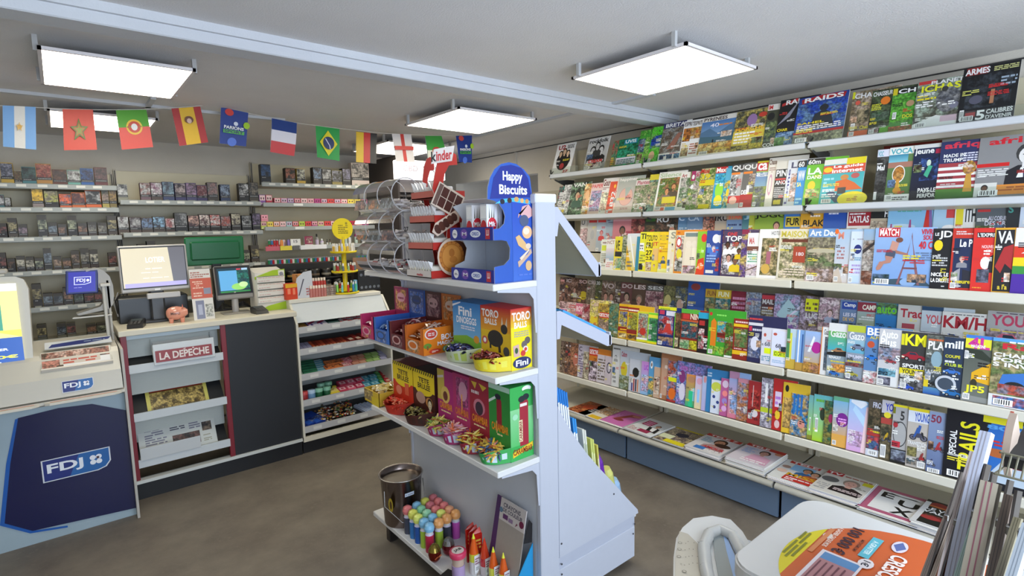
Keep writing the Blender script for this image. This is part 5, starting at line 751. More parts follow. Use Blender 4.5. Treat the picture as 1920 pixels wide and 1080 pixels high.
LC = [('green', '2c8050'), ('blue', '3870a8'), ('red', 'b82c38'), ('white', 'dcd8d4')]
def lighter_mesh(c, base):
    b = B(); b.box(-.009, -.006, 0, .009, .006, .035, base, 'plastic', .003).box(-.009, -.006, .034, .009, .006, .07, c, 'gloss', .003).box(-.008, -.005, .07, .008, .005, .078, 'bbb', 'metal'); return b
def lighters(xa, xb, n, z, shelf, bases, y=4.885, seq=(0, 1, 2, 3)):
    for k in range(n):
        nm, c = LC[seq[k % len(seq)]]; x = xpx(xa + (xb - xa) * (k + .5) / n, y, z)
        tag(lighter_mesh(c, bases[int(k / n * len(bases))]).build('lighter', M=Matrix.Translation((x, y, z - .003))), f'{nm} topped lighter, {ORD[k]} from the divider, {shelf}', 'lighter', f'lighters on the {shelf}')
lighters(503, 528, 5, 1.459, 'upper lighter shelf', ['c83040'], seq=(0, 1, 2, 2, 3)); lighters(503, 640, 33, 1.293, 'lower lighter shelf', ['8890b0', 'c8d0c8', 'c03050', 'b02c40', 'e8d050']); lighters(668, 690, 6, 1.293, 'lighter shelf beside the doorway', ['c03050'], seq=(0, 1))
def trayfront(px0, px1, z, c, d):
    x0 = xpx(px0, 4.84, z); x1 = xpx(px1, 4.84, z)
    b = B(); b.box(x0, 4.832, z - .018, x1, 4.841, z + .02, c, 'card'); o = b.build('shelf_strip'); tag(o, d, 'shelf label'); return o
for a in [(498, 524, 1.459, 'c86070', 'red pink promotional strip on the upper lighter shelf'), (525, 547, 1.459, 'e0cc40', 'yellow promotional strip on the upper lighter shelf'), (549, 561, 1.459, '666', 'short grey strip beside the yellow one, upper lighter shelf'), (563, 612, 1.459, 'e8e8ec', 'long white price strip on the upper lighter shelf'),
          (530, 550, 1.293, 'a8b8b0', 'pale green strip on the lower lighter shelf'), (551, 601, 1.293, '9c2c44', 'dark crimson strip on the lower lighter shelf'), (603, 618, 1.293, 'd8c83c', 'yellow strip on the lower lighter shelf')]: trayfront(*a)
def bottle(px, z, r, h, c, cap, desc, y=4.9, neck=.35, grp='bottles on the upper lighter shelf', x=None):
    t = thing('bottle', desc, 'bottle', (xpx(px, y, z) if x is None else x, y, z), group=grp)
    B().lathe([(r * .95, 0), (r, .004), (r, h * .66), (r * neck, h * .76), (r * neck, h * .8)], 12, c, 'plastic').build('body', t)
    B().lathe([(r * (neck + .12), h * .78), (r * (neck + .12), h * .98), (r * neck * .8, h)], 10, cap, 'plastic').build('cap', t)
    B().lathe([(r * 1.02, h * .12), (r * 1.02, h * .55)], 12, random.choice(['ddd', 'c8b8d0', 'b8c8c0']), 'paper').build('sticker', t); return t
for px, r, h, c, cap, d in [(595, .016, .115, '888', '181818', 'tall grey bottle with black cap'), (604, .016, .07, 'c8b8d8', 'eee', 'small lilac bottle, white cap'), (614, .008, .065, '333', '222', 'tiny dark bottle'), (619, .008, .065, '643', '222', 'tiny brown bottle'), (641, .014, .14, 'b8b8c0', 'd8c0c0', 'tall bottle with pink cap behind the yellow sign'),
    (649, .013, .14, 'a8c0a8', 'd8d8d8', 'tall greenish bottle'), (656, .014, .14, '202838', 'dcdcdc', 'navy bottle with white cap'), (668, .016, .145, '983c64', 'd8b0b0', 'magenta bottle with pink cap'), (682, .017, .12, '98c8b8', 'c8d870', 'pale green and aqua bottle')]:
    bottle(px, 1.459, r, h, c, cap, d + ', upper lighter shelf')
b = B(); b.box(0, 0, 0, .07, .04, .1, 'd8d0d0', 'card'); b.X = frame((0, 0, 0), (1, 0, 0), (0, 0, 1)); b.area(.07, .1).draw('R .0 .3 1 1 983058;P .2 .4 .9 .9 984060 cba'); tag(b.build('carton', M=Matrix.Translation((xpx(572, 4.9, 1.48), 4.9, 1.455))), 'crimson and white carton standing alone on the upper lighter shelf', 'carton')
for k, (px, c) in enumerate([(528, 'e08838'), (535, 'd8a0b0'), (541, '8070b8'), (534, 'ddd')]):
    b = B(); b.lathe([(.014, 0), (.014, .06), (.008, .075)], 10, c, 'plastic'); tag(b.build('lip_balm', M=Matrix.Translation((xpx(px, 4.88, 1.5), 4.88 + .03 * (k % 2), 1.455))), f'{["orange", "pink", "violet", "white"][k]} stubby tube next to the first lighters, upper lighter shelf', 'tube')
b = B(); b.box(0, 0, 0, .085, .004, .06, 'e4e4e4', 'card'); b.X = frame((0, 0, 0), (1, 0, 0), (0, 0, 1)); b.area(.085, .06).draw('T .3 .45 .7 .85 556 15'); tag(b.build('price_card', M=Matrix.Translation((xpx(545, 4.86, 1.5), 4.86, 1.475))), 'white price card reading 15 on the upper lighter shelf', 'sign')
# ---------------------------------------------------------------- vape cabinet with lit sign
t = thing('vape_cabinet', 'tall dark display cabinet by the back wall with a lit white sign box', 'cabinet', (2.66, 4.85, 0)); TR = Matrix.Translation((-2.66, -4.85, 0))
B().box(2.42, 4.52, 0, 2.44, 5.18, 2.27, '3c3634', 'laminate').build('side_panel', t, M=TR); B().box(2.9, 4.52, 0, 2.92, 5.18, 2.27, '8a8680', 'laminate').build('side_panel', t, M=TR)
B().box(2.44, 5.16, 0, 2.9, 5.18, 2.27, '4a4444', 'laminate').build('back_panel', t, M=TR)
B().box(2.44, 4.54, 1.94, 2.9, 4.56, 2.05, '7c7674', 'laminate').build('fascia', t, M=TR)
for z in (.3, .7, 1.1, 1.5, 1.9): B().box(2.44, 4.56, z, 2.9, 5.16, z + .018, '5a5452', 'laminate').build('shelf', t, M=TR)
b = B(); b.box(2.4, 4.46, 2.055, 2.9, 4.56, 2.225, 'fff', 'sign_light', .006); sg = b.build('sign_box', t, M=TR)
b = B(); b.X = frame((2.4, 4.458, 2.055), (1, 0, 0), (0, 0, 1)); b.area(.5, .17).draw('I .1 .4 .4 .72 8c808c CBD;I .5 .4 .96 .72 8c808c VAPE'); b.build('lettering', t, M=TR)
# pegboard with hanging goods and cable duct on the magazine wall
t = thing('pegboard', 'cream perforated board with hooks beyond the far end of the magazine racks', 'pegboard', (3.31, 3.33, 1.5)); b = B(); b.box(-.012, -.19, -1.2, .012, .32, .4, 'b8b09c', 'painted_metal')
for i in range(12):
    for j in range(16): b.box(-.0135, -.17 + i * .04, .36 - j * .04, -.0125, -.158 + i * .04, .372 - j * .04, '6a6456', 'matte')
b.build('board', t)
for i in range(5):
    for j in range(2): B().rod((-.012, -.13 + i * .09, .2 - j * .3), (-.12, -.13 + i * .09, .19 - j * .3), .003, '888', 'metal', 6).build('hook', t)
for i in range(9):
    c = ['2c2c2c', '5c5048', '888078', '3c3838'][i % 4]; y = 3.33 - .13 + (i % 5) * .09; z = 1.5 + .19 - (i // 5) * .3
    b = B(); b.box(-.02, -.03, -.17, .02, .03, 0, c, 'plastic', .01).box(-.022, -.028, -.03, -.018, .028, .02, 'c8c0b0', 'paper')
    tag(b.build('blister_pack', M=Matrix.Translation((3.24 - (i % 3) * .02, y, z))), f'hanging blister pack on the pegboard, {ORD[i % 5]} hook of the {"upper" if i < 5 else "lower"} line', 'blister pack', 'packs on the pegboard')
B().box(RXW - .012, 3.9 + .0, 2.1, RXW, 3.93, CZ - .04, 'c8c2b8', 'painted_metal').build('trim_5', kind='structure')
# ---------------------------------------------------------------- counter with newspaper rack
FYC = 3.86
t = thing('sales_counter', 'sales counter with pale worktop, black front panel and red framed newspaper bays', 'counter', (.72, 4.1, 0)); TR = Matrix.Translation((-.72, -4.1, 0))
B().box(.215, 3.835, 1.012, 1.228, 4.36, 1.045, 'd2ccba', 'laminate', .003).build('worktop', t, M=TR)
B().box(.775, FYC, .125, 1.212, FYC + .018, 1.012, '1e2127', 'laminate').build('front_panel', t, M=TR)
b = B(); b.box(.235, FYC + .3, .125, .775, FYC + .32, 1.012, '303438', 'laminate').box(.225, FYC + .02, .125, .24, 4.34, 1.012, 'bbb8ae', 'laminate').box(1.2, FYC + .018, .125, 1.215, 4.34, 1.012, '4a3c38', 'laminate'); b.build('carcass', t, M=TR)
for x in (.222, .748): B().box(x, FYC - .004, .125, x + .03, FYC + .03, 1.012, '7c1f2c', 'painted_metal', .002).build('red_post', t, M=TR)
B().box(.215, FYC - .012, .105, 1.215, FYC + .04, .125, 'cfd2ce', 'laminate').build('base_strip', t, M=TR)
B().box(.22, FYC + .012, 0, 1.215, FYC + .03, .105, '17191d', 'laminate').build('plinth', t, M=TR)
B().box(.252, FYC + .012, .985, .75, FYC + .03, 1.01, 'b8c8d0', 'laminate').build('top_rail', t, M=TR)
TRY = [(.795, 1.0), (.5, .77), (.212, .47)]
for z, zt in TRY:
    b = B(); b.prism_x([(FYC + .01, z), (FYC + .012, z - .012), (FYC + .29, zt - .05), (FYC + .29, zt - .03), (FYC + .02, z)], .254, .748, '26282a', 'laminate')
    b.build('sloping_shelf', t, M=TR)
    B().box(.254, FYC + .1, zt - .16 + .02, .748, FYC + .105, zt, 'b9bfba', 'laminate').build('white_back', t, M=TR)
    B().box(.25, FYC - .006, z - .012, .752, FYC + .004, z + .038, 'c9cfd2', 'laminate').build('tray_lip', t, M=TR)
# newspapers in the bays
def leaf(name, x, z, w, h, t_, ops, label, grp=None, y=FYC + .012, ang=.32, cat='newspaper', side='d8d4c8'):
    b = B(); b.box(0, 0, -t_, w, h, 0, side, 'paper'); b.area(w, h).draw(ops)
    o = b.build(name, M=frame((x, y, z), (1, 0, 0), (0, sin(ang), cos(ang)))); tag(o, label, cat, grp); return o
t2 = thing('newspaper_holder', 'white newspaper holder with a red title plate in the top bay of the counter', 'holder', (.375, FYC, .83))
b = B(); b.X = frame((0, -.018, -.015), (1, 0, 0), (0, .1, 1)); b.box(0, 0, -.006, .33, .125, 0, 'c4c8c8', 'plastic', .002); b.build('front_plate', t2)
b = B(); b.X = frame((0, -.02, -.012), (1, 0, 0), (0, .1, 1)); b.area(.33, .125, z=.004).draw('R .03 .1 .95 .66 8c1c20;T .09 .2 .9 .56 e0d4cc LA DEPECHE;Q .46 .58 .5 .58 .52 .63 .5 .63 e0d4cc;Q .62 .58 .66 .58 .64 .64 .63 .64 e0d4cc'); b.build('title_plate', t2)
b = B(); b.prism_x([(-.01, 0), (.09, .13), (.09, .12), (-.005, 0)], 0, .006, 'c4c8c8', 'plastic').prism_x([(-.01, 0), (.09, .13), (.09, .12), (-.005, 0)], .324, .33, 'c4c8c8', 'plastic'); b.build('side_cheek', t2)
for k in range(4): leaf('newspaper', .385, .826 + .004 * k, .31, .12, .004, 'R 0 0 1 1 d8d8d4;L .05 .3 .95 .95 4 998;R .1 .7 .9 .9 a88', 'folded newspaper standing in the white holder in the top bay', 'newspapers in the white holder', y=FYC + .02 + .01 * k, ang=.5)
leaf('newspaper', .325, .512, .335, .21, .012, 'R 0 0 1 1 c8c060;R .06 .04 .94 .94 5a4018;R .06 .66 .94 .9 8c2c20;T .25 .72 .7 .86 d89a70 RECOURIR;P .06 .04 .94 .64 4c3c10 c0a860', 'magazine with a red headed photo of beans and yellow border, middle bay', y=FYC + .03, ang=.7, cat='magazine')
leaf('newspaper', .265, .235, .42, .26, .012, 'R 0 0 1 1 c4c8c4;R .02 .93 .98 .95 667;L .08 .3 .35 .8 9 778;L .4 .55 .6 .85 6 445;R .42 .12 .78 .42 543c38;P .42 .12 .78 .42 6c4c44 2c2828;R .82 .38 .95 .6 543;P .82 .38 .95 .6 2c2424 765;L .65 .5 .8 .9 7 778;L .84 .65 .95 .9 5 445;R .1 .1 .25 .25 432;L .82 .08 .93 .3 5 998', 'grey broadsheet newspaper with photos, bottom bay of the counter', y=FYC + .02, ang=.5)
b = B(); b.box(0, 0, 0, .32, .004, .075, 'c4c8ca', 'plastic', .001).box(0, .004, 0, .32, .05, .004, 'c4c8ca', 'plastic'); tag(b.build('clear_stop', M=Matrix.Translation((.262, FYC - .012, .245))), 'white plastic stop holding the broadsheet in the bottom bay', 'tray')
# ---------------------------------------------------------------- candy unit
XC0, XC1 = 1.225, 1.955
t = thing('candy_unit', 'white stepped confectionery unit at the end of the sales counter', 'display unit', (1.59, 4.1, 0)); TR = Matrix.Translation((-1.59, -4.1, 0))
for x in (XC0, XC1 - .015): 
    b = B(); b.prism_x([(FYC, .105), (FYC, .95), (3.98, 1.085), (4.36, 1.085), (4.36, .105)], x, x + .015, 'd6d2c4', 'laminate'); b.build('side_panel', t, M=TR)
B().box(XC0, FYC - .004, .09, XC1, FYC + .02, .125, 'd8d2c0', 'laminate').build('base_strip', t, M=TR)
B().box(XC0, FYC + .02, 0, XC1 + .1, FYC + .035, .09, '15171c', 'laminate').build('plinth', t, M=TR)
B().box(XC0, 3.975, 1.085, XC1 - .02, 4.4, 1.112, 'dcd8cc', 'laminate', .003).build('top_ledge', t, M=TR)
b = B(); b.prism_x([(3.885, .955), (3.98, 1.083), (3.99, 1.083), (3.895, .955)], XC0 + .015, XC1 - .015, 'c6ccd0', 'laminate'); b.build('sloping_fascia', t, M=TR)
B().box(XC0 + .015, 4.24, .11, XC1 - .015, 4.25, 1.08, '3a3432', 'laminate').build('back_panel', t, M=TR)
TZ = [.905, .748, .565, .375, .178]
for z in TZ:
    b = B(); b.prism_x([(FYC + .01, z - .02), (4.16, z + .045), (4.16, z + .052), (FYC + .01, z - .012)], XC0 + .015, XC1 - .015, '2c2a2c', 'laminate'); b.build('sloping_shelf', t, M=TR)
    B().box(XC0 + .015, 4.155, z + .04, XC1 - .015, 4.165, z + .13, 'b4b8b6', 'laminate').build('white_back', t, M=TR)
    B().box(XC0 + .015, FYC, z - .024, XC1 - .015, FYC + .01, z + .022, 'b9b9bb', 'laminate').build('tray_lip', t, M=TR)
    for x in (1.3, 1.48, 1.66): B().box(x, FYC - .002, z - .012, x + .06, FYC + .001, z + .01, 'd8d8d4', 'paper').area(.05, .015, x, 0).build('price_label', t, M=TR)
def slope(z, y): return z - .01 + (y - FYC - .01) / .29 * .065
TN = ['top', 'second', 'third', 'fourth', 'bottom']
def sweet(px, r, w, d, h, c, ops, desc, row=0, yaw=0, grp=None, cat='sweets', name='sweet_pack', tilt=.22, up=0):
    z = TZ[r]; y = FYC + .025 + row * d; x = xpx(px, y, z + .03)
    b = B(); b.box(0, 0, 0, w, d * .95, h, c, 'card', .001)
    b.area(w, d * .95, z=h).draw(ops)
    o = b.build(name, M=Matrix.Translation((x, y, slope(z, y) + up)) @ Matrix.Rotation(tilt, 4, 'X') @ Matrix.Rotation(yaw, 4, 'Z'))
    tag(o, f'{desc}, {TN[r]} tray of the confectionery unit', cat, grp or f'sweets on the {TN[r]} tray'); return o
sweet(557, 0, .09, .09, .02, 'c8a838', 'P .05 .05 .95 .95 c8a050 a87838', 'mustard sweet packet at the counter end')
for k in range(2): sweet(578 + 18 * k, 0, .078, .15, .025, '4c4088', 'R .08 .05 .95 .9 d8d4e4;Q .1 .2 .9 .5 .9 .7 .1 .4 b82c58;R .3 .05 .5 .3 4c4088', f'white and violet gum pack, {["nearer the counter", "nearer the gondola"][k]}')
sweet(614, 0, .1, .16, .025, '1c3c34', 'L .15 .55 .85 .85 2 cdd;R .1 .1 .9 .2 688', 'dark green gum pack')
for k in range(7): sweet(634 + 9.5 * k, 0, .042, .08, .02, 'd8d4d4', 'R .1 .1 .9 .5 c83848;L .1 .6 .9 .9 1 c66', f'red and white gum packet, {ORD[k]} from the green pack', row=k % 2 * .3)
for k in range(7): sweet(640 + 9.5 * k, 0, .042, .07, .02, 'c83848', 'R .1 .1 .9 .5 e4dcdc', f'crimson gum packet in the rear line, {ORD[k]} along', row=1.2)
for k in range(3): sweet(562 + 8 * k, 1, .035, .13, .022, '2c2428', 'R .1 .05 .9 .95 8888a8', f'silver chocolate bar, {ORD[k]} from the counter end')
for k in range(11): sweet(586 + 6.6 * k, 1, .03, .14, .02, '4c1c14', f'R .1 .05 .9 .9 {["a8482c", "6c2418", "8c3020"][k % 3]};R .2 .05 .8 .2 d8a888', f'brown chocolate bar, {ORD[k]} after the silver ones')
for k in range(8): sweet(656 + 7 * k, 1, .04, .08, .035, '7c2820', f'R .1 .1 .9 .6 {["c8b0a0", "a83830"][k % 2]}', f'chocolate bag, {ORD[k]} from the brown bars', row=k % 2 * .4, yaw=.2)
for k in range(5): sweet(560 + 6 * (k % 5), 2, .03, .2, .012, '88a898', 'R .2 .05 .8 .95 a8c8b8', f'pale green mint stick, {ORD[k]} from the counter end', grp='mint sticks')
for i in range(6):
    for j in range(2): sweet(570 + 12 * j - i * 1.6, 2, .058, .034, .02, '1c5c40', 'R .05 .5 .95 .9 3a8c68', f'dark green mint box, {ORD[i]} row, {["first", "second"][j]} column', row=i * 1.02 , up=.002 * i, grp='dark green mint boxes')
for i in range(6): sweet(594 - i * 1.5, 2, .075, .034, .018, '4888a0', 'R .1 .4 .9 .9 98bcc8', f'teal mint box, {ORD[i]} row back', row=i * 1.02)
for i in range(2):
    for j in range(3): sweet(612 + 16 * j, 2, .068, .07, .03, ['d87840', 'd87840', 'c8707c'][j], 'P .05 .1 .95 .95 e08850 683028' if j < 2 else 'P .05 .1 .95 .95 c8687c dcb0b0', f'{["orange", "orange", "pink"][j]} sweet box, {["front", "rear"][i]} row, {ORD[j]} along', row=i * 1.05, grp='orange and pink sweet boxes')
for i in range(3):
    for j, (c, n) in enumerate([('b8705c', 'copper'), ('b87860', 'rust'), ('78a050', 'leaf green'), ('88b060', 'light green'), ('8c88a8', 'grey violet')]): sweet(663 + 13 * j - i * 2, 2, .055, .055, .024, c, 'R .1 .2 .9 .9 ' + ['c89078', 'c89880', '98b870', 'a8c880', 'a8a8c8'][j], f'{n} sweet box, {["front", "middle", "rear"][i]} row', row=i * 1.02, grp='sweet boxes by the gondola')
def can(px, r, row, c, top, d):
    z = TZ[r]; y = FYC + .05 + row * .07; t3 = thing('sweet_tub', f'{d}, {TN[r]} tray of the confectionery unit', 'tub', (xpx(px, y, z + .03), y, slope(z, y)), group='chewing gum tubs')
    B().lathe([(.026, 0), (.028, .004), (.028, .055), (.026, .06)], 16, c, 'plastic').build('body', t3); B().lathe([(.029, .052), (.029, .072), (.026, .076), (.0, .077)], 16, top, 'plastic').build('lid', t3)
for a in [(570, 3, 0, 'a02c30', 'c04848', 'red gum tub at the counter end'), (584, 3, 0, '6890b8', 'a8c4e0', 'pale blue gum tub'), (598, 3, 0, '1c5838', '80b8a0', 'green gum tub in front beside the blue one'), (613, 3, 0, '1c5838', '78b098', 'green gum tub in front, next to yellow'), (602, 3, 1, '1c5838', '80b8a0', 'green gum tub behind'), (616, 3, 1, '1c4830', '70a890', 'dark green gum tub behind, next to yellow')]: can(*a)
sweet(620, 3, .08, .12, .03, 'e0c838', 'R .1 .2 .9 .8 e8d880;L .2 .4 .8 .7 2 a84', 'yellow sweet box')
for i in range(2):
    for j in range(3): sweet(637 + 16 * j, 3, .062, .08, .035, ['c8405c', 'd8607c', 'c03858'][j], 'R .15 .2 .85 .7 e8c8d0;E .5 .45 .2 .15 b83050', f'pink sweet box, {["front", "rear"][i]} row, {ORD[j]} along', row=i * 1.05, grp='pink sweet boxes')
for i in range(3):
    for j in range(2): sweet(682 + 16 * j - i * 2, 3, .062, .055, .03, '4898b0', 'R .15 .2 .85 .8 a0c8d4;E .5 .5 .2 .2 3c88a0', f'aqua sweet box, {["front", "middle", "rear"][i]} row, {ORD[j]} column', row=i * 1.05, grp='aqua sweet boxes')
for i in range(4): sweet(714 - i * 3, 3, .035, .05, .03, '3c8848', 'R .2 .2 .8 .8 78b068', f'green sweet stick box, {ORD[i]} row back', row=i); sweet(723 - i * 3, 3, .06, .05, .03, 'b83038', 'E .5 .5 .3 .3 dcb8a0', f'red sweet box near the gondola, {ORD[i]} row back', row=i)
for k in range(2): sweet(577 + 15 * k, 4, .09, .17, .035, '2448a8', 'P .1 .1 .9 .5 2040a0 98a8c8;R .1 .0 .5 .3 2c5cc0', f'royal blue bag, {["nearest the counter", "beside the wrapped sweets"][k]}', yaw=.35)
for k in range(5): sweet(687 + 8 * k, 4, .03, .16, .02, 'b8c4dc', 'R .3 .05 .5 .95 6c84b0', f'blue and white striped stick pack, {ORD[k]} along', yaw=.3)
rr = random.Random(5); b = B()
for k in range(260):
    x = xpx(600 + 66 * rr.random(), 3.95, .2); y = FYC + .03 + .2 * rr.random(); z = slope(TZ[4], y) + rr.random() * .05
    b.X = Matrix.Translation((x, y, z)) @ Matrix.Rotation(rr.uniform(0, 6), 4, 'Z') @ Matrix.Rotation(rr.uniform(-.8, .8), 4, 'X')
    c = rr.choice(['c8784c', 'd8a070', 'a83c2c', '6c9058', 'c8c4b8', 'd8a848', '4c3428', 'e0d8d0'])
    b.add([(-.014, 0, 0), (-.007, -.006, 0), (.007, -.006, 0), (.014, 0, 0), (.007, .006, 0), (-.007, .006, 0), (0, 0, .008), (0, 0, -.004)], [(0, 1, 6), (1, 2, 6), (2, 3, 6), (3, 4, 6), (4, 5, 6), (5, 0, 6), (1, 0, 7), (2, 1, 7), (3, 2, 7), (4, 3, 7), (5, 4, 7), (0, 5, 7)], c, 'gloss')
o = b.build('wrapped_sweets', kind='stuff'); tag(o, 'heap of loose wrapped sweets on the bottom tray of the confectionery unit', 'sweets')
# ---------------------------------------------------------------- things on the top ledge
LZ = 1.112
t = thing('dark_display', 'black two tier display full of round black tins behind the ledge', 'display', (1.62, 4.62, .0)); 
B().box(-.42, -.02, 1.0, .42, .14, 1.33, '1c1a1a', 'laminate').box(-.42, -.1, 0, .42, .14, 1.115, '3a3632', 'laminate').build('body', t)
B().box(-.42, -.1, 1.205, .42, -.02, 1.212, '2c2a2a', 'laminate').build('shelf', t)
for i in range(2):
    for j in range(8 if i else 7):
        x = 1.25 + j * .095; tt = thing('round_tin', f'round black tin with gold ring, {ORD[j]} from counter, {["lower", "upper"][i]} row of black display', 'tin', (x, 4.56, 1.117 + i * .097), group='round black tins')
        B().lathe([(.036, 0), (.038, .004), (.038, .05), (.036, .055)], 18, '1c1a18', 'plastic').build('body', tt); B().lathe([(.0385, .018), (.0385, .034)], 18, ['6a5a48', '8a8478', 'a08848', '504840'][j % 4], 'paper').build('band', tt); B().lathe([(.039, .055), (.039, .07), (0, .072)], 18, '2c2a28', 'plastic').build('lid', tt)
bx = lambda px, y: xpx(px, y, LZ + .05)
def carton(px, y, w, d, h, c, ops, desc, cat='box', z=LZ, name='carton', yaw=0, mat='card'):
    b = B(); b.box(0, 0, 0, w, d, h, c, mat, .001); b.X = frame((0, 0, 0), (1, 0, 0), (0, 0, 1)); b.area(w, h).draw(ops); o = b.build(name, M=Matrix.Translation((bx(px, y), y, z)) @ Matrix.Rotation(yaw, 4, 'Z')); tag(o, desc, cat); return o
carton(536, 4.0, .085, .08, .115, 'c84020', 'R 0 .3 1 .7 d83818;R 0 .75 1 1 e0a820;R .15 .35 .4 .7 e86;R .6 .3 .8 .7 e86', 'orange red carton with yellow lid on the ledge beside the drawers', yaw=.1)
carton(556, 4.1, .11, .08, .17, 'c88850', 'R 0 0 1 1 d0905c;P 0 .4 .7 1 b88048 d8a868', 'tall orange tan carton on the ledge')
b = B(); b.X = frame((0, 0, 0), (1, 0, 0), (0, .1, 1)); b.prism([(0, 0), (.13, 0), (.13, .2), (.07, .19), (.02, .15), (0, .08)], -.006, 0, 'c8ccd4', 'card'); b.area(.13, .2, z=.0005).draw('Q .15 .1 .22 .12 .55 .7 .48 .7 445;L .6 .1 .95 .4 3 a66'); tag(b.build('price_board', M=Matrix.Translation((bx(556, 4.0), 4.02, LZ))), 'pale grey shaped card with a pen drawing on the ledge', 'sign')
for i in range(2):
    for j in range(6):
        px = 583 + 5.2 * j; y = 4.02 + i * .06; x = bx(px, y); tt = thing('flavour_bottle', f'salmon bottle with cream cap, {["front", "rear raised"][i]} line, {ORD[j]} from the counter', 'bottle', (x, y, LZ + i * .05), group='salmon flavour bottles')
        B().lathe([(.012, 0), (.012, .06), (.007, .066)], 10, ['b87068', 'b83830'][i], 'plastic').build('body', tt); B().lathe([(.009, .064), (.009, .085), (.0, .087)], 8, 'e8d8c8', 'plastic').build('cap', tt)
B().box(bx(583, 4.07), 4.07, LZ, bx(616, 4.07), 4.12, LZ + .05, '4c2c28', 'laminate').build('riser'); tag(bpy.data.objects['riser'], 'small dark riser under the rear salmon bottles on the ledge', 'riser')
for j in range(4):
    carton(611 + 4.5 * j, 4.03, .022, .03, .075, ['a89888', '988070', 'b8a898', '887868'][j], 'L .1 .1 .9 .9 4 655', f'{ORD[j]} slim beige box beside the salmon bottles on the ledge')
# yellow three tier stand
YS = (bx(648, 4.06), 4.06, LZ)
t = thing('carousel_stand', 'bright yellow three tier carousel stand with a round sign on the ledge', 'display stand', YS)
def disc(z, r, n): b = B(); b.lathe([(r * .9, z), (r, z + .004), (r, z + .016), (r * .95, z + .012), (.02, z + .01)], 24, 'e8d010', 'plastic'); return b.build(n, t)
disc(0, .1, 'base'); disc(.02, .07, 'base_step'); disc(.165, .1, 'tier'); disc(.315, .1, 'tier')
B().lathe([(.018, 0), (.018, .36), (.012, .37)], 12, 'e0c810', 'plastic').build('column', t)
B().rod((0, 0, .36), (0, 0, .44), .012, 'e0c810').build('neck', t)
b = B(); b.X = frame((0, -.005, .5), (1, 0, 0), (0, 0, 1)); b.prism([(.082 * cos(i * pi / 16), .082 * sin(i * pi / 16)) for i in range(32)], -.008, 0, 'f0d810', 'plastic'); b.area(.12, .12, -.06, -.06).draw('L .2 .2 .85 .8 5 8a7a18;E .75 .85 .08 .08 a89818'); b.build('round_sign', t)
YC = ['c8c8d0', '98b888', 'd8b040', 'a83030', 'e0e0e0', '607080']
for lev, z, n in ((0, .036, 11), (1, .181, 12), (2, .331, 12)):
    for k in range(n):
        a = 2 * pi * k / n; c = YC[(k * 2 + lev) % 6]
        if lev == 0: c = ['58c8a0', '98e060', '78c8c8', 'c83030', '3888c8'][k % 5]
        b = B(); b.lathe([(.009, 0), (.009, .05), (.006, .056), (.0065, .075), (0, .077)], 8, c, 'plastic', rings=[c, c, 'eee', 'eee'])
        tag(b.build('e_liquid', M=Matrix.Translation((YS[0] + .078 * cos(a), YS[1] + .078 * sin(a), LZ + z - .018))), f'small e-liquid bottle on the {["bottom", "middle", "top"][lev]} tier of the yellow carousel, {ORD[k]} round', 'bottle', f'bottles on the {["bottom", "middle", "top"][lev]} tier of the carousel')
b = B(); b.box(0, 0, 0, .03, .03, .1, '3888b8', 'plastic', .004); tag(b.build('blue_tube', M=Matrix.Translation((bx(664, 4.04), 4.04, LZ))), 'bright blue upright tube to the gondola side of the yellow carousel', 'tube')
t = thing('pod_display', 'black display of round silver pods beside the yellow carousel on the ledge', 'display', (bx(672, 4.1), 4.1, LZ)); B().box(0, 0, 0, .19, .08, .17, '18191d', 'laminate', .003).build('body', t)
for i in range(3):
    for j in range(5):
        if i == 1: continue
        b = B(); b.X = frame((0, -.002, 0), (1, 0, 0), (0, 0, 1)); b.prism([(.025 + j * .036 + .012 * cos(q * pi / 6), .03 + i * .05 + .012 * sin(q * pi / 6)) for q in range(12)], 0, .004, '8c9098', 'metal'); b.build('pod', t)
b = B(); b.box(0, 0, 0, .12, .004, .1, '9c7458', 'card'); tag(b.build('cardboard_sheet', M=Matrix.Translation((bx(664, 4.3), 4.3, LZ + .16))), 'plain brown cardboard panel behind the carousel', 'card')
B().box(bx(664, 4.31), 4.31, LZ, bx(690, 4.31), 4.36, LZ + .16, '2c2826', 'laminate').build('panel_support'); tag(bpy.data.objects['panel_support'], 'dark block under the brown cardboard panel', 'box')
# ---------------------------------------------------------------- counter-top devices
CTZ = 1.045
t = thing('till_monitor', 'large grey framed touch monitor with a pale screen at the counter', 'monitor', (.45, 4.07, CTZ)); u = Vector((1, 0, 0)); vv = Vector((0, .12, 1)).normalized(); Mx = frame((-.185, -.02, .2), (1, -.03, .01), vv)
b = B(); b.X = Mx; b.box(0, 0, -.035, .365, .29, 0, 'b4b0ac', 'plastic', .006); b.build('housing', t)
b = B(); b.X = Mx; b.area(.365, .29, z=.0006).draw('R .025 .07 .975 .965 26262a'); b.area(.365, .29, z=.001); b.draw('R .04 .1 .96 .94 d8ceb4;Q .76 .1 .96 .1 .96 .94 .72 .94 605e66;R .06 .1 .95 .19 b0a8e0;T .38 .62 .66 .74 f4f0ec LOTIER;L .25 .48 .78 .52 1 eeeae0;L .3 .4 .7 .43 1 eeeae0;L .32 .28 .7 .31 1 eeeae0', 'screen'); b.build('screen_glass', t)
b = B(); b.X = Mx; b.area(.365, .29, z=.002).draw('R .47 .015 .55 .05 e8e8e8'); b.build('badge', t)
b = B(); b.box(-.04, .02, 0, .04, .1, .22, '38383a', 'plastic', .01).box(-.1, -.02, 0, .1, .12, .018, '2c2c2e', 'plastic', .004); b.build('stand', t)
b = B(); b.box(-.06, -.045, .155, .12, -.015, .19, 'b8b4b0', 'plastic', .004); b.build('card_reader', t)
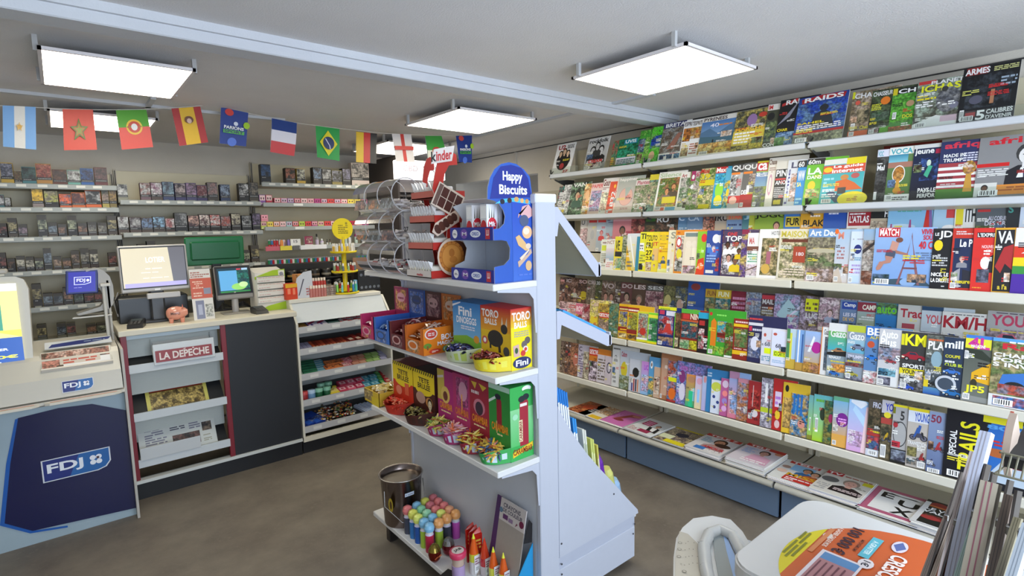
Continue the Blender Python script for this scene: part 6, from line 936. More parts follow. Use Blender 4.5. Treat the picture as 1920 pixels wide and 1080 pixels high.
b = B(); b.box(0, 0, 0, .38, .2, .16, '16181c', 'plastic', .006); tag(b.build('cash_box', M=Matrix.Translation((.245, 4.14, CTZ))), 'black cash drawer box under the large monitor', 'cash drawer')
b = B(); b.tube([(.24, 4.1, 1.12), (.232, 4.08, 1.2), (.26, 4.07, 1.24), (.33, 4.07, 1.25), (.38, 4.08, 1.26)], .005, '1c1c1c', n=6); b.tube([(.24, 4.12, 1.1), (.225, 4.1, 1.18), (.25, 4.1, 1.25)], .004, '9a9894', n=6); tag(b.build('cable', ), 'black cable looping beside the large monitor', 'cable')
def pinpad(x, y, d, yaw):
    t3 = thing('card_terminal', d, 'card terminal', (x, y, CTZ), yaw)
    b = B(); b.prism_x([(0, 0), (.11, 0), (.12, .03), (.11, .045), (.01, .022)], 0, .08, '1a1a1c', 'plastic'); b.build('body', t3)
    b = B(); b.X = frame((.01, .012, .0245), (1, 0, 0), (0, .1, .023)); b.area(.06, .09, z=.0012).draw('R 0 .6 1 1 3c4448;' + ';'.join(f'R {.05 + i * .33} {.05 + j * .13} {.27 + i * .33} {.13 + j * .13} 555' for i in range(3) for j in range(4))); b.build('keypad', t3)
pinpad(.262, 3.9, 'small black card terminal at the till end of the counter', -.25); pinpad(.985, 3.9, 'small black card terminal at the confectionery end of the counter', .1)
# piggy bank
t = thing('piggy_bank', 'pink ceramic piggy bank with writing on its side', 'piggy bank', (.53, 3.97, CTZ), -.15)
b = B(); N = 18; prof = [(-.056, .006), (-.053, .022), (-.042, .035), (-.02, .043), (.005, .044), (.028, .038), (.04, .03), (.05, .026), (.056, .02), (.062, .016)]
vs = [(x, .92 * r * cos(2 * pi * i / N), .058 + r * sin(2 * pi * i / N) + (.0 if x < .03 else .004)) for x, r in prof for i in range(N)]
b.add(vs, [(j * N + i, (j + 1) * N + i, (j + 1) * N + (i + 1) % N, j * N + (i + 1) % N)[::-1] for j in range(len(prof) - 1) for i in range(N)], 'd8937c', 'gloss', sm=True); b.add(vs[-N:], [tuple(range(N))], 'd08068', 'gloss'); b.add(vs[:N], [tuple(range(N))[::-1]], 'd8937c', 'gloss')
b.build('body', t)
for x in (-.03, .03):
    for y in (-.022, .022): B().lathe([(.011, 0), (.012, .01), (.015, .03)], 10, 'd88c74', 'gloss', c=(x, y, 0)).build('leg', t)
for y in (-.018, .018): b = B(); b.add([(.03, y - .01, .088), (.03, y + .01, .088), (.036, y, .112), (.04, y, .088)], [(0, 1, 2), (1, 3, 2), (3, 0, 2)], 'd0806c', 'gloss'); b.build('ear', t)
b = B(); b.X = frame((-.03, -.041, .05), (1, 0, 0), (0, 0, 1)); b.area(.05, .022, z=.001).draw('I 0 .1 1 .9 5a3a30 Merci'); b.build('lettering', t)
B().box(-.01, -.004, .1, .01, .004, .1025, '3c2c28').build('coin_slot', t)
# upright leaflet + perfume card
b = B(); b.X = frame((0, 0, 0), (1, 0, 0), (0, .16, 1)); b.box(0, 0, -.003, .12, .33, 0, 'd8d4cc', 'paper'); b.area(.12, .33).draw('L .05 .84 .95 .96 3 a65;R 0 .42 1 .82 c8583c;L .1 .62 .6 .78 4 e8c0a8;R .6 .5 .95 .62 889;L .1 .46 .5 .56 2 e8c0a8;R .15 .02 .55 .38 787c94;P .6 .05 .95 .3 c8c8c0 998;R .25 .1 .45 .3 a8acc0'); tag(b.build('leaflet', M=Matrix.Translation((.622, 3.95, CTZ))), 'orange and white upright leaflet standing between the two screens', 'leaflet')
# green rear of customer monitor
t = thing('green_monitor', 'green backed monitor turned away behind the leaflet', 'monitor', (.85, 4.32, CTZ)); b = B(); b.X = frame((-.19, 0, .33), (1, 0, 0), (0, -.08, 1)); b.box(0, 0, -.02, .375, .2, .0, '1c6c40', 'plastic', .008).box(.03, .04, 0, .345, .17, .018, '17603a', 'plastic', .01); b.build('housing', t)
B().box(-.03, -.0, 0, .03, .05, .35, '1c1c1e', 'plastic', .004).box(-.1, -.05, 0, .1, .09, .015, '1c1c1e', 'plastic', .003).build('stand', t)
t = thing('terminal_screen', 'grey desktop touch terminal showing a blue and green picture', 'monitor', (.905, 4.12, CTZ)); Mx = frame((-.115, -.03, .1), (1, 0, .0), (0, .22, 1))
b = B(); b.X = Mx; b.box(0, 0, -.025, .235, .235, 0, '8c8884', 'plastic', .008); b.area(.235, .235, z=.0006).draw('R .02 .14 .98 .98 16161a'); b.build('housing', t)
b = B(); b.X = Mx; b.area(.235, .235, z=.001).draw('R .08 .2 .92 .92 103848;R .12 .26 .6 .85 60a8dc;P .6 .3 .92 .85 104858 208878;R .6 .86 .72 .9 c83848;R .74 .85 .9 .91 a8c8e8;E .62 .36 .2 .1 98d870;E .75 .42 .12 .08 c8e8a8;R .12 .2 .92 .24 308848', 'screen'); b.build('screen_glass', t)
b = B(); b.lathe([(.022, 0), (.022, .15)], 14, 'a8a4a0', 'plastic'); b.build('column', t); B().box(-.09, -.08, 0, .09, .06, .008, '9c9890', 'plastic', .003).build('foot', t)
b = B()
for k in range(4): b.tube([(.78 + .02 * k, 4.2, 1.06), (.83, 4.18 - .01 * k, 1.09 + .01 * k), (.9, 4.2, 1.075), (.97, 4.17, 1.085 + .01 * k), (1.03, 4.2, 1.06)], .004, '1a1a1a', n=5)
tag(b.build('cable_bundle'), 'tangle of black cables behind the desktop terminal', 'cable')
# lime and white drawer tower
t = thing('leaflet_tower', 'lime and white card tower of four drawers on the counter', 'drawers', (1.12, 4.06, CTZ), .06)
b = B(); b.prism_x([(-.02, 0), (.14, 0), (.14, .3), (0, .27)], -.09, .11, 'd8d4cc', 'card'); b.build('body', t)
b = B(); b.X = frame((-.095, -.021, 0), (1, 0, 0), (0, .02, .27)); b.area(.21, .29, z=.001).draw('Q 0 .78 1 .78 1 1 .6 .98 0 .84 a0c020;R .78 .8 .98 .97 e0e0d4;E .88 .88 .07 .05 889;Q 0 0 1 0 1 .2 .35 .12 0 0 a0c020'); b.build('lime_front', t, kind='stuff')
for k in range(4):
    b = B(); b.X = frame((-.088, -.026, .06 + .048 * k), (1, 0, 0), (0, .004, .3)); b.box(0, 0, -.01, .19, .042, .004, 'dedad2', 'card', .001); b.area(.19, .042, z=.0045).draw('L .05 .7 .95 .85 1 c98;R 0 .92 1 1 332;L .05 .2 .45 .3 1 b66'); b.build('drawer', t)
# ---------------------------------------------------------------- lottery counter
t = thing('lottery_counter', 'white lottery counter with dark blue front at the edge of the shop', 'counter', (-.3, 3.95, 0)); TR = Matrix.Translation((.3, -3.95, 0)); LX0, LX1 = -1.0, .205
b = B(); b.box(LX0, 3.68, 0, LX1, 3.7, .72, '9fb2bc', 'laminate'); b.box(LX0, 3.7, .0, LX1 - .002, 4.3, .72, 'b4b8b8', 'laminate'); b.build('base_front', t, M=TR)
b = B(); b.X = frame((0, 3.678, 0), (1, 0, 0), (0, 0, 1)); b.prism([(-.24, .685), (-.08, .7), (.06, .69), (.205, .62), (.205, .04), (-.24, .075), (-.34, .155), (-.29, .46)], 0, .002, '070d44', 'gloss'); b.prism([(-.252, .68), (-.238, .685), (-.288, .46), (-.338, .155), (-.238, .075), (-.1, .05), (-.1, .04), (-.25, .065), (-.358, .15), (-.306, .46)][::-1], 0, .0015, '1c5cb0', 'gloss'); b.build('blue_panel', t, M=TR)
b = B(); b.X = frame((-.185, 3.6745, .315), (1, 0, 0), (0, 0, 1)) ; b.area(.3, .12)
LOGO = 'Q .03 .0 .8 .0 .93 .1 1 .35 1 1 .03 1 d8dce4;Q .05 .04 .79 .04 .91 .13 .98 .36 .98 .96 .05 .96 1c2c78;Q .4 .04 .79 .04 .91 .13 .98 .36 .98 .96 .55 .96 2464a8;T .1 .25 .6 .78 e8ecf4 FDJ'
def clover(b, w, h, x, y, s, c='e8ecf4', q='101c60'):
    for i in range(4):
        a = pi / 4 + i * pi / 2; b.z += 1e-4
        b.add([(x + s * .62 * cos(a) + s * .45 * cos(j * pi / 6), y + s * .62 * sin(a) + s * .45 * sin(j * pi / 6), b.z) for j in range(12)], [tuple(range(12))], c if i else c, 'paper')
    b.z += 1e-4; b.add([(x + s * .1, y + s * .1, b.z), (x + s * .5, y + s * .1, b.z), (x + s * .5, y + s * .5, b.z), (x + s * .1, y + s * .5, b.z)], [(0, 1, 2, 3)], '3c1c28', 'paper')
b.draw(LOGO); clover(b, .3, .12, .235, .065, .03); b.build('logo_plate', t, M=TR)
B().box(LX1, 3.62, 0, LX1 + .012, 4.2, .98, 'b8b4ac', 'laminate').build('end_panel', t, M=TR)
b = B(); b.prism_x([(3.6, .745), (3.6, .76), (3.68, .77), (4.1, .77), (4.1, .72), (3.68, .72)], LX0, LX1, 'd0ccc0', 'laminate'); b.build('ledge', t, M=TR)
for xa, xb in ((-.13, .19), (-.5, -.15)):
    b = B(); b.prism([(xa, 3.585), (xa + .02, 3.57), (xb - .03, 3.57), (xb, 3.59), (xb, 3.68), (xa, 3.68)], .745, .757, 'd8d2c4', 'plastic'); b.area(xb - xa - .04, .07, xa + .02, 3.585, .757).draw('R 0 0 1 1 d8a090;L .1 .3 .9 .8 2 b87868'); b.build('writing_tray', t, M=TR)
b = B(); b.prism_x([(3.6, .77), (3.63, .87), (3.7, .96), (3.74, .98), (4.15, 1.0), (4.15, .77)], LX0, LX1 - .005, 'c2beb2', 'plastic', sm=False); b.build('upper_body', t, M=TR)
b = B(); b.X = frame((-.06, 3.603, .792), (1, 0, 0), (0, .03, .1)); b.area(.135, .06, z=.001); b.draw(LOGO); clover(b, .135, .06, .105, .033, .014); b.build('logo_plate', t, M=TR)
b = B(); b.X = frame((-.13, 3.66, .905), (1, 0, 0), (0, .09, .08)); b.box(0, 0, 0, .3, .12, .012, 'cac6ba', 'plastic', .003); b.box(.0, -.004, .0, .3, .004, .022, 'dcd4c8', 'plastic'); b.build('paper_tray', t, M=TR)
b = B(); b.X = frame((-.125, 3.664, .918), (1, 0, 0), (0, .09, .08)); b.box(0, 0, 0, .285, .1, .006, 'ddd', 'paper'); b.area(.285, .1, z=.006).draw('P 0 0 .3 1 c08070 543;P .6 .4 1 1 a06858 433;R .25 .1 .85 .6 c4b8ac;L .3 .15 .8 .5 2 b84838;P .1 .6 .7 1 8c5848 d8b8a8'); tag(b.build('ticket_flyer', M=Matrix.Identity(4)), 'flyer with faces lying in the tray on the lottery counter', 'flyer')
b = B(); b.X = frame((-.11, 3.78, 1.0), (1, 0, 0), (0, .1, .03)); b.box(0, 0, 0, .29, .08, .004, 'c8ccd0', 'paper'); b.area(.29, .08, z=.004).draw('Q .05 .1 .6 .2 .95 .5 1 .9 .5 .8 .1 .6 1c2c70;L .5 .5 .9 .7 1 9ab'); tag(b.build('ticket_booklet', M=Matrix.Identity(4)), 'white booklet with a dark blue swoosh behind the flyer', 'booklet')
# rear upright frame
b = B(); b.box(.165, 3.9, .99, .18, 3.92, 1.32, 'b8b4aa', 'painted_metal', .003).box(.19, 3.93, .99, .2, 3.95, 1.34, 'a8a49a', 'painted_metal').box(.16, 3.89, 1.31, .205, 3.95, 1.325, 'c8c4b8', 'painted_metal'); b.build('rear_post', t, M=TR)
# lit poster case
t = thing('lit_poster_case', 'white rounded case with a lit game poster at the very edge of the shop', 'poster case', (-.42, 3.78, .87))
b = B(); b.X = frame((-.35, -.06, .0), (1, 0, -.02), (0, .1, 1)); b.prism([(0, 0), (.6, 0), (.61, .02), (.625, .48), (.61, .53), (.58, .545), (0, .55)], -.12, 0, 'cac7bd', 'plastic'); b.build('case', t)
b = B(); b.X = frame((-.33, -.062, .035), (1, 0, -.02), (0, .1, 1)); b.area(.56, .475, z=.003)
b.draw('R 0 0 1 1 e0d880;G .0 .9 1 1 c8ccd0 e8ecf4;R 0 .42 1 .92 e8dc88;R 0 0 1 .42 2050a0;Q 0 .42 .5 .35 .6 .46 .75 .4 .85 .48 1 .42 1 .5 0 .5 e8d850;R .45 .5 .88 .82 3c9078;T .46 .76 .8 .82 d88830 CASH;L .5 .52 .84 .72 5 78c0a0;T .62 .32 .84 .345 e8ecf4 TENTEZ;T .58 .285 .9 .31 e8ecf4 DE GAGNER;T .46 .2 .96 .235 e8e040 500 000€;L .62 .15 .88 .18 1 e8ecf4;L .5 .08 .85 .13 2 e8ecf4;R .5 .05 .8 .08 e8d830;R 0 0 1 .02 e8dc50', 'backlit'); b.build('poster', t)
b = B(); b.box(-.2, .02, .545, .2, .1, .57, 'a8a49c', 'plastic', .006); b.build('top_box', t)
# small blue screen on a curved arm
t = thing('lottery_reader', 'lottery ticket reader with a small dark blue screen on a curved grey arm', 'ticket reader', (.12, 4.02, 1.0)); Mx = frame((-.118, -.1, .275), (1, -.05, -.01), (.08, .12, 1))
b = B(); b.X = Mx; b.box(0, 0, -.03, .145, .135, 0, '1c2c6c', 'plastic', .004); b.area(.145, .135, z=.001).draw('R .08 .08 .92 .92 2424a0;Q .25 .38 .6 .38 .78 .45 .78 .72 .25 .72 c8ccf0;Q .28 .41 .6 .41 .75 .48 .75 .69 .28 .69 2828a8;T .33 .46 .6 .64 e0e0f8 FDJ;E .68 .56 .05 .06 e0e0f8;L .25 .25 .5 .3 1 8888d0', 'screen'); b.build('screen', t)
b = B(); arc = [(-.02, .41), (.03, .415), (.062, .4), (.088, .365), (.1, .31), (.1, .25), (.092, .2), (.07, .172), (-.07, .15), (-.08, .16), (.03, .19), (.045, .21), (.048, .26), (.035, .3), (.0, .32)]
b.X = frame((0, -.02, 0), (1, 0, 0), (0, 0, 1)); b.prism(arc, -.02, .07, '96928a', 'plastic'); b.build('arm', t)
b = B(); b.prism([(-.1, -.1), (.08, -.1), (.09, .02), (-.06, .02)], .135, .142, 'c8c4ba', 'plastic'); b.build('reader_plate', t)
B().box(.055, -.05, 0, .075, -.03, .17, 'a09c94', 'plastic', .002).build('column', t)
# ---------------------------------------------------------------- gondola
def onz(px, py, z):
    d = Vector((px - 960, py - 540, FPX)); w = Vector((RX.dot(d), RY.dot(d), RZ.dot(d))); k = (z - EYE) / w[2]; return Vector((w[0] * k, w[1] * k, z))
GY0, GY1 = 1.5, 2.535
t = thing('gondola_unit', 'white double sided gondola standing in the middle of the shop', 'shelving', (1.42, 2.0, 0)); TR = Matrix.Translation((-1.42, -2.0, 0))
WH = 'bcc0cc'
B().box(1.372, GY0 + .02, .1, 1.384, GY1, 1.7, 'c8ccd4', 'painted_metal').build('back_panel', t, M=TR)
B().box(1.452, GY0 + .02, .1, 1.463, GY1, 1.7, 'c8c8c0', 'painted_metal').build('back_panel', t, M=TR)
B().box(1.366, GY0, .02, 1.468, GY0 + .022, 1.69, WH, 'painted_metal', .003).build('end_post', t, M=TR)
B().box(1.366, GY1 - .02, .02, 1.468, GY1, 1.69, WH, 'painted_metal', .003).build('end_post', t, M=TR)
B().box(1.362, GY0 - .004, 1.685, 1.472, GY1 + .004, 1.72, 'd8dbe2', 'painted_metal', .004).build('top_cap', t, M=TR)
for z in (1.398, 1.06, .705):
    B().box(1.16, GY0 + .002, z - .024, 1.372, GY1 + .02, z, 'dcdcdc', 'painted_metal', .003).build('shelf', t, M=TR)
    for y in (GY0 + .004, GY1):
        b = B(); b.prism_y([(1.18, z - .024), (1.18, z - .03), (1.33, z - .045), (1.352, z - .07), (1.36, z - .2), (1.372, z - .2), (1.372, z - .024)], y, y + .003, WH, 'painted_metal'); b.build('bracket', t, M=TR)
B().box(1.135, GY0 + .002, .115, 1.372, GY1 + .01, .14, 'dadada', 'painted_metal', .003).build('base_shelf', t, M=TR)
for y in (GY0 + .08, GY1 - .08):
    for x in (1.17, 1.9): B().box(x, y - .02, 0, x + .05, y + .02, .115 if x < 1.5 else .03, '2a2624', 'plastic', .004).build('foot', t, M=TR)
curve = [(1.468, .24), (1.468, .885), (1.478, .865), (1.509, .813), (1.57, .725), (1.635, .641), (1.72, .545), (1.808, .453), (1.9, .352), (1.985, .262), (1.99, .243)]
for y in (GY0, GY1 - .016): b = B(); b.prism_y(curve, y, y + .016, WH, 'painted_metal'); b.build('curved_end_panel', t, M=TR)
for y in (GY0 + .002, GY1 - .02): b = B(); b.box(1.468, y, .035, 1.966, y + .014, .185, WH, 'painted_metal', .002).box(1.468, y + .004, .185, 1.968, y + .01, .243, 'b4b9c8', 'painted_metal'); b.build('base_end_panel', t, M=TR)
B().box(1.955, GY0 + .01, .035, 1.966, GY1, .2, WH, 'painted_metal').build('base_front', t, M=TR)
B().box(1.47, GY0 + .01, .225, 1.985, GY1 - .01, .24, 'cfcfcf', 'painted_metal').build('base_deck', t, M=TR)
for px, py in ((1131, 860), (1052, 1005), (1190, 976)):
    x = xpx(px, GY0, 1.0); 
for x, z in ((1.81, .62 - .22), (1.478, .30), (1.96, .2), (1.478, .21), (1.478, .165), (1.95, .155)):
    b = B(); b.prism_y([(x + .004 * cos(i * pi / 4), z + .004 * sin(i * pi / 4)) for i in range(8)], GY0 - .003, GY0, '8a8c94', 'metal'); b.build('screw', t, M=TR)
# sloping magazine shelves on the far side
for (xa, za, xb, zb) in ((1.478, 1.66, 1.723, 1.415), (1.486, 1.255, 1.791, 1.11), (1.47, .84, 1.6, .56), (1.6, .55, 1.78, .4)):
    dx, dz = xb - xa, zb - za; L = math.hypot(dx, dz); nx, nz = -dz / L, dx / L
    b = B(); b.prism_y([(xa, za - .03), (xb, zb - .03), (xb, zb - .016), (xa, za - .01)], GY0 + .02, GY1 - .02, 'b8b49c', 'painted_metal'); b.build('sloping_shelf', t, M=TR)
    if za > 1:
        for y in (GY0 + .004, GY1 - .02):
            b = B(); b.prism_y([(xa - .014, za + .012), (xa + .005, za + .012), (xb + .01, zb + .012), (xb + .012, zb - .026), (xb - .015, zb - .03), (xa + .012, za - .045), (xa + .002, za - .1), (xa - .014, za - .1)], y, y + .003, 'b8bccc', 'painted_metal'); b.build('bracket', t, M=TR)
        b = B(); b.box(xb - .004, GY0 + .004, zb - .03, xb + .006, GY1 - .01, zb + .03, 'b8bcc8', 'painted_metal'); b.build('stop_lip', t, M=TR)
# printed matter on the far side sloping shelves
def slopebook(xa, za, xb, zb, y, w, L, th, c, ops, desc, grp, up=0, name='magazine', cat='magazine'):
    v = Vector((xa - xb, 0, za - zb)).normalized(); u = Vector((0, 1, 0)); 
    b = B(); b.box(0, 0, -th, w, L, 0, c, 'paper'); b.area(w, L).draw(ops)
    M = frame((xb, y, zb), u, v); n = Vector((M[0][2], 0, M[2][2])); M = Matrix.Translation(n * (up + th) + v * .012) @ M
    o = b.build(name, M=M); tag(o, desc, cat, grp)
for k in range(4):
    for j in range(3): slopebook(1.478, 1.66, 1.723, 1.415, 1.525 + .25 * k, .21, .29, .009, ['dad6c0', 'e0dcd0', 'c8c4b0'][j], 'R 0 0 1 1 d0ccb8;P .1 .2 .9 .8 8a9a80 c8b8a0', f'cream edged magazine, {["bottom", "middle", "top"][j]} of the {ORD[k]} pile on the gondola upper slope', 'magazines on the gondola upper slope', up=.0095 * j)
    for j in range(3): slopebook(1.486, 1.255, 1.791, 1.11, 1.525 + .25 * k, .21, .29, .009, ['e4e8ec', '3c90d8', '4aa0e4'][j], 'R 0 0 1 1 3c90d8;R 0 .85 1 1 b8a830;P .1 .2 .9 .8 688898 c8b8a0', f'blue and white edged magazine, {["bottom", "middle", "top"][j]} of the {ORD[k]} pile on the gondola lower slope', 'magazines on the gondola lower slope', up=.0095 * j)
# upright books peeping over the curved end panel
UP = [(1.49, .0, .95, ['2878c8', 'e4e6ea', 'b04848'], 5, 'blue white and red'), (1.58, .02, .80, ['3890d8', 'eceef2'], 2, 'blue and white'), (1.64, .04, .735, ['dcdcd0', 'b8c0a8'], 2, 'white edged grey'), (1.69, .05, .68, ['c8d070', 'dce0a0'], 2, 'lime'), (1.73, .05, .64, ['c8c058', 'dcd8a8'], 1, 'yellow green')]
for (x0, dz, zt, cs, n, d) in UP:
    for j in range(n):
        x = x0 + .013 * j; h = .26; zz = zt - .008 * j
        b = B(); b.box(0, 0, -h, .009, .19, 0, cs[0], 'card', .001); b.X = frame((0, -.0005, -h), (1, 0, 0), (0, 0, 1)); b.area(.009, h).draw(f'R 0 0 1 .3 {cs[-1]};R 0 .3 1 .75 {cs[min(1, len(cs) - 1)]};R 0 .75 1 1 {cs[0]}')
        tag(b.build('book', M=Matrix.Translation((x, GY0 + .03, zz)) @ Matrix.Rotation(-.12, 4, 'Y')), f'{d} book standing behind the curved gondola end, {ORD[j]} of its bunch', 'book', 'books behind the curved gondola end')
def roll(x, z, r, h, cols, desc):
    b = B(); b.lathe([(r * .8, 0), (r, .01), (r, h * .35), (r, h * .8), (r * .7, h)], 14, cols[0], 'gloss', rings=[cols[0], cols[1], cols[2], cols[2]])
    tag(b.build('drink_bottle', M=Matrix.Translation((x, GY0 + .06, z)) @ Matrix.Rotation(-.25, 4, 'Y')), desc, 'bottle')
roll(1.80, .41, .028, .17, ['e8e0e4', '7030a0', '6828a0'], 'purple and white tube standing behind the gondola curve')
roll(1.86, .36, .03, .14, ['98b8d0', 'b888b8', 'c8c870'], 'pale blue and pink pouch behind the gondola curve')
roll(1.91, .30, .028, .13, ['88b0d8', 'b04898', '98b8d8'], 'lowest blue pouch with magenta print behind the gondola curve')
# ---- upper left shelf: biscuit display
SZ = 1.398
t = thing('biscuit_display', 'royal blue cardboard biscuit display with arched header on the gondola top shelf', 'display stand', (1.27, 1.6, SZ))
YB0, YB1 = 1.525, 1.8
pan = [(1.384, -.0), (1.384, .33), (1.375, .385), (1.345, .41), (1.305, .428), (1.268, .432), (1.23, .424), (1.198, .405), (1.176, .375), (1.163, .34), (1.16, .3), (1.192, .295), (1.215, .285), (1.236, .262), (1.244, .24), (1.238, .213), (1.215, .197), (1.186, .195), (1.186, .155), (1.225, .155), (1.25, .15), (1.266, .125), (1.262, .085), (1.235, .065), (1.186, .06), (1.186, 0)]
pan = [((x - 1.16) * .93 + 1.162, z) for x, z in pan]
b = B(); b.prism_y([(x - 1.27, z) for x, z in pan], YB0 - 1.6, YB0 + .004 - 1.6, '2454b0', 'card', side='b8c4d8'); b.build('near_side_panel', t)
pan2 = [(1.355, 0), (1.355, .3), (1.25, .3), (1.2, .285), (1.225, .26), (1.245, .235), (1.24, .205), (1.2, .19), (1.19, .155), (1.245, .15), (1.262, .12), (1.25, .07), (1.205, .055), (1.186, 0)]
b = B(); b.prism_y([(x - 1.27, z) for x, z in pan2], YB1 - 1.6, YB1 + .004 - 1.6, 'b8bcc4', 'card'); b.build('far_side_panel', t)
for z in (.0, .155):
    b = B(); b.box(-.084, YB0 + .005 - 1.6, z, .09, YB1 - 1.6, z + .004, 'a8b0c0', 'card').box(-.086, YB0 + .004 - 1.6, z, -.082, YB1 - 1.6, z + .048, '1c2c90', 'card'); b.build('tray', t)
    b = B(); b.X = frame((-.0865, YB1 - 1.6, z + .001), (0, -1, 0), (0, 0, 1)); b.area(.27, .046).draw('R 0 0 1 1 1c2c90;E .12 .5 .065 .38 e8e8ec;L .08 .4 .16 .6 2 556;E .35 .5 .085 .4 7048a8;T .3 .35 .41 .65 d8d0e8 M;E .62 .5 .12 .3 e4e8f4;T .54 .36 .7 .64 2848a8 OREO;R .85 .08 .95 .92 c02838;T .87 .35 .93 .8 e8e0e4 LU'); b.build('logo_strip', t)
b = B(); b.box(.086, YB0 + .004 - 1.6, 0, .09, YB1 - 1.6, .3, 'c0c8d4', 'card'); b.build('back_card', t)
b = B(); b.X = frame((-.108, YB0 - 1.6, 0), (1, 0, 0), (0, 0, 1)); b.z = 0; b.area(.22, .43, z=.0006)
b.draw('Q .05 .7 .13 .87 .28 .965 .5 .985 .72 .965 .87 .88 .93 .75 .93 .72 1a2c88;G .5 .0 .95 .7 3c68c0 2048b0;T .32 .83 .74 .93 f0f0f4 Happy;T .24 .74 .84 .82 f0f0f4 Biscuits;Q .14 .66 .3 .7 .6 .715 .9 .69 .9 .66 .5 .68 48b0e0;E .3 .68 .05 .022 1c1c30;E .45 .69 .05 .022 3c2418;E .6 .7 .05 .022 c89858;E .72 .69 .04 .02 d8a868;E .83 .685 .04 .02 c89050;Q .72 .64 .86 .66 .94 .62 .94 .56 .82 .53 .72 .56 .64 .58 .62 .54 .68 .58 d8a8a8;E .76 .52 .1 .05 4c5878;E .82 .42 .11 .055 e8b888;E .8 .43 .07 .03 f0d8c0;Q .56 .38 .64 .4 .78 .33 .86 .27 .78 .26 .62 .31 d8b078;E .84 .3 .06 .025 dcc8b0;Q .6 .17 .82 .23 .9 .28 .92 .24 .72 .16 .62 .12 c8a890;Q .64 .2 .84 .27 .88 .27 .68 .18 e0d0b8;E .84 .13 .07 .045 d8b080;L .62 .05 .9 .07 1 5878c8')
b.build('printed_side', t)
def fbox(x, y, z, sx, sy, sz, c, front, side, desc, cat='box', name='box', cc=None):   # front faces -x, side faces the camera (-y)
    b = B(); b.box(0, 0, 0, sx, sy, sz, cc or c, 'card', .001)
    b.X = frame((-.0005, sy, 0), (0, -1, 0), (0, 0, 1)); b.area(sy, sz).draw(front)
    b.X = frame((0, -.0005, 0), (1, 0, 0), (0, 0, 1)); b.area(sx, sz).draw(side)
    return b, Matrix.Translation((x, y, z))
for k, (px, y) in enumerate([(895, 1.66), (924, 1.57)]):
    x = 1.19
    for q in range(2):
        b, M = fbox(x + .055 * q, y, SZ + .16, .05, .035, .125, 'd8d8dc', 'R 0 0 1 1 d8d8dc;R 0 .6 1 .95 eee;E .5 .35 .5 .2 c01828', 'R 0 0 1 1 e4e4e8;Q .2 .6 .25 .95 .3 .6 443;Q .4 .6 .5 .95 .5 .6 443;Q .6 .6 .7 .95 .7 .6 443;E .5 .42 .4 .2 c82030;T .2 .36 .8 .5 eee Mik;R .3 .05 .4 .2 322;R .6 .05 .7 .2 322' if q == 0 else 'R 0 0 1 1 c8c8d0;R .35 .05 .6 .95 443c44;E .5 .3 .2 .08 7c2838', '')
        tag(b.build('biscuit_box', M=M), f'slim white biscuit stick box with red disc, {["farther", "nearer"][k]} pair, {["outer", "inner"][q]} box', 'box', 'biscuit stick boxes in the blue display')
# ---- clear scoop bins
BX = [2.33, 2.165, 2.0]
t = thing('scoop_bins', 'stack of nine clear acrylic candy bins with round ends on the gondola top shelf', 'candy dispenser', (1.2, 2.3, SZ))
def rnd(cx, cz, r, a0, a1, n=12): return [(cx + r * cos(a0 + (a1 - a0) * i / n), cz + r * sin(a0 + (a1 - a0) * i / n)) for i in range(n + 1)]
Rb = .072
for j, zc in enumerate((.072, .212, .352)):
    for i in range(3):
        y0 = 2.13 + .135 * i - 2.3; xo = -.02 + .0 * j
        shp = [(x, z) for x, z in rnd(xo, zc, Rb, pi / 2, 3 * pi / 2)] + [(.12, zc - Rb), (.12, zc + Rb * .9)]
        b = B(); n = len(shp)
        for k2 in range(n - 1):
            (xa, za), (xb, zb) = shp[k2], shp[k2 + 1]
            b.add([(xa, y0, za), (xb, y0, zb), (xb, y0 + .13, zb), (xa, y0 + .13, za)], [(0, 1, 2, 3)], 'fff', 'bin_cover', sm=True)
        b.add([(x, y0, z) for x, z in rnd(xo, zc, Rb, 0, 2 * pi, 24)[:-1]], [tuple(range(24))], 'fff', 'bin_cover'); bn = b.build('bin', t)
        b = B(); pts = [(x, y0, z) for x, z in rnd(xo, zc, Rb, 0, 2 * pi, 26)]; b.tube(pts, .0022, 'c4c4c8', 'plastic', 4); b.build('rim', bn)
        if j > 0 or True:
            a = pi * 1.12; px_, pz_ = xo + Rb * 1.01 * cos(a), zc + Rb * 1.01 * sin(a)
            b = B(); b.X = frame((px_, y0 + .125, pz_ - .03), (0, -1, 0), (.25 if j else .3, 0, 1)); b.area(.12, .048, z=.001)
            if j: b.draw(['P 0 0 1 1 b87850 3c6068', 'P 0 0 1 1 383048 a8786c', 'P 0 0 1 1 8898a8 303438'][(i + j) % 3] + ';R 0 .9 1 1 332'); b.build('picture_label', bn)
        b = B(); b.X = frame((xo - .02, y0 - .001, zc - .02), (1, 0, 0), (0, 0, 1)); b.area(.022, .02, z=.001).draw('T 0 0 1 1 333 27'); b.build('price_sticker', bn)
        rr = random.Random(i * 7 + j); b = B()
        for q in range(34):
            x = rr.uniform(-.05, .1); b.X = Matrix.Translation((x, y0 + rr.uniform(.02, .11), zc - Rb * .7 + rr.uniform(0, .035))) @ Matrix.Rotation(rr.uniform(0, 3), 4, 'Z') @ Matrix.Rotation(rr.uniform(-.4, .4), 4, 'X')
            b.box(-.018, -.008, -.004, .018, .008, .004, rr.choice(['dcd8d4', 'c8c0b8', 'ece8e4', 'b85858' if j == 0 else 'd8d0d0']), 'paper', .003)
        b.X = Matrix.Identity(4); b.build('sweets', bn, kind='stuff')
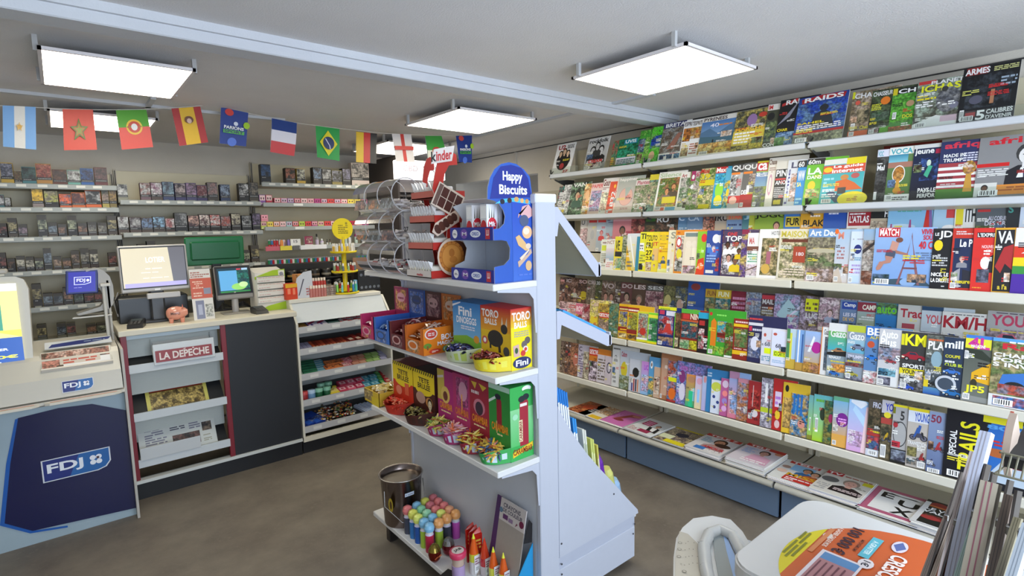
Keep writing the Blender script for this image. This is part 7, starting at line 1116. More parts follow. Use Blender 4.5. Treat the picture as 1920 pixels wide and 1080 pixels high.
# ---- red chocolate rack
t = thing('chocolate_rack', 'red cardboard chocolate bar rack with curved uprights on the gondola top shelf', 'display stand', (1.2, 1.95, SZ))
RC = 'b82418'
for j, z in enumerate((.0, .115, .225, .325)):
    xo = -.055 + .012 * j
    b = B(); b.box(xo, -.06, z, .12, .14, z + .004, 'a01c14', 'card').box(xo, -.06, z, xo + .003, .14, z + .03, 'c8685c' if j else 'd8d0cc', 'card').box(xo, -.062, z, .12, -.058, z + .03, RC, 'card'); tr = b.build('tray', t)
    if j: b = B(); b.prism_y([(xo + .02, z), (.1, z), (.1, z - .07), (xo + .06, z - .06)], -.05, -.045, '8c1810', 'card'); b.build('tray_gusset', tr)
    else: b = B(); b.X = frame((xo - .001, .06, .003), (0, -1, 0), (0, 0, 1)); b.area(.06, .02).draw('T .1 .2 .9 .8 c02838 mucho'); b.build('lettering', tr)
    for k in range(9):
        if j == 3 and k == 3: continue
        b = B(); cc = ['e0dcd0', 'd8d4cc', 'e4e4e4', 'e4e0dc'][j]; y = -.047 + .0215 * k
        b.box(-.012, -.008, 0, .07, .008, .044, cc, 'gloss', .004); b.X = frame((-.013, .008, 0), (0, -1, 0), (0, 0, 1)); b.area(.016, .036).draw('R 0 0 1 .3 b83030' if j > 1 else 'R 0 .3 1 .6 887'); b.X = frame((-.01, -.009, .002), (1, 0, 0), (0, 0, 1)); b.area(.066, .03).draw('T .1 .3 .9 .7 333 Bueno' if j > 1 else 'T .1 .3 .9 .7 543 bueno'); b.X = Matrix.Identity(4)
        b.add([(-.012, -.008, .03), (-.026, 0, .066), (-.002, 0, .058), (-.012, .008, .03)], [(0, 1, 2), (2, 1, 3), (0, 2, 3)], 'f0f0f0', 'gloss')
        tag(b.build('chocolate_bar', M=Matrix.Translation((1.2 + xo + .02, 1.95 + y, SZ + z + .005)) @ Matrix.Rotation(random.uniform(-.15, .15), 4, 'Z')), f'white wrapped chocolate bar, {ORD[k]} from the biscuit display, {["bottom", "second", "third", "top"][j]} tier of the red rack', 'chocolate bar', f'chocolate bars on the {["bottom", "second", "third", "top"][j]} tier of the red rack')
cv = [(.16, .5), (.12, .515), (.075, .505), (.04, .47), (.02, .42), (.0, .36), (.03, .3), (.07, .27), (.09, .22), (.08, .17), (.1, .12), (.125, .06), (.1, .0), (.15, .0), (.172, .06), (.165, .11), (.14, .16), (.15, .2), (.13, .27), (.09, .31), (.062, .36), (.08, .42), (.11, .455), (.165, .46)]
for y, dx, k_ in ((-.068, -.075, .75), (.142, .0, .42)): b = B(); b.prism_y([(x * k_ + dx + .035, z) for x, z in cv], y, y + .004, RC, 'card', side='d8c8c4'); b.build('curved_upright', t)
b = B(); b.X = frame((-.045, -.072, .455), (1, 0, .18), (0, 0, 1)); b.prism([(0, 0), (.1, 0), (.115, .06), (.015, .055)], 0, .003, 'd8d0cc', 'card'); b.area(.1, .05, z=.0032).draw('T .0 .15 .25 .95 222 k;T .24 .15 1 .95 c0282c inder'); b.build('title_plate', t)
b = B(); b.X = frame((-.055, -.074, .3), (.82, 0, -.42), (.42, 0, .82)); b.box(0, 0, 0, .135, .1, .003, 'd8c8b8', 'card'); b.area(.125, .09, .005, .005, .003).draw(';'.join(f'R {.17 + .28 * i} {.03 + .48 * j_} {.42 + .28 * i} {.48 + .48 * j_} 4c2018' for i in range(3) for j_ in range(2)) + ';R .0 0 .15 1 6a5048'); b.build('tablet_picture', t)
b = B(); b.X = frame((-.03, -.076, .17), (.85, 0, .5), (-.5, 0, .85)); b.prism([(0, 0), (.12, -.004), (.14, .02), (.13, .045), (.02, .05), (-.012, .028)], 0, .003, 'd8c0b0', 'card'); b.area(.12, .04, .004, .004, .003).draw('E .1 .5 .13 .5 4c2820;E .3 .5 .13 .5 5a3024;E .5 .5 .13 .5 4c2820;E .7 .5 .13 .5 5a3024;E .88 .5 .12 .45 4c2820'); b.build('bar_picture', t)
b = B(); b.X = frame((.04, -.078, .085), (1, 0, 0), (0, 0, 1)); b.prism([(.075 * cos(i * pi / 12) * (1.15 if i < 6 or i > 18 else 1), .078 * sin(i * pi / 12)) for i in range(24)], 0, .003, 'dcc4b0', 'card'); b.area(.14, .14, -.07, -.07, .003).draw('E .62 .5 .5 .47 5a3020;E .45 .5 .44 .46 c88038;E .45 .5 .36 .38 b87028;E .45 .5 .33 .35 d08c40;E .45 .62 .1 .12 b06c2c;E .5 .42 .14 .1 b87430;' + ';'.join(f'E {.45 + .4 * cos(i * pi / 8):.3f} {.5 + .42 * sin(i * pi / 8):.3f} .03 .03 a8642c' for i in range(16))); b.build('biscuit_picture', t)
# ---- middle shelf: open sweet tubs
MZ = 1.06
def candies(b, x0, x1, y0, y1, z, n, cols, s=.012, seed=1, hump=.02, long=1):
    rr = random.Random(seed)
    for _ in range(n):
        u, v = rr.random(), rr.random(); x = x0 + (x1 - x0) * u; y = y0 + (y1 - y0) * v; zz = z + hump * sin(pi * u) * sin(pi * v) * 1.2 + rr.uniform(0, s * .8)
        b.X = Matrix.Translation((x, y, zz)) @ Matrix.Rotation(rr.uniform(0, 6.3), 4, 'Z') @ Matrix.Rotation(rr.uniform(-.7, .7), 4, 'Y'); c = rr.choice(cols); L = s * long
        b.add([(-L * 1.5, -s * .3, 0), (-L * .8, -s * .4, .0), (L * .8, -s * .4, 0), (L * 1.5, -s * .3, 0), (L * 1.5, s * .3, 0), (L * .8, s * .4, 0), (-L * .8, s * .4, 0), (-L * 1.5, s * .3, 0), (-L * .6, 0, s * .5), (L * .6, 0, s * .5)], [(0, 1, 8), (1, 2, 9, 8), (2, 3, 9), (3, 4, 9), (4, 5, 9), (5, 6, 8, 9), (6, 7, 8), (7, 0, 8)], c, 'gloss')
    b.X = Matrix.Identity(4)
TUB = [(2.46, .145, 'c02868', '8c2858', 'pink', ['c8485c', 'd8a0b0', 'e0d0d0'], 'P 0 0 1 1 b83870 d8a860'), (2.295, .155, '3c70c8', '2c4c98', 'blue', ['88a8d8', '405078', 'c8d4e8'], 'P 0 0 1 1 3c70c8 8898c8'), (2.145, .14, '6a1c20', '4c2428', 'dark brown red', ['8a3038', 'c8a0a0', '543038'], 'P 0 0 1 1 5a1c2c a88080'), (1.985, .155, 'd87018', 'c06820', 'orange', ['c88858', 'e0c8b8', 'a84c20'], 'P 0 0 1 1 d07820 c8a070')]
for k, (y, w, c, c2, nm, cc, ph) in enumerate(TUB):
    t = thing('sweet_tub', f'open {nm} cardboard tub of wrapped sweets on the gondola middle shelf', 'sweet box', (1.15, y, MZ)); dp = .2
    b = B(); b.box(0, 0, 0, dp, .003, .115, c, 'card').box(0, w - .003, 0, dp, w, .115, c, 'card').box(dp - .004, 0, 0, dp, w, .24, c, 'card').box(0, 0, 0, dp, w, .003, c, 'card').box(0, 0, 0, .003, w, .062, c, 'card').box(0, 0, .062, .003, .018, .115, c, 'card').box(0, w - .018, .062, .003, w, .115, c, 'card')
    b.build('box', t)
    b = B(); b.X = frame((-.0006, w, 0), (0, -1, 0), (0, 0, 1)); b.area(w, .115).draw(f'R 0 0 1 .53 {c};{ph.replace("P 0 0 1 1", "P .1 .03 .8 .5")};E .42 .3 .28 .18 {cc[1]};E .42 .3 .2 .12 {c};R 0 .53 .13 1 {c};R .87 .53 1 1 {c}'); b.build('printed_front', t)
    if nm == 'orange':
        b = B(); b.X = frame((0, -.0006, 0), (1, 0, 0), (0, 0, 1)); b.area(dp, .115).draw('R 0 0 1 1 e07c18;E .2 .78 .16 .2 e8d8d0;E .2 .78 .13 .16 c84030;L .12 .72 .28 .86 2 e8e0dc;T .45 .5 .78 .72 f0ecf0 BOU;T .35 .28 .9 .46 f0ecf0 MAGIQUE;E .1 .35 .1 .1 688c30;R .08 .2 .12 .35 8a5828;E .28 .12 .15 .09 d84028;L .2 .08 .36 .16 2 eecc;E .55 .15 .08 .11 58a888;E .55 .15 .05 .07 eee'.replace('eecc', 'fed')); b.build('printed_side', t)
    b = B(); b.X = frame((dp - .0045, w, .0), (0, -1, 0), (0, 0, 1)); b.area(w, .24).draw(f'R 0 0 1 1 {c2};{ph.replace("P 0 0 1 1", "P .1 .5 .9 .95")};E .5 .78 .3 .1 {cc[1]};L .3 .74 .7 .82 1 {c2}'); b.build('printed_back', t)
    b = B(); candies(b, .02, dp - .02, .02, w - .02, .06, 70, cc, .012, k, .045 if k > 1 else .02); b.build('sweets', t, kind='stuff')
def dispenser(y0, y1, z, h, c, front, side, nm, cc, seed, xf=1.262, lip='c8ccd8', longc=1, shelf='middle', sc=None):
    w = y1 - y0; t = thing('candy_dispenser', f'{nm} on the gondola {shelf} shelf', 'sweet box', (xf, y0, z)); D = 1.366 - xf
    b = B(); b.box(.0, 0, .0, D, w, h, c, 'card'); b.build('box', t)
    b = B(); b.X = frame((-.0008, w, 0), (0, -1, 0), (0, 0, 1)); b.area(w, h).draw(front); b.build('printed_front', t)
    b = B(); b.X = frame((0, -.0008, 0), (1, 0, 0), (0, 0, 1)); b.area(D, h).draw(side); b.build('printed_side', t)
    # scoop tray: curved lip
    b = B(); n = 8; lo = [(-.095 * sin(a) if 1 else 0, .0 + .07 * (1 - cos(a))) for a in [pi / 2 * i / n for i in range(n + 1)]]
    arc = [(-.1 * sin(pi * i / n) ** .7 if 0 < i < n else 0, w * i / n, .045 + .015 * abs(1 - 2 * i / n)) for i in range(n + 1)]
    vs = [(0, w * i / n, 0) for i in range(n + 1)]
    bot = [(-.085 * (sin(pi * i / n) ** .6 if 0 < i < n else .0), w * i / n, .002) for i in range(n + 1)]
    V = bot + arc; b.add(V, [(i + 1, i, n + 1 + i, n + 2 + i) for i in range(n)], lip, 'card', sm=True); b.add([(x + .001, y, zz) for x, y, zz in V], [(i, i + 1, n + 2 + i, n + 1 + i) for i in range(n)], sc or 'd0d4e0', 'card', sm=True)
    b.add(bot, [tuple(range(n + 1))], lip, 'card'); b.build('scoop_tray', t)
    b = B(); candies(b, -.075, -.005, w * .14, w * .86, .036, 70, cc, .011, seed, .018, longc); b.build('sweets', t, kind='stuff'); return t
yy = lambda px, x=1.262, z=1.2: ypx(px, x, z)
Y1, Y2, Y3 = 1.535, yy(902), yy(850)
dispenser(Y2 + .002, Y3, MZ, .235, '2878b8', 'G 0 0 1 1 88c8e8 2878c0;R 0 0 1 .28 68a030;Q 0 .28 1 .2 1 .34 .5 .42 0 .36 78b038;Q .0 .9 .3 .98 .3 1 .0 .94 e8e8f0;T .22 .76 .7 .92 ececf4 Fini;T .14 .62 .86 .74 ececf4 DINOEGGS;L .3 .52 .8 .6 2 d8d8e8;E .85 .38 .1 .07 d89830;E .5 .13 .35 .14 282040', 'R 0 0 1 1 2878b8', 'sky blue carton of dark round sweets', ['303060', '48487c', '8080a8', '201c40'], 3, sc='a8b858', lip='b8c0a0')
dispenser(Y1, Y2, MZ, .235, 'c82830', 'R 0 0 1 1 e0b820;G 0 .6 1 1 e0a020 c01c28;T .04 .82 .62 .95 ececec TORO;T .14 .7 .56 .8 ececec BALLS;E .5 .48 .26 .14 2c2824;Q .3 .3 .36 .3 .36 .48 .3 .48 2c2824;Q .6 .26 .68 .26 .66 .48 .58 .48 2c2824;E .8 .66 .11 .08 2c2824;Q .7 .72 .74 .86 .77 .74 d8c8b0;Q .84 .74 .9 .86 .9 .7 d8c8b0;E .14 .42 .1 .07 c85850;E .14 .42 .05 .04 eee;E .86 .3 .1 .08 444;E .5 .12 .35 .13 501818', 'R 0 0 1 1 e8d81c;G 0 .7 1 1 e8c020 c02030;T .06 .8 .94 .94 f0f0f0 TORO;T .16 .68 .76 .78 f0f0f0 BALLS;L .15 .54 .85 .64 3 a8a098;E .78 .46 .14 .06 605858;E .62 .4 .14 .06 686060;E .68 .32 .13 .055 e0d8d0;E .68 .32 .07 .03 c83838;E .56 .26 .12 .05 c83c30;Q .12 .22 .4 .22 .36 .42 .08 .4 d0a8a0;E .24 .32 .08 .05 385838;E .5 .11 .44 .095 283060;T .2 .06 .8 .16 f0f0f4 Fini', 'red and yellow carton with a black bull', ['7c2020', '943028', '4c1418', 'b06050'], 4, lip='e0cc28', sc='e0d850')
LZ3 = .705
zy = lambda px: ypx(px, 1.25, .82)
Yb = [1.535] + [zy(p) for p in (918, 882, 851, 822)]
CB = 'T .12 .36 .92 .47 e89020 CARAMBAR;L .2 .31 .8 .35 1 e8d8a0'
dispenser(Yb[0], Yb[1], LZ3, .29, '2c9c48', 'R 0 0 1 1 2c8c38;R 0 .93 1 1 b8dcc8;Q .0 .72 .4 .82 .4 .86 .0 .76 d8e8e0;R .38 .4 .62 .78 941c2c;E .5 .78 .12 .04 941c2c;E .45 .84 .14 .04 223;R .34 .33 .4 .5 c8a870;' + CB, 'R 0 0 1 1 38a850;G 0 .2 1 .7 58b868 88cc90;R .4 .18 .78 .76 a02838;E .6 .76 .19 .05 a02838;E .5 .82 .15 .045 222c30;E .68 .84 .15 .045 222c30;E .72 .95 .2 .04 eee;E .7 .92 .18 .02 389848;R .36 .24 .52 .54 e8d8b0;V .37 .25 .5 .53 882418 CARAMBAR;R .42 .72 .72 .76 e8e0dc;Q .08 .05 .96 .13 .96 .2 .08 .12 e8c030;T .1 .08 .94 .16 882818 CARAMBAR;E .2 .6 .12 .04 a0d8b0', 'green carton with a red caramel bar figure', ['d8b038', 'e0c050', 'a85830', '38587c'], 11, xf=1.25, longc=2, shelf='lower', sc='c8d8e8', lip='38a050')
dispenser(Yb[1], Yb[2], LZ3, .285, '9c2434', 'R 0 0 1 1 9c2438;Q .1 .95 .3 .85 .4 .95 d8b838;Q .5 .95 .7 .85 .9 .92 d8b838;L .1 .78 .5 .86 1 dcc;E .5 .6 .3 .12 c87888;E .5 .58 .2 .1 3c2838;' + CB, 'R 0 0 1 1 8c2434', 'crimson carton of yellow caramel sticks', ['e0c040', 'd8a830', 'a83828', 'c8b860'], 12, xf=1.25, longc=2, shelf='lower', sc='c8d0e0', lip='982838')
dispenser(Yb[2], Yb[3], LZ3, .28, 'b03078', 'R 0 0 1 1 b03068;P .2 .5 .9 .95 b85088 984070;E .6 .75 .25 .15 c890a8;R .5 .4 .56 .7 e8a040;' + CB.replace('e89020', 'd87828'), 'R 0 0 1 1 a02c68', 'magenta carton of pink sticks', ['e0a098', 'e8c8c0', 'd87048', 'c890a8'], 13, xf=1.25, longc=2, shelf='lower', sc='c8d0e0', lip='a03068')
dispenser(Yb[3], Yb[4], LZ3, .275, 'a82868', 'R 0 0 1 1 a82870;R 0 .5 .45 1 c8b048;Q .0 .84 .4 .88 .4 .92 .0 .88 dcc;E .5 .6 .28 .14 d8b860;E .5 .58 .15 .08 6c3428;' + CB, 'R 0 0 1 1 982860', 'plum carton with yellow panel, green and yellow sticks', ['c8c050', '88a048', 'd8c878', 'a86838'], 14, xf=1.25, longc=2, shelf='lower', sc='c0c8d8', lip='a03060')
Yc = [zy(p) for p in (818, 776, 738)]
STR = ';'.join(f'Q {i * .1:.2f} .93 {i * .1 + .04:.2f} .93 {i * .1 + .08:.2f} 1 {i * .1 + .04:.2f} 1 1c1810' for i in range(10))
YF = 'R 0 .6 1 1 e8cc18;E .5 .62 .4 .12 e8cc18;T .26 .76 .76 .86 3c3010 TETE;T .22 .63 .8 .74 3c3010 BRULEE;' + STR
dispenser(Yc[0] + .01, Yc[1], LZ3, .235, '3c1c18', 'R 0 0 1 1 4c2018;' + YF + ';E .35 .44 .22 .12 b89080;E .75 .4 .16 .1 c88848;H .78 .36 .1 dca 321 a33', 'R 0 0 1 1 3c1c1c;R .1 .2 .6 .6 8a4830', 'brown carton with black and yellow striped header', ['5a5030', '8a8040', '38301c', 'a89858'], 15, xf=1.25, shelf='lower', sc='3c2018', lip='4c2018')
dispenser(Yc[1] + .004, Yc[2], LZ3, .235, '6c1c18', 'R 0 0 1 1 c8301c;' + YF + ';R .6 .35 .8 .6 d86040;E .3 .4 .15 .1 e08068', 'R 0 0 1 1 6c1c18', 'red carton with black and yellow striped header', ['d83820', 'c84830', 'e08060', 'a82818'], 16, xf=1.25, shelf='lower', sc='b83020', lip='c03020')
t = thing('sweet_tub', 'low open yellow box of foil sweets at the far end of the gondola lower shelf', 'sweet box', (1.17, Yc[2] + .01, LZ3)); w = .17
b = B(); b.box(0, 0, 0, .19, .003, .07, 'c8a830', 'card').box(0, w - .003, 0, .19, w, .07, 'c8a830', 'card').box(0, 0, 0, .003, w, .07, 'd8b838', 'card').box(.187, 0, 0, .19, w, .11, 'c8a830', 'card').box(0, 0, 0, .19, w, .003, 'c8a830', 'card'); b.build('box', t)
b = B(); b.X = frame((-.0006, w, 0), (0, -1, 0), (0, 0, 1)); b.area(w, .07).draw('P .0 .2 .6 .95 c8b070 806038;R .5 0 1 .6 d8c020'); b.build('printed_front', t)
b = B(); candies(b, .02, .17, .02, w - .02, .055, 80, ['e0cc90', 'd8c070', 'c8a860', 'ece4c8'], .013, 9, .02); b.build('sweets', t, kind='stuff')
# ---- base shelf
BZ = .14
t = thing('metal_bucket', 'shiny dark metal bucket with wire handle on the gondola base shelf', 'bucket', (1.215, 2.37, BZ)); 
b = B(); b.lathe([(.088, 0), (.09, .005), (.102, .235), (.108, .24), (.106, .248), (.1, .246), (.095, .19), (.086, .02), (0, .018)], 32, '8c7f7a', 'metal'); b.build('body', t)
b = B(); b.lathe([(.093, .2), (.096, .2), (.099, .215), (.096, .22)], 32, 'a09890', 'metal'); b.build('inner_ring', t)
B().tube([(.108 * cos(i * pi / 16), .108 * sin(i * pi / 16), .246) for i in range(33)], .003, 'c8c4c0', 'metal', 6).build('rim', t)
B().tube([(-.104, -.02, .19), (-.112, -.035, .12), (-.06, -.108, .05), (.0, -.13, .045), (.07, -.11, .11), (.1, -.04, .2)], .0025, 'b8b8b8', 'metal', 6).build('wire_handle', t)
b = B(); b.X = frame((-.035, -.0975, .165), (1, 0, 0), (0, -.06, 1)); b.area(.05, .018, z=.001).draw('R 0 0 1 1 b8c4d4;L .1 .3 .9 .7 1 667'); b.build('white_label', t)
b = B(); b.X = frame((-.088, -.035, .06), (.35, -.93, 0), (-.04, -.04, 1)); b.area(.03, .11, z=.004).draw('E .5 .6 .5 .35 a89028;E .5 .6 .25 .2 503818'); b.build('flower_sticker', t)
rr = random.Random(3); BC = ['d87878', 'e0a078', '88c8a0', 'd8d860', 'e0a060', 'c87078', '98d0a8', '80b8d8', 'd8e070']; BB = ['a0c040', 'd08830', '3878b8', 'b858b0', 'c858b8', 'b82848', '444858', '2858a8']
k = 0
for i in range(4):
    for j in range(5):
        x = 1.172 + .05 * i + rr.uniform(-.002, .002); y = 2.035 + .05 * j + rr.uniform(-.002, .002) + i * .004
        cb, ct = rr.choice(BB), rr.choice(BC)
        b = B(); b.lathe([(.018, 0), (.0195, .004), (.0195, .085), (.017, .09), (.017, .1), (.0225, .104), (.0245, .118), (.02, .133), (.009, .14), (0, .141)], 12, cb, 'plastic', rings=['ddd', cb, 'c8c4e0', 'ddd', ct, ct, ct, ct, ct])
        for q in (-.5, .5): b.lathe([(.0025, 0), (0, .002)], 6, '333', 'plastic', c=(q * .014, -.014, .131))
        tag(b.build('bubble_tube', M=Matrix.Translation((x, y, BZ))), f'bubble tube with animal head cap, {ORD[j]} row back, {ORD[i]} along from the shelf edge', 'bubble tube', 'bubble tubes beside the bucket'); k += 1
for nm, px, py, c1, c2 in (('gold', 820, 1056, '8c7c38', '7c2418'), ('silver', 846, 1043, '8c8c8c', '8a3038')):
    p = onz(px, py, BZ); b = B(); b.lathe([(.0, 0), (.014, .002), (.024, .014), (.0285, .034), (.027, .052), (.02, .07), (.01, .08), (0, .083)], 20, c1, 'foil', rings=[c2, c2, c2, c2, c1, c1, c1])
    b.X = frame((-.018, -.0285, .02), (1, 0, 0), (0, 0, 1)); b.area(.036, .024, z=.001).draw('Q 0 .4 .4 .7 .5 .5 .1 .2 c86838;Q .5 .6 .9 .9 1 .6 .6 .4 c86838')
    tag(b.build('surprise_egg', M=Matrix.Translation((p[0], p[1] + .02, BZ))), f'{nm} topped surprise egg on the gondola base shelf', 'egg')
p = onz(860, 1082, BZ); t = thing('bubble_jar', 'clear jar with pink lid on the gondola base shelf', 'jar', (p[0] + .0, p[1], BZ))
B().lathe([(.026, 0), (.028, .004), (.028, .06)], 18, 'a890b8', 'plastic').build('base', t); B().lathe([(.026, .06), (.026, .095)], 18, 'b8a090', 'gloss').build('body', t)
B().lathe([(.034, .095), (.036, .1), (.036, .116), (.033, .12), (0, .12)], 22, 'c8385c', 'plastic').build('lid', t)
b = B(); b.lathe([(.026, 0), (0, .001)], 22, 'd8ccc4', 'paper', c=(0, 0, .1203)); b.X = Matrix.Translation((-.018, -.01, .1215)); b.area(.036, .02).draw('T 0 0 1 1 333 JAB'); b.build('lid_label', t)
p2 = onz(845, 1085, BZ); b = B(); b.box(-.05, -.045, 0, .05, .045, .004, '1c1c1c', 'card').box(-.052, -.047, -.001, .052, .047, .001, 'c8c8cc', 'card'); tag(b.build('flat_card', M=Matrix.Translation((p2[0] - .01, p2[1] + .0, BZ + .001)) @ Matrix.Rotation(.3, 4, 'Z')), 'flat black and white card lying under the pink lidded jar', 'card')
# crayons
for k, (px, ty, h, base, tip) in enumerate([(886, 1000, .2, 'c8c4c0', 'd8e040'), (906, 1008, .19, 'c0b4b4', 'c83018'), (928, 1025, .19, 'a8b888', 'dce040'), (950, 1036, .2, 'c8b488', 'e0e048')]):
    x = [1.235, 1.262, 1.262, 1.275][k]; y = [1.78, 1.74, 1.68, 1.63][k]; zt = zpx(ty, x, y); H = zt - BZ
    b = B(); b.lathe([(.02, 0), (.021, .004), (.021, H - .12), (.021, H - .085), (.007, H - .022), (.001, H)], 14, base, 'gloss', rings=[base, base, 'c8c838' if k != 1 else 'b82028', 'd05818' if k != 1 else 'c83c1c', tip])
    b.X = frame((-.014, -.0212, .01), (1, 0, 0), (0, 0, 1)); b.area(.028, H * .45, z=.001).draw('R 0 0 1 1 ddd;L .1 .5 .9 .9 3 843c60;B .1 .1 .9 .4')
    tag(b.build('crayon_tube', M=Matrix.Translation((x, y, BZ))), ['tall orange crayon shaped tube with yellow tip, farthest one', 'orange crayon shaped tube with red tip', 'orange crayon shaped tube with yellow tip between the red tipped and nearest ones', 'orange crayon shaped tube with yellow tip nearest the camera'][k], 'crayon tube', 'crayon tubes')
for k in range(3):
    b = B(); b.prism_y([(-.02, 0), (.02, 0), (.022, .15), (-.022, .15)], 0, .012, 'b82018', 'gloss'); b.add([(-.022, .006, .15), (.022, .006, .15), (.02, .02, .17), (-.02, -.008, .172)], [(0, 1, 2, 3)], 'c03020', 'gloss')
    b.X = frame((-.018, -.001, .08), (1, 0, 0), (0, 0, 1)); b.area(.036, .06).draw('L .1 .1 .9 .9 3 e8b848')
    tag(b.build('red_sachet', M=Matrix.Translation((1.27, 1.8 + .025 * k, BZ)) @ Matrix.Rotation(-.2, 4, 'Z')), f'red sachet standing behind the crayon tubes, {ORD[k]} from the camera', 'sachet', 'red sachets')
t = thing('crayon_box', 'open cardboard crayon display box with purple edge and blue side', 'display box', (1.3, 1.62, BZ))
b = B(); b.X = frame((-.02, .13, 0), (0, -1, 0), (.22, 0, 1)); b.box(0, 0, 0, .03, .33, .004, '4c2c5c', 'card'); b.build('purple_edge', t)
b = B(); b.X = frame((-.02, .1, 0), (0, -1, 0), (.2, 0, 1)); b.box(0, 0, -.004, .16, .24, 0, '9c948c', 'card'); b.box(0, .24, -.004, .16, .33, 0, 'c4bcb8', 'card'); b.area(.16, .09, 0, .24, 0).draw('E .05 .45 .07 .13 5c7890;T .12 .64 .8 .84 55505c CRAYONS;T .12 .42 .9 .6 55505c DE COULEUR;E .88 .3 .09 .16 6c1c40;R .15 .12 .35 .34 5c3060;R .38 .1 .55 .28 887090;Q .65 .05 .75 .2 .7 .25 733c50'); b.build('back_flap', t)
b = B(); b.prism_y([(-.07, 0), (.06, 0), (.062, .19)], -.075, -.072, '2090c8', 'card'); b.build('blue_side', t)
b = B(); b.prism_y([(-.07, 0), (.05, 0), (.06, .2)], .135, .138, 'a89c90', 'card'); b.build('far_side', t)
b = B(); b.prism_y([(.02, .2), (.062, .19), (.065, .27), (.05, .29)], -.07, -.067, '1c1a1c', 'card'); b.build('dark_flap', t)
# ---------------------------------------------------------------- writing table in front
TZ1 = 1.0
def rrect(x0, y0, x1, y1, r, n=6):
    P = []
    for cx, cy, a in ((x1 - r, y1 - r, 0), (x0 + r, y1 - r, pi / 2), (x0 + r, y0 + r, pi), (x1 - r, y0 + r, 3 * pi / 2)):
        P += [(cx + r * cos(a + pi / 2 * i / n), cy + r * sin(a + pi / 2 * i / n)) for i in range(n + 1)]
    return P
t = thing('writing_table', 'white lottery writing table with an orange oval sticker close to the camera', 'table', (1.03, .15, 0)); TR = Matrix.Translation((-1.03, -.15, 0))
b = B(); b.prism(rrect(.862, -.2, 1.215, .462, .05), TZ1 - .03, TZ1 - .004, 'c6c4c0', 'plastic', sm=True).prism(rrect(.866, -.196, 1.211, .458, .046), TZ1 - .004, TZ1, 'cfcecb', 'plastic', sm=True); b.build('table_top', t, M=TR)
b = B(); b.lathe([(.18, 0), (.18, .02), (.05, .04), (.04, .9), (.1, .97)], 24, 'b8b8b8', 'plastic', c=(1.04, .1, 0)); b.build('pedestal', t, M=TR)
b = B(); b.X = frame((1.195, .41, TZ1), (-1, 0, 0), (0, -1, 0)); R_ = .195
def ell(a0, a1, n=36): return [(R_ + R_ * cos(a0 + (a1 - a0) * i / n), R_ + R_ * sin(a0 + (a1 - a0) * i / n)) for i in range(n + 1)]
b.area(1, 1, z=.0003); b._l(ell(0, 2 * pi)[:-1], 'c85c28'); b._l(ell(pi * 1.5 - .56, pi * 1.5 + .56, 14), 'd8c820')
b.area(.39, .39, z=.0012)
def T4(x0, x1, v0, v1): return f'{(1.195 - x0) / .39:.3f} {v0 / .39:.3f} {(1.195 - x1) / .39:.3f} {v1 / .39:.3f}'
b.draw(f'L .34 .012 .62 .07 3 7c7c20;E .3 .1 .03 .02 dcd0c8;R .22 .085 .5 .105 d08050;T {T4(1.125, 1.035, .042, .052)} ecd8c8 A GAGNER CHAQUE MOIS;T {T4(1.145, 1.03, .06, .082)} 3c2030 100 000 €;T {T4(1.11, 1.06, .086, .092)} 6c3424 MAXIMUM;R {T4(1.135, 1.05, .098, .115)} 58b0c0;T {T4(1.122, 1.063, .102, .111)} d8ecec A GRATTER;E .16 .36 .06 .03 d8d0d8;Q .11 .36 .16 .335 .21 .36 .16 .385 5868a0;T {T4(1.1, .93, .138, .163)} ece0d8 CRESCENDO;R {T4(1.04, .98, .175, .19)} 58605c')
b.draw('Q .44 .13 .74 .13 .74 .3 .44 .3 e0d8dc;Q .455 .145 .52 .145 .52 .29 .455 .29 5888b8;Q .52 .145 .73 .145 .73 .29 .52 .29 b07c80;E .42 .3 .045 .03 e0d8d8;T .395 .285 .445 .315 303040 1€;' + ';'.join(f'R .54 {.155 + .025 * k} .72 {.162 + .025 * k} 6c3c48' for k in range(5)))
b.build('oval_sticker', t, M=TR)
# plastic side piece with loop handle
def P3(pts, z): return [onz(px, py, z) for px, py in pts]
t = thing('loop_console', 'white plastic console with a loop handle and printed symbols beside the writing table', 'console', (.95, .55, 0)); TR = Matrix.Translation((-.95, -.55, 0))
out = P3([(1262, 1100), (1263, 1040), (1268, 1005), (1280, 985), (1300, 968), (1335, 963), (1370, 970), (1392, 992), (1415, 1030), (1432, 1100), (1418, 1160), (1290, 1160)], .93)
b = B(); b.prism([(p[0], p[1]) for p in out], .9, .925, 'd2d2d0', 'plastic', sm=True); b.build('body', t, M=TR)
inn = P3([(1266, 1100), (1267, 1040), (1274, 995), (1290, 1000), (1310, 1020), (1317, 1050), (1320, 1100), (1318, 1150), (1295, 1150)], .93)
b = B(); b.prism([(p[0], p[1]) for p in inn], .925, .929, 'b4aea0', 'plastic')
b.area(1, 1, z=.9292); b.px = b.py = 0
rr = random.Random(2)
for (px, py, r) in [(1275, 1018, 5), (1274, 1030, 5), (1273, 1044, 5), (1283, 1072, 5), (1277, 1058, 1.5)]:
    p = onz(px, py, .929); b._l([(p[0] + .0045 * r / 5 * cos(i * pi / 6), p[1] + .0045 * r / 5 * sin(i * pi / 6)) for i in range(12)], '7c786c')
    b._l([(p[0] + .003 * r / 5 * cos(i * pi / 6), p[1] + .003 * r / 5 * sin(i * pi / 6)) for i in range(12)], 'b4aea0')
for k in range(16):
    p = onz(1284 + (k % 4) * 8 + rr.uniform(-2, 2), 1018 + (k // 4) * 14 + rr.uniform(-2, 2), .929); b._l([(p[0] + .0011 * cos(i * pi / 4), p[1] + .0011 * sin(i * pi / 4)) for i in range(8)], '54504a')
b.build('symbol_panel', t, M=TR)
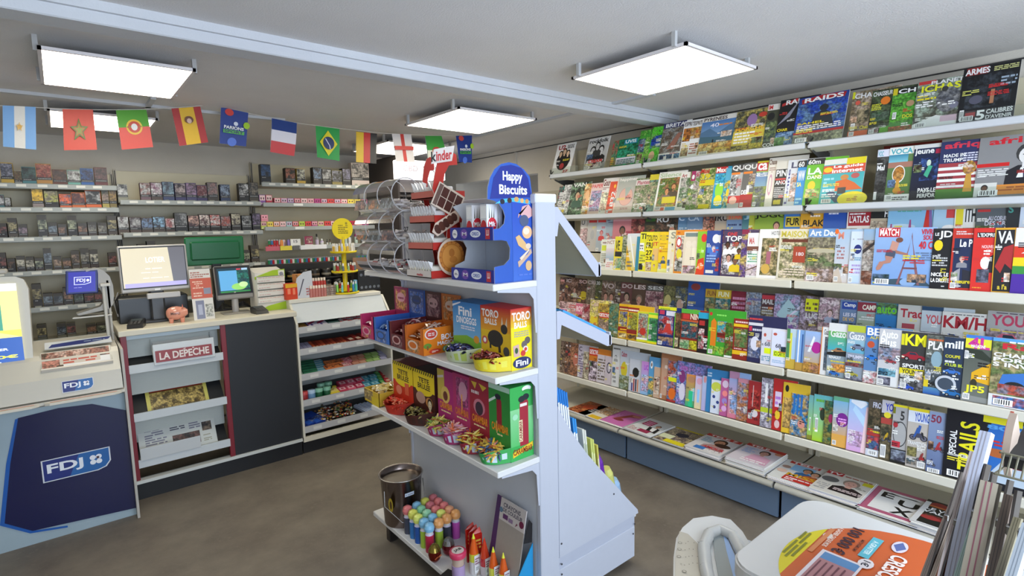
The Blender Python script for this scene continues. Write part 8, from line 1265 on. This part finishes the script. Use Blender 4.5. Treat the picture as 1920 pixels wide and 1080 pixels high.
rec = P3([(1336, 992), (1346, 988), (1365, 1010), (1378, 1040), (1384, 1100), (1352, 1100), (1340, 1040)], .93)
b = B(); b.prism([(p[0], p[1]) for p in rec], .9255, .9275, '8c9494', 'plastic'); rc2 = P3([(1356, 1000), (1366, 1012), (1378, 1040), (1384, 1100), (1378, 1090), (1362, 1030)], .93); b.prism([(p[0], p[1]) for p in rc2], .9276, .928, '90b0dc', 'plastic'); b.build('recess', t, M=TR)
h = P3([(1340, 1110), (1324, 1050), (1320, 1010), (1330, 986), (1350, 978), (1375, 990), (1394, 1025), (1402, 1070), (1402, 1110)], .95)
b = B(); rs = [.012, .013, .013, .012, .011, .012, .013, .013, .013]
for i in range(len(h) - 1): b.rod((h[i][0], h[i][1], .932), (h[i + 1][0], h[i + 1][1], .932), rs[i], 'cacac6', 'plastic', 12, rs[i + 1])
for i in range(1, len(h) - 1): b.lathe([(0.0001, -rs[i]), (rs[i] * .7, -rs[i] * .7), (rs[i], 0), (rs[i] * .7, rs[i] * .7), (.0001, rs[i])], 12, 'cacac6', 'plastic', c=(h[i][0], h[i][1], .932))
b.build('loop_handle', t, M=TR)
b = B(); q = P3([(1388, 995), (1440, 1012), (1440, 1060), (1408, 1040)], .93); b.prism([(p[0], p[1]) for p in q], .9, .915, 'c4c6cc', 'plastic'); b.build('joining_arm', t, M=TR)
b = B(); b.lathe([(.06, 0), (.06, .02), (.03, .03), (.03, .9)], 16, 'b0b0b0', 'plastic', c=(h[4][0] - .06, h[4][1] - .04, 0)); b.build('leg', t, M=TR)
# ---------------------------------------------------------------- newspaper rack seen end-on at the right
t = thing('newspaper_rack', 'dark newspaper rack seen end-on close to the camera', 'rack', (.75, .07, 0)); TR = Matrix.Translation((-.75, -.07, 0))
def edge_plane(y, p0, p1, ext):      # leading edge of an upright sheet standing in the plane y
    a, c = at_y(*p0, y), at_y(*p1, y); return a, c + (c - a) * ext
def sheet(y, th, p0, p1, c, depth=.16, curl=0, ext=.9, edge=None, back=-.03):
    a, c_ = edge_plane(y, p0, p1, ext); n = 8; V = []
    for i in range(n + 1):
        p = a.lerp(c_, i / n); off = -.5 * curl * (1 - i / n) ** 3
        q = p + Vector((depth, 0, back))
        V += [(p[0], y + off, p[2]), (q[0], y + off, q[2]), (q[0], y + th + off, q[2]), (p[0], y + th + off, p[2])]
    F = []
    for i in range(n): a4 = 4 * i; F += [(a4 + (j + 1) % 4, a4 + j, a4 + 4 + j, a4 + 4 + (j + 1) % 4) for j in range(4)]
    F += [(0, 1, 2, 3), (4 * n + 3, 4 * n + 2, 4 * n + 1, 4 * n)]
    b = B(); b.add(V, F, c, 'paper')
    if edge:
        for s_ in (.3, .62):
            W_ = [(V[4 * i][0] - .0004, V[4 * i][1] + th * s_, V[4 * i][2]) for i in range(n + 1)] + [(V[4 * i][0] - .0004, V[4 * i][1] + th * (s_ + .08), V[4 * i][2]) for i in range(n + 1)]
            b.add(W_, [(i, i + 1, n + 2 + i, n + 1 + i) for i in range(n)], edge, 'paper')
    return b
NP = [(.195, .007, (1797, 894), (1735, 1080), '9c8c80', .02, '6c5c54', 'brown worn paper at the writing table side'), (.181, .006, (1808, 930), (1752, 1085), 'b0a090', .0, '786858', 'slim beige paper, second in the rack'), (.168, .010, (1822, 846), (1772, 1085), 'b4a8a4', .015, '8c7870', 'folded beige paper with pinkish edge'), (.148, .013, (1845, 808), (1792, 1085), 'b8bccc', .016, '9c98a0', 'bluish white paper with a curled top'),
      (.128, .005, (1831, 975), (1797, 1085), '88a098', .0, '5c6c68', 'slim greenish paper low in the rack'), (.109, .017, (1872, 908), (1836, 1085), 'c0b6a2', .0, 'a0606c', 'thick cream stack of papers'), (.088, .008, (1900, 930), (1866, 1085), '6c5c50', .0, '4c4038', 'dark brown sheet behind the cream stack'), (.07, .006, (1915, 973), (1880, 1085), '7c745c', .0, '54503c', 'dull olive sheet'), (.052, .006, (1935, 985), (1905, 1085), 'a0a8b0', .0, '78828c', 'pale grey sheet at the edge of the view')]
for k, (y, th, p0, p1, c, curl, ed, d) in enumerate(NP):
    o = sheet(y, th, p0, p1, c, .03 if k != 4 else .02, curl, .9, ed, -.012).build('newspaper'); tag(o, f'{d}, in the end-on rack', 'newspaper', 'papers in the end-on rack')
for k, (y, p0, p1) in enumerate([(.188, (1803, 885), (1740, 1085)), (.162, (1817, 900), (1765, 1085)), (.139, (1850, 870), (1800, 1085)), (.12, (1862, 885), (1822, 1085)), (.1, (1893, 900), (1852, 1085)), (.08, (1908, 920), (1880, 1085)), (.06, (1935, 940), (1900, 1085))]):
    o = sheet(y, .0025, p0, p1, '3a332f', .04, 0, 1.4, None, -.015).build('divider', t, M=TR)
    a, c_ = edge_plane(y, p0, p1, 0); m = a.lerp(c_, .45); B().box(m[0] - .004, y - .002, m[2] - .006, m[0] + .004, y + .004, m[2] + .004, '9a9a98', 'metal', .001).build('clip', t, M=TR)
B().box(.42, -.05, .84, .86, .205, .86, '2c2826', 'painted_metal').build('tray', t, M=TR)
for x in (.42, .845):
    for y in (-.05, .193): B().box(x, y, 0, x + .012, y + .012, .84, '3a3634', 'painted_metal').build('leg', t, M=TR)
b = B(); pa = at_y(1883, 850, .09); pb = at_y(1872, 890, .09)
for k in range(14): b.rod((pa[0] + .0 * k, .09 - .0055 * k, pa[2]), (pb[0], .09 - .0055 * k, pb[2]), .0009, '74705c', 'painted_metal', 5)
for p in (pa, pb): b.rod((p[0], .093, p[2]), (p[0], .01, p[2]), .0012, '74705c', 'painted_metal', 5).rod((p[0], .093, p[2]), (p[0] + .16, .093, p[2] - .03), .0012, '74705c', 'painted_metal', 5)
b.build('wire_basket', t, M=TR)
B().box(pa[0] + .003, .012, pb[2], pa[0] + .14, .09, pa[2] - .004, '1e1c1a', 'matte').build('dark_liner', t, M=TR)
sheet(.088, .006, (1903, 775), (1893, 845), 'b8a494', .03, .004, .2).build('folded_leaflet'); tag(bpy.data.objects['folded_leaflet'], 'cream folded leaflet standing above the wire basket', 'leaflet')
sheet(.098, .003, (1897, 771), (1887, 825), 'b4503c', .02, .004, .1).build('orange_leaflet'); tag(bpy.data.objects['orange_leaflet'], 'orange leaflet standing above the wire basket', 'leaflet')
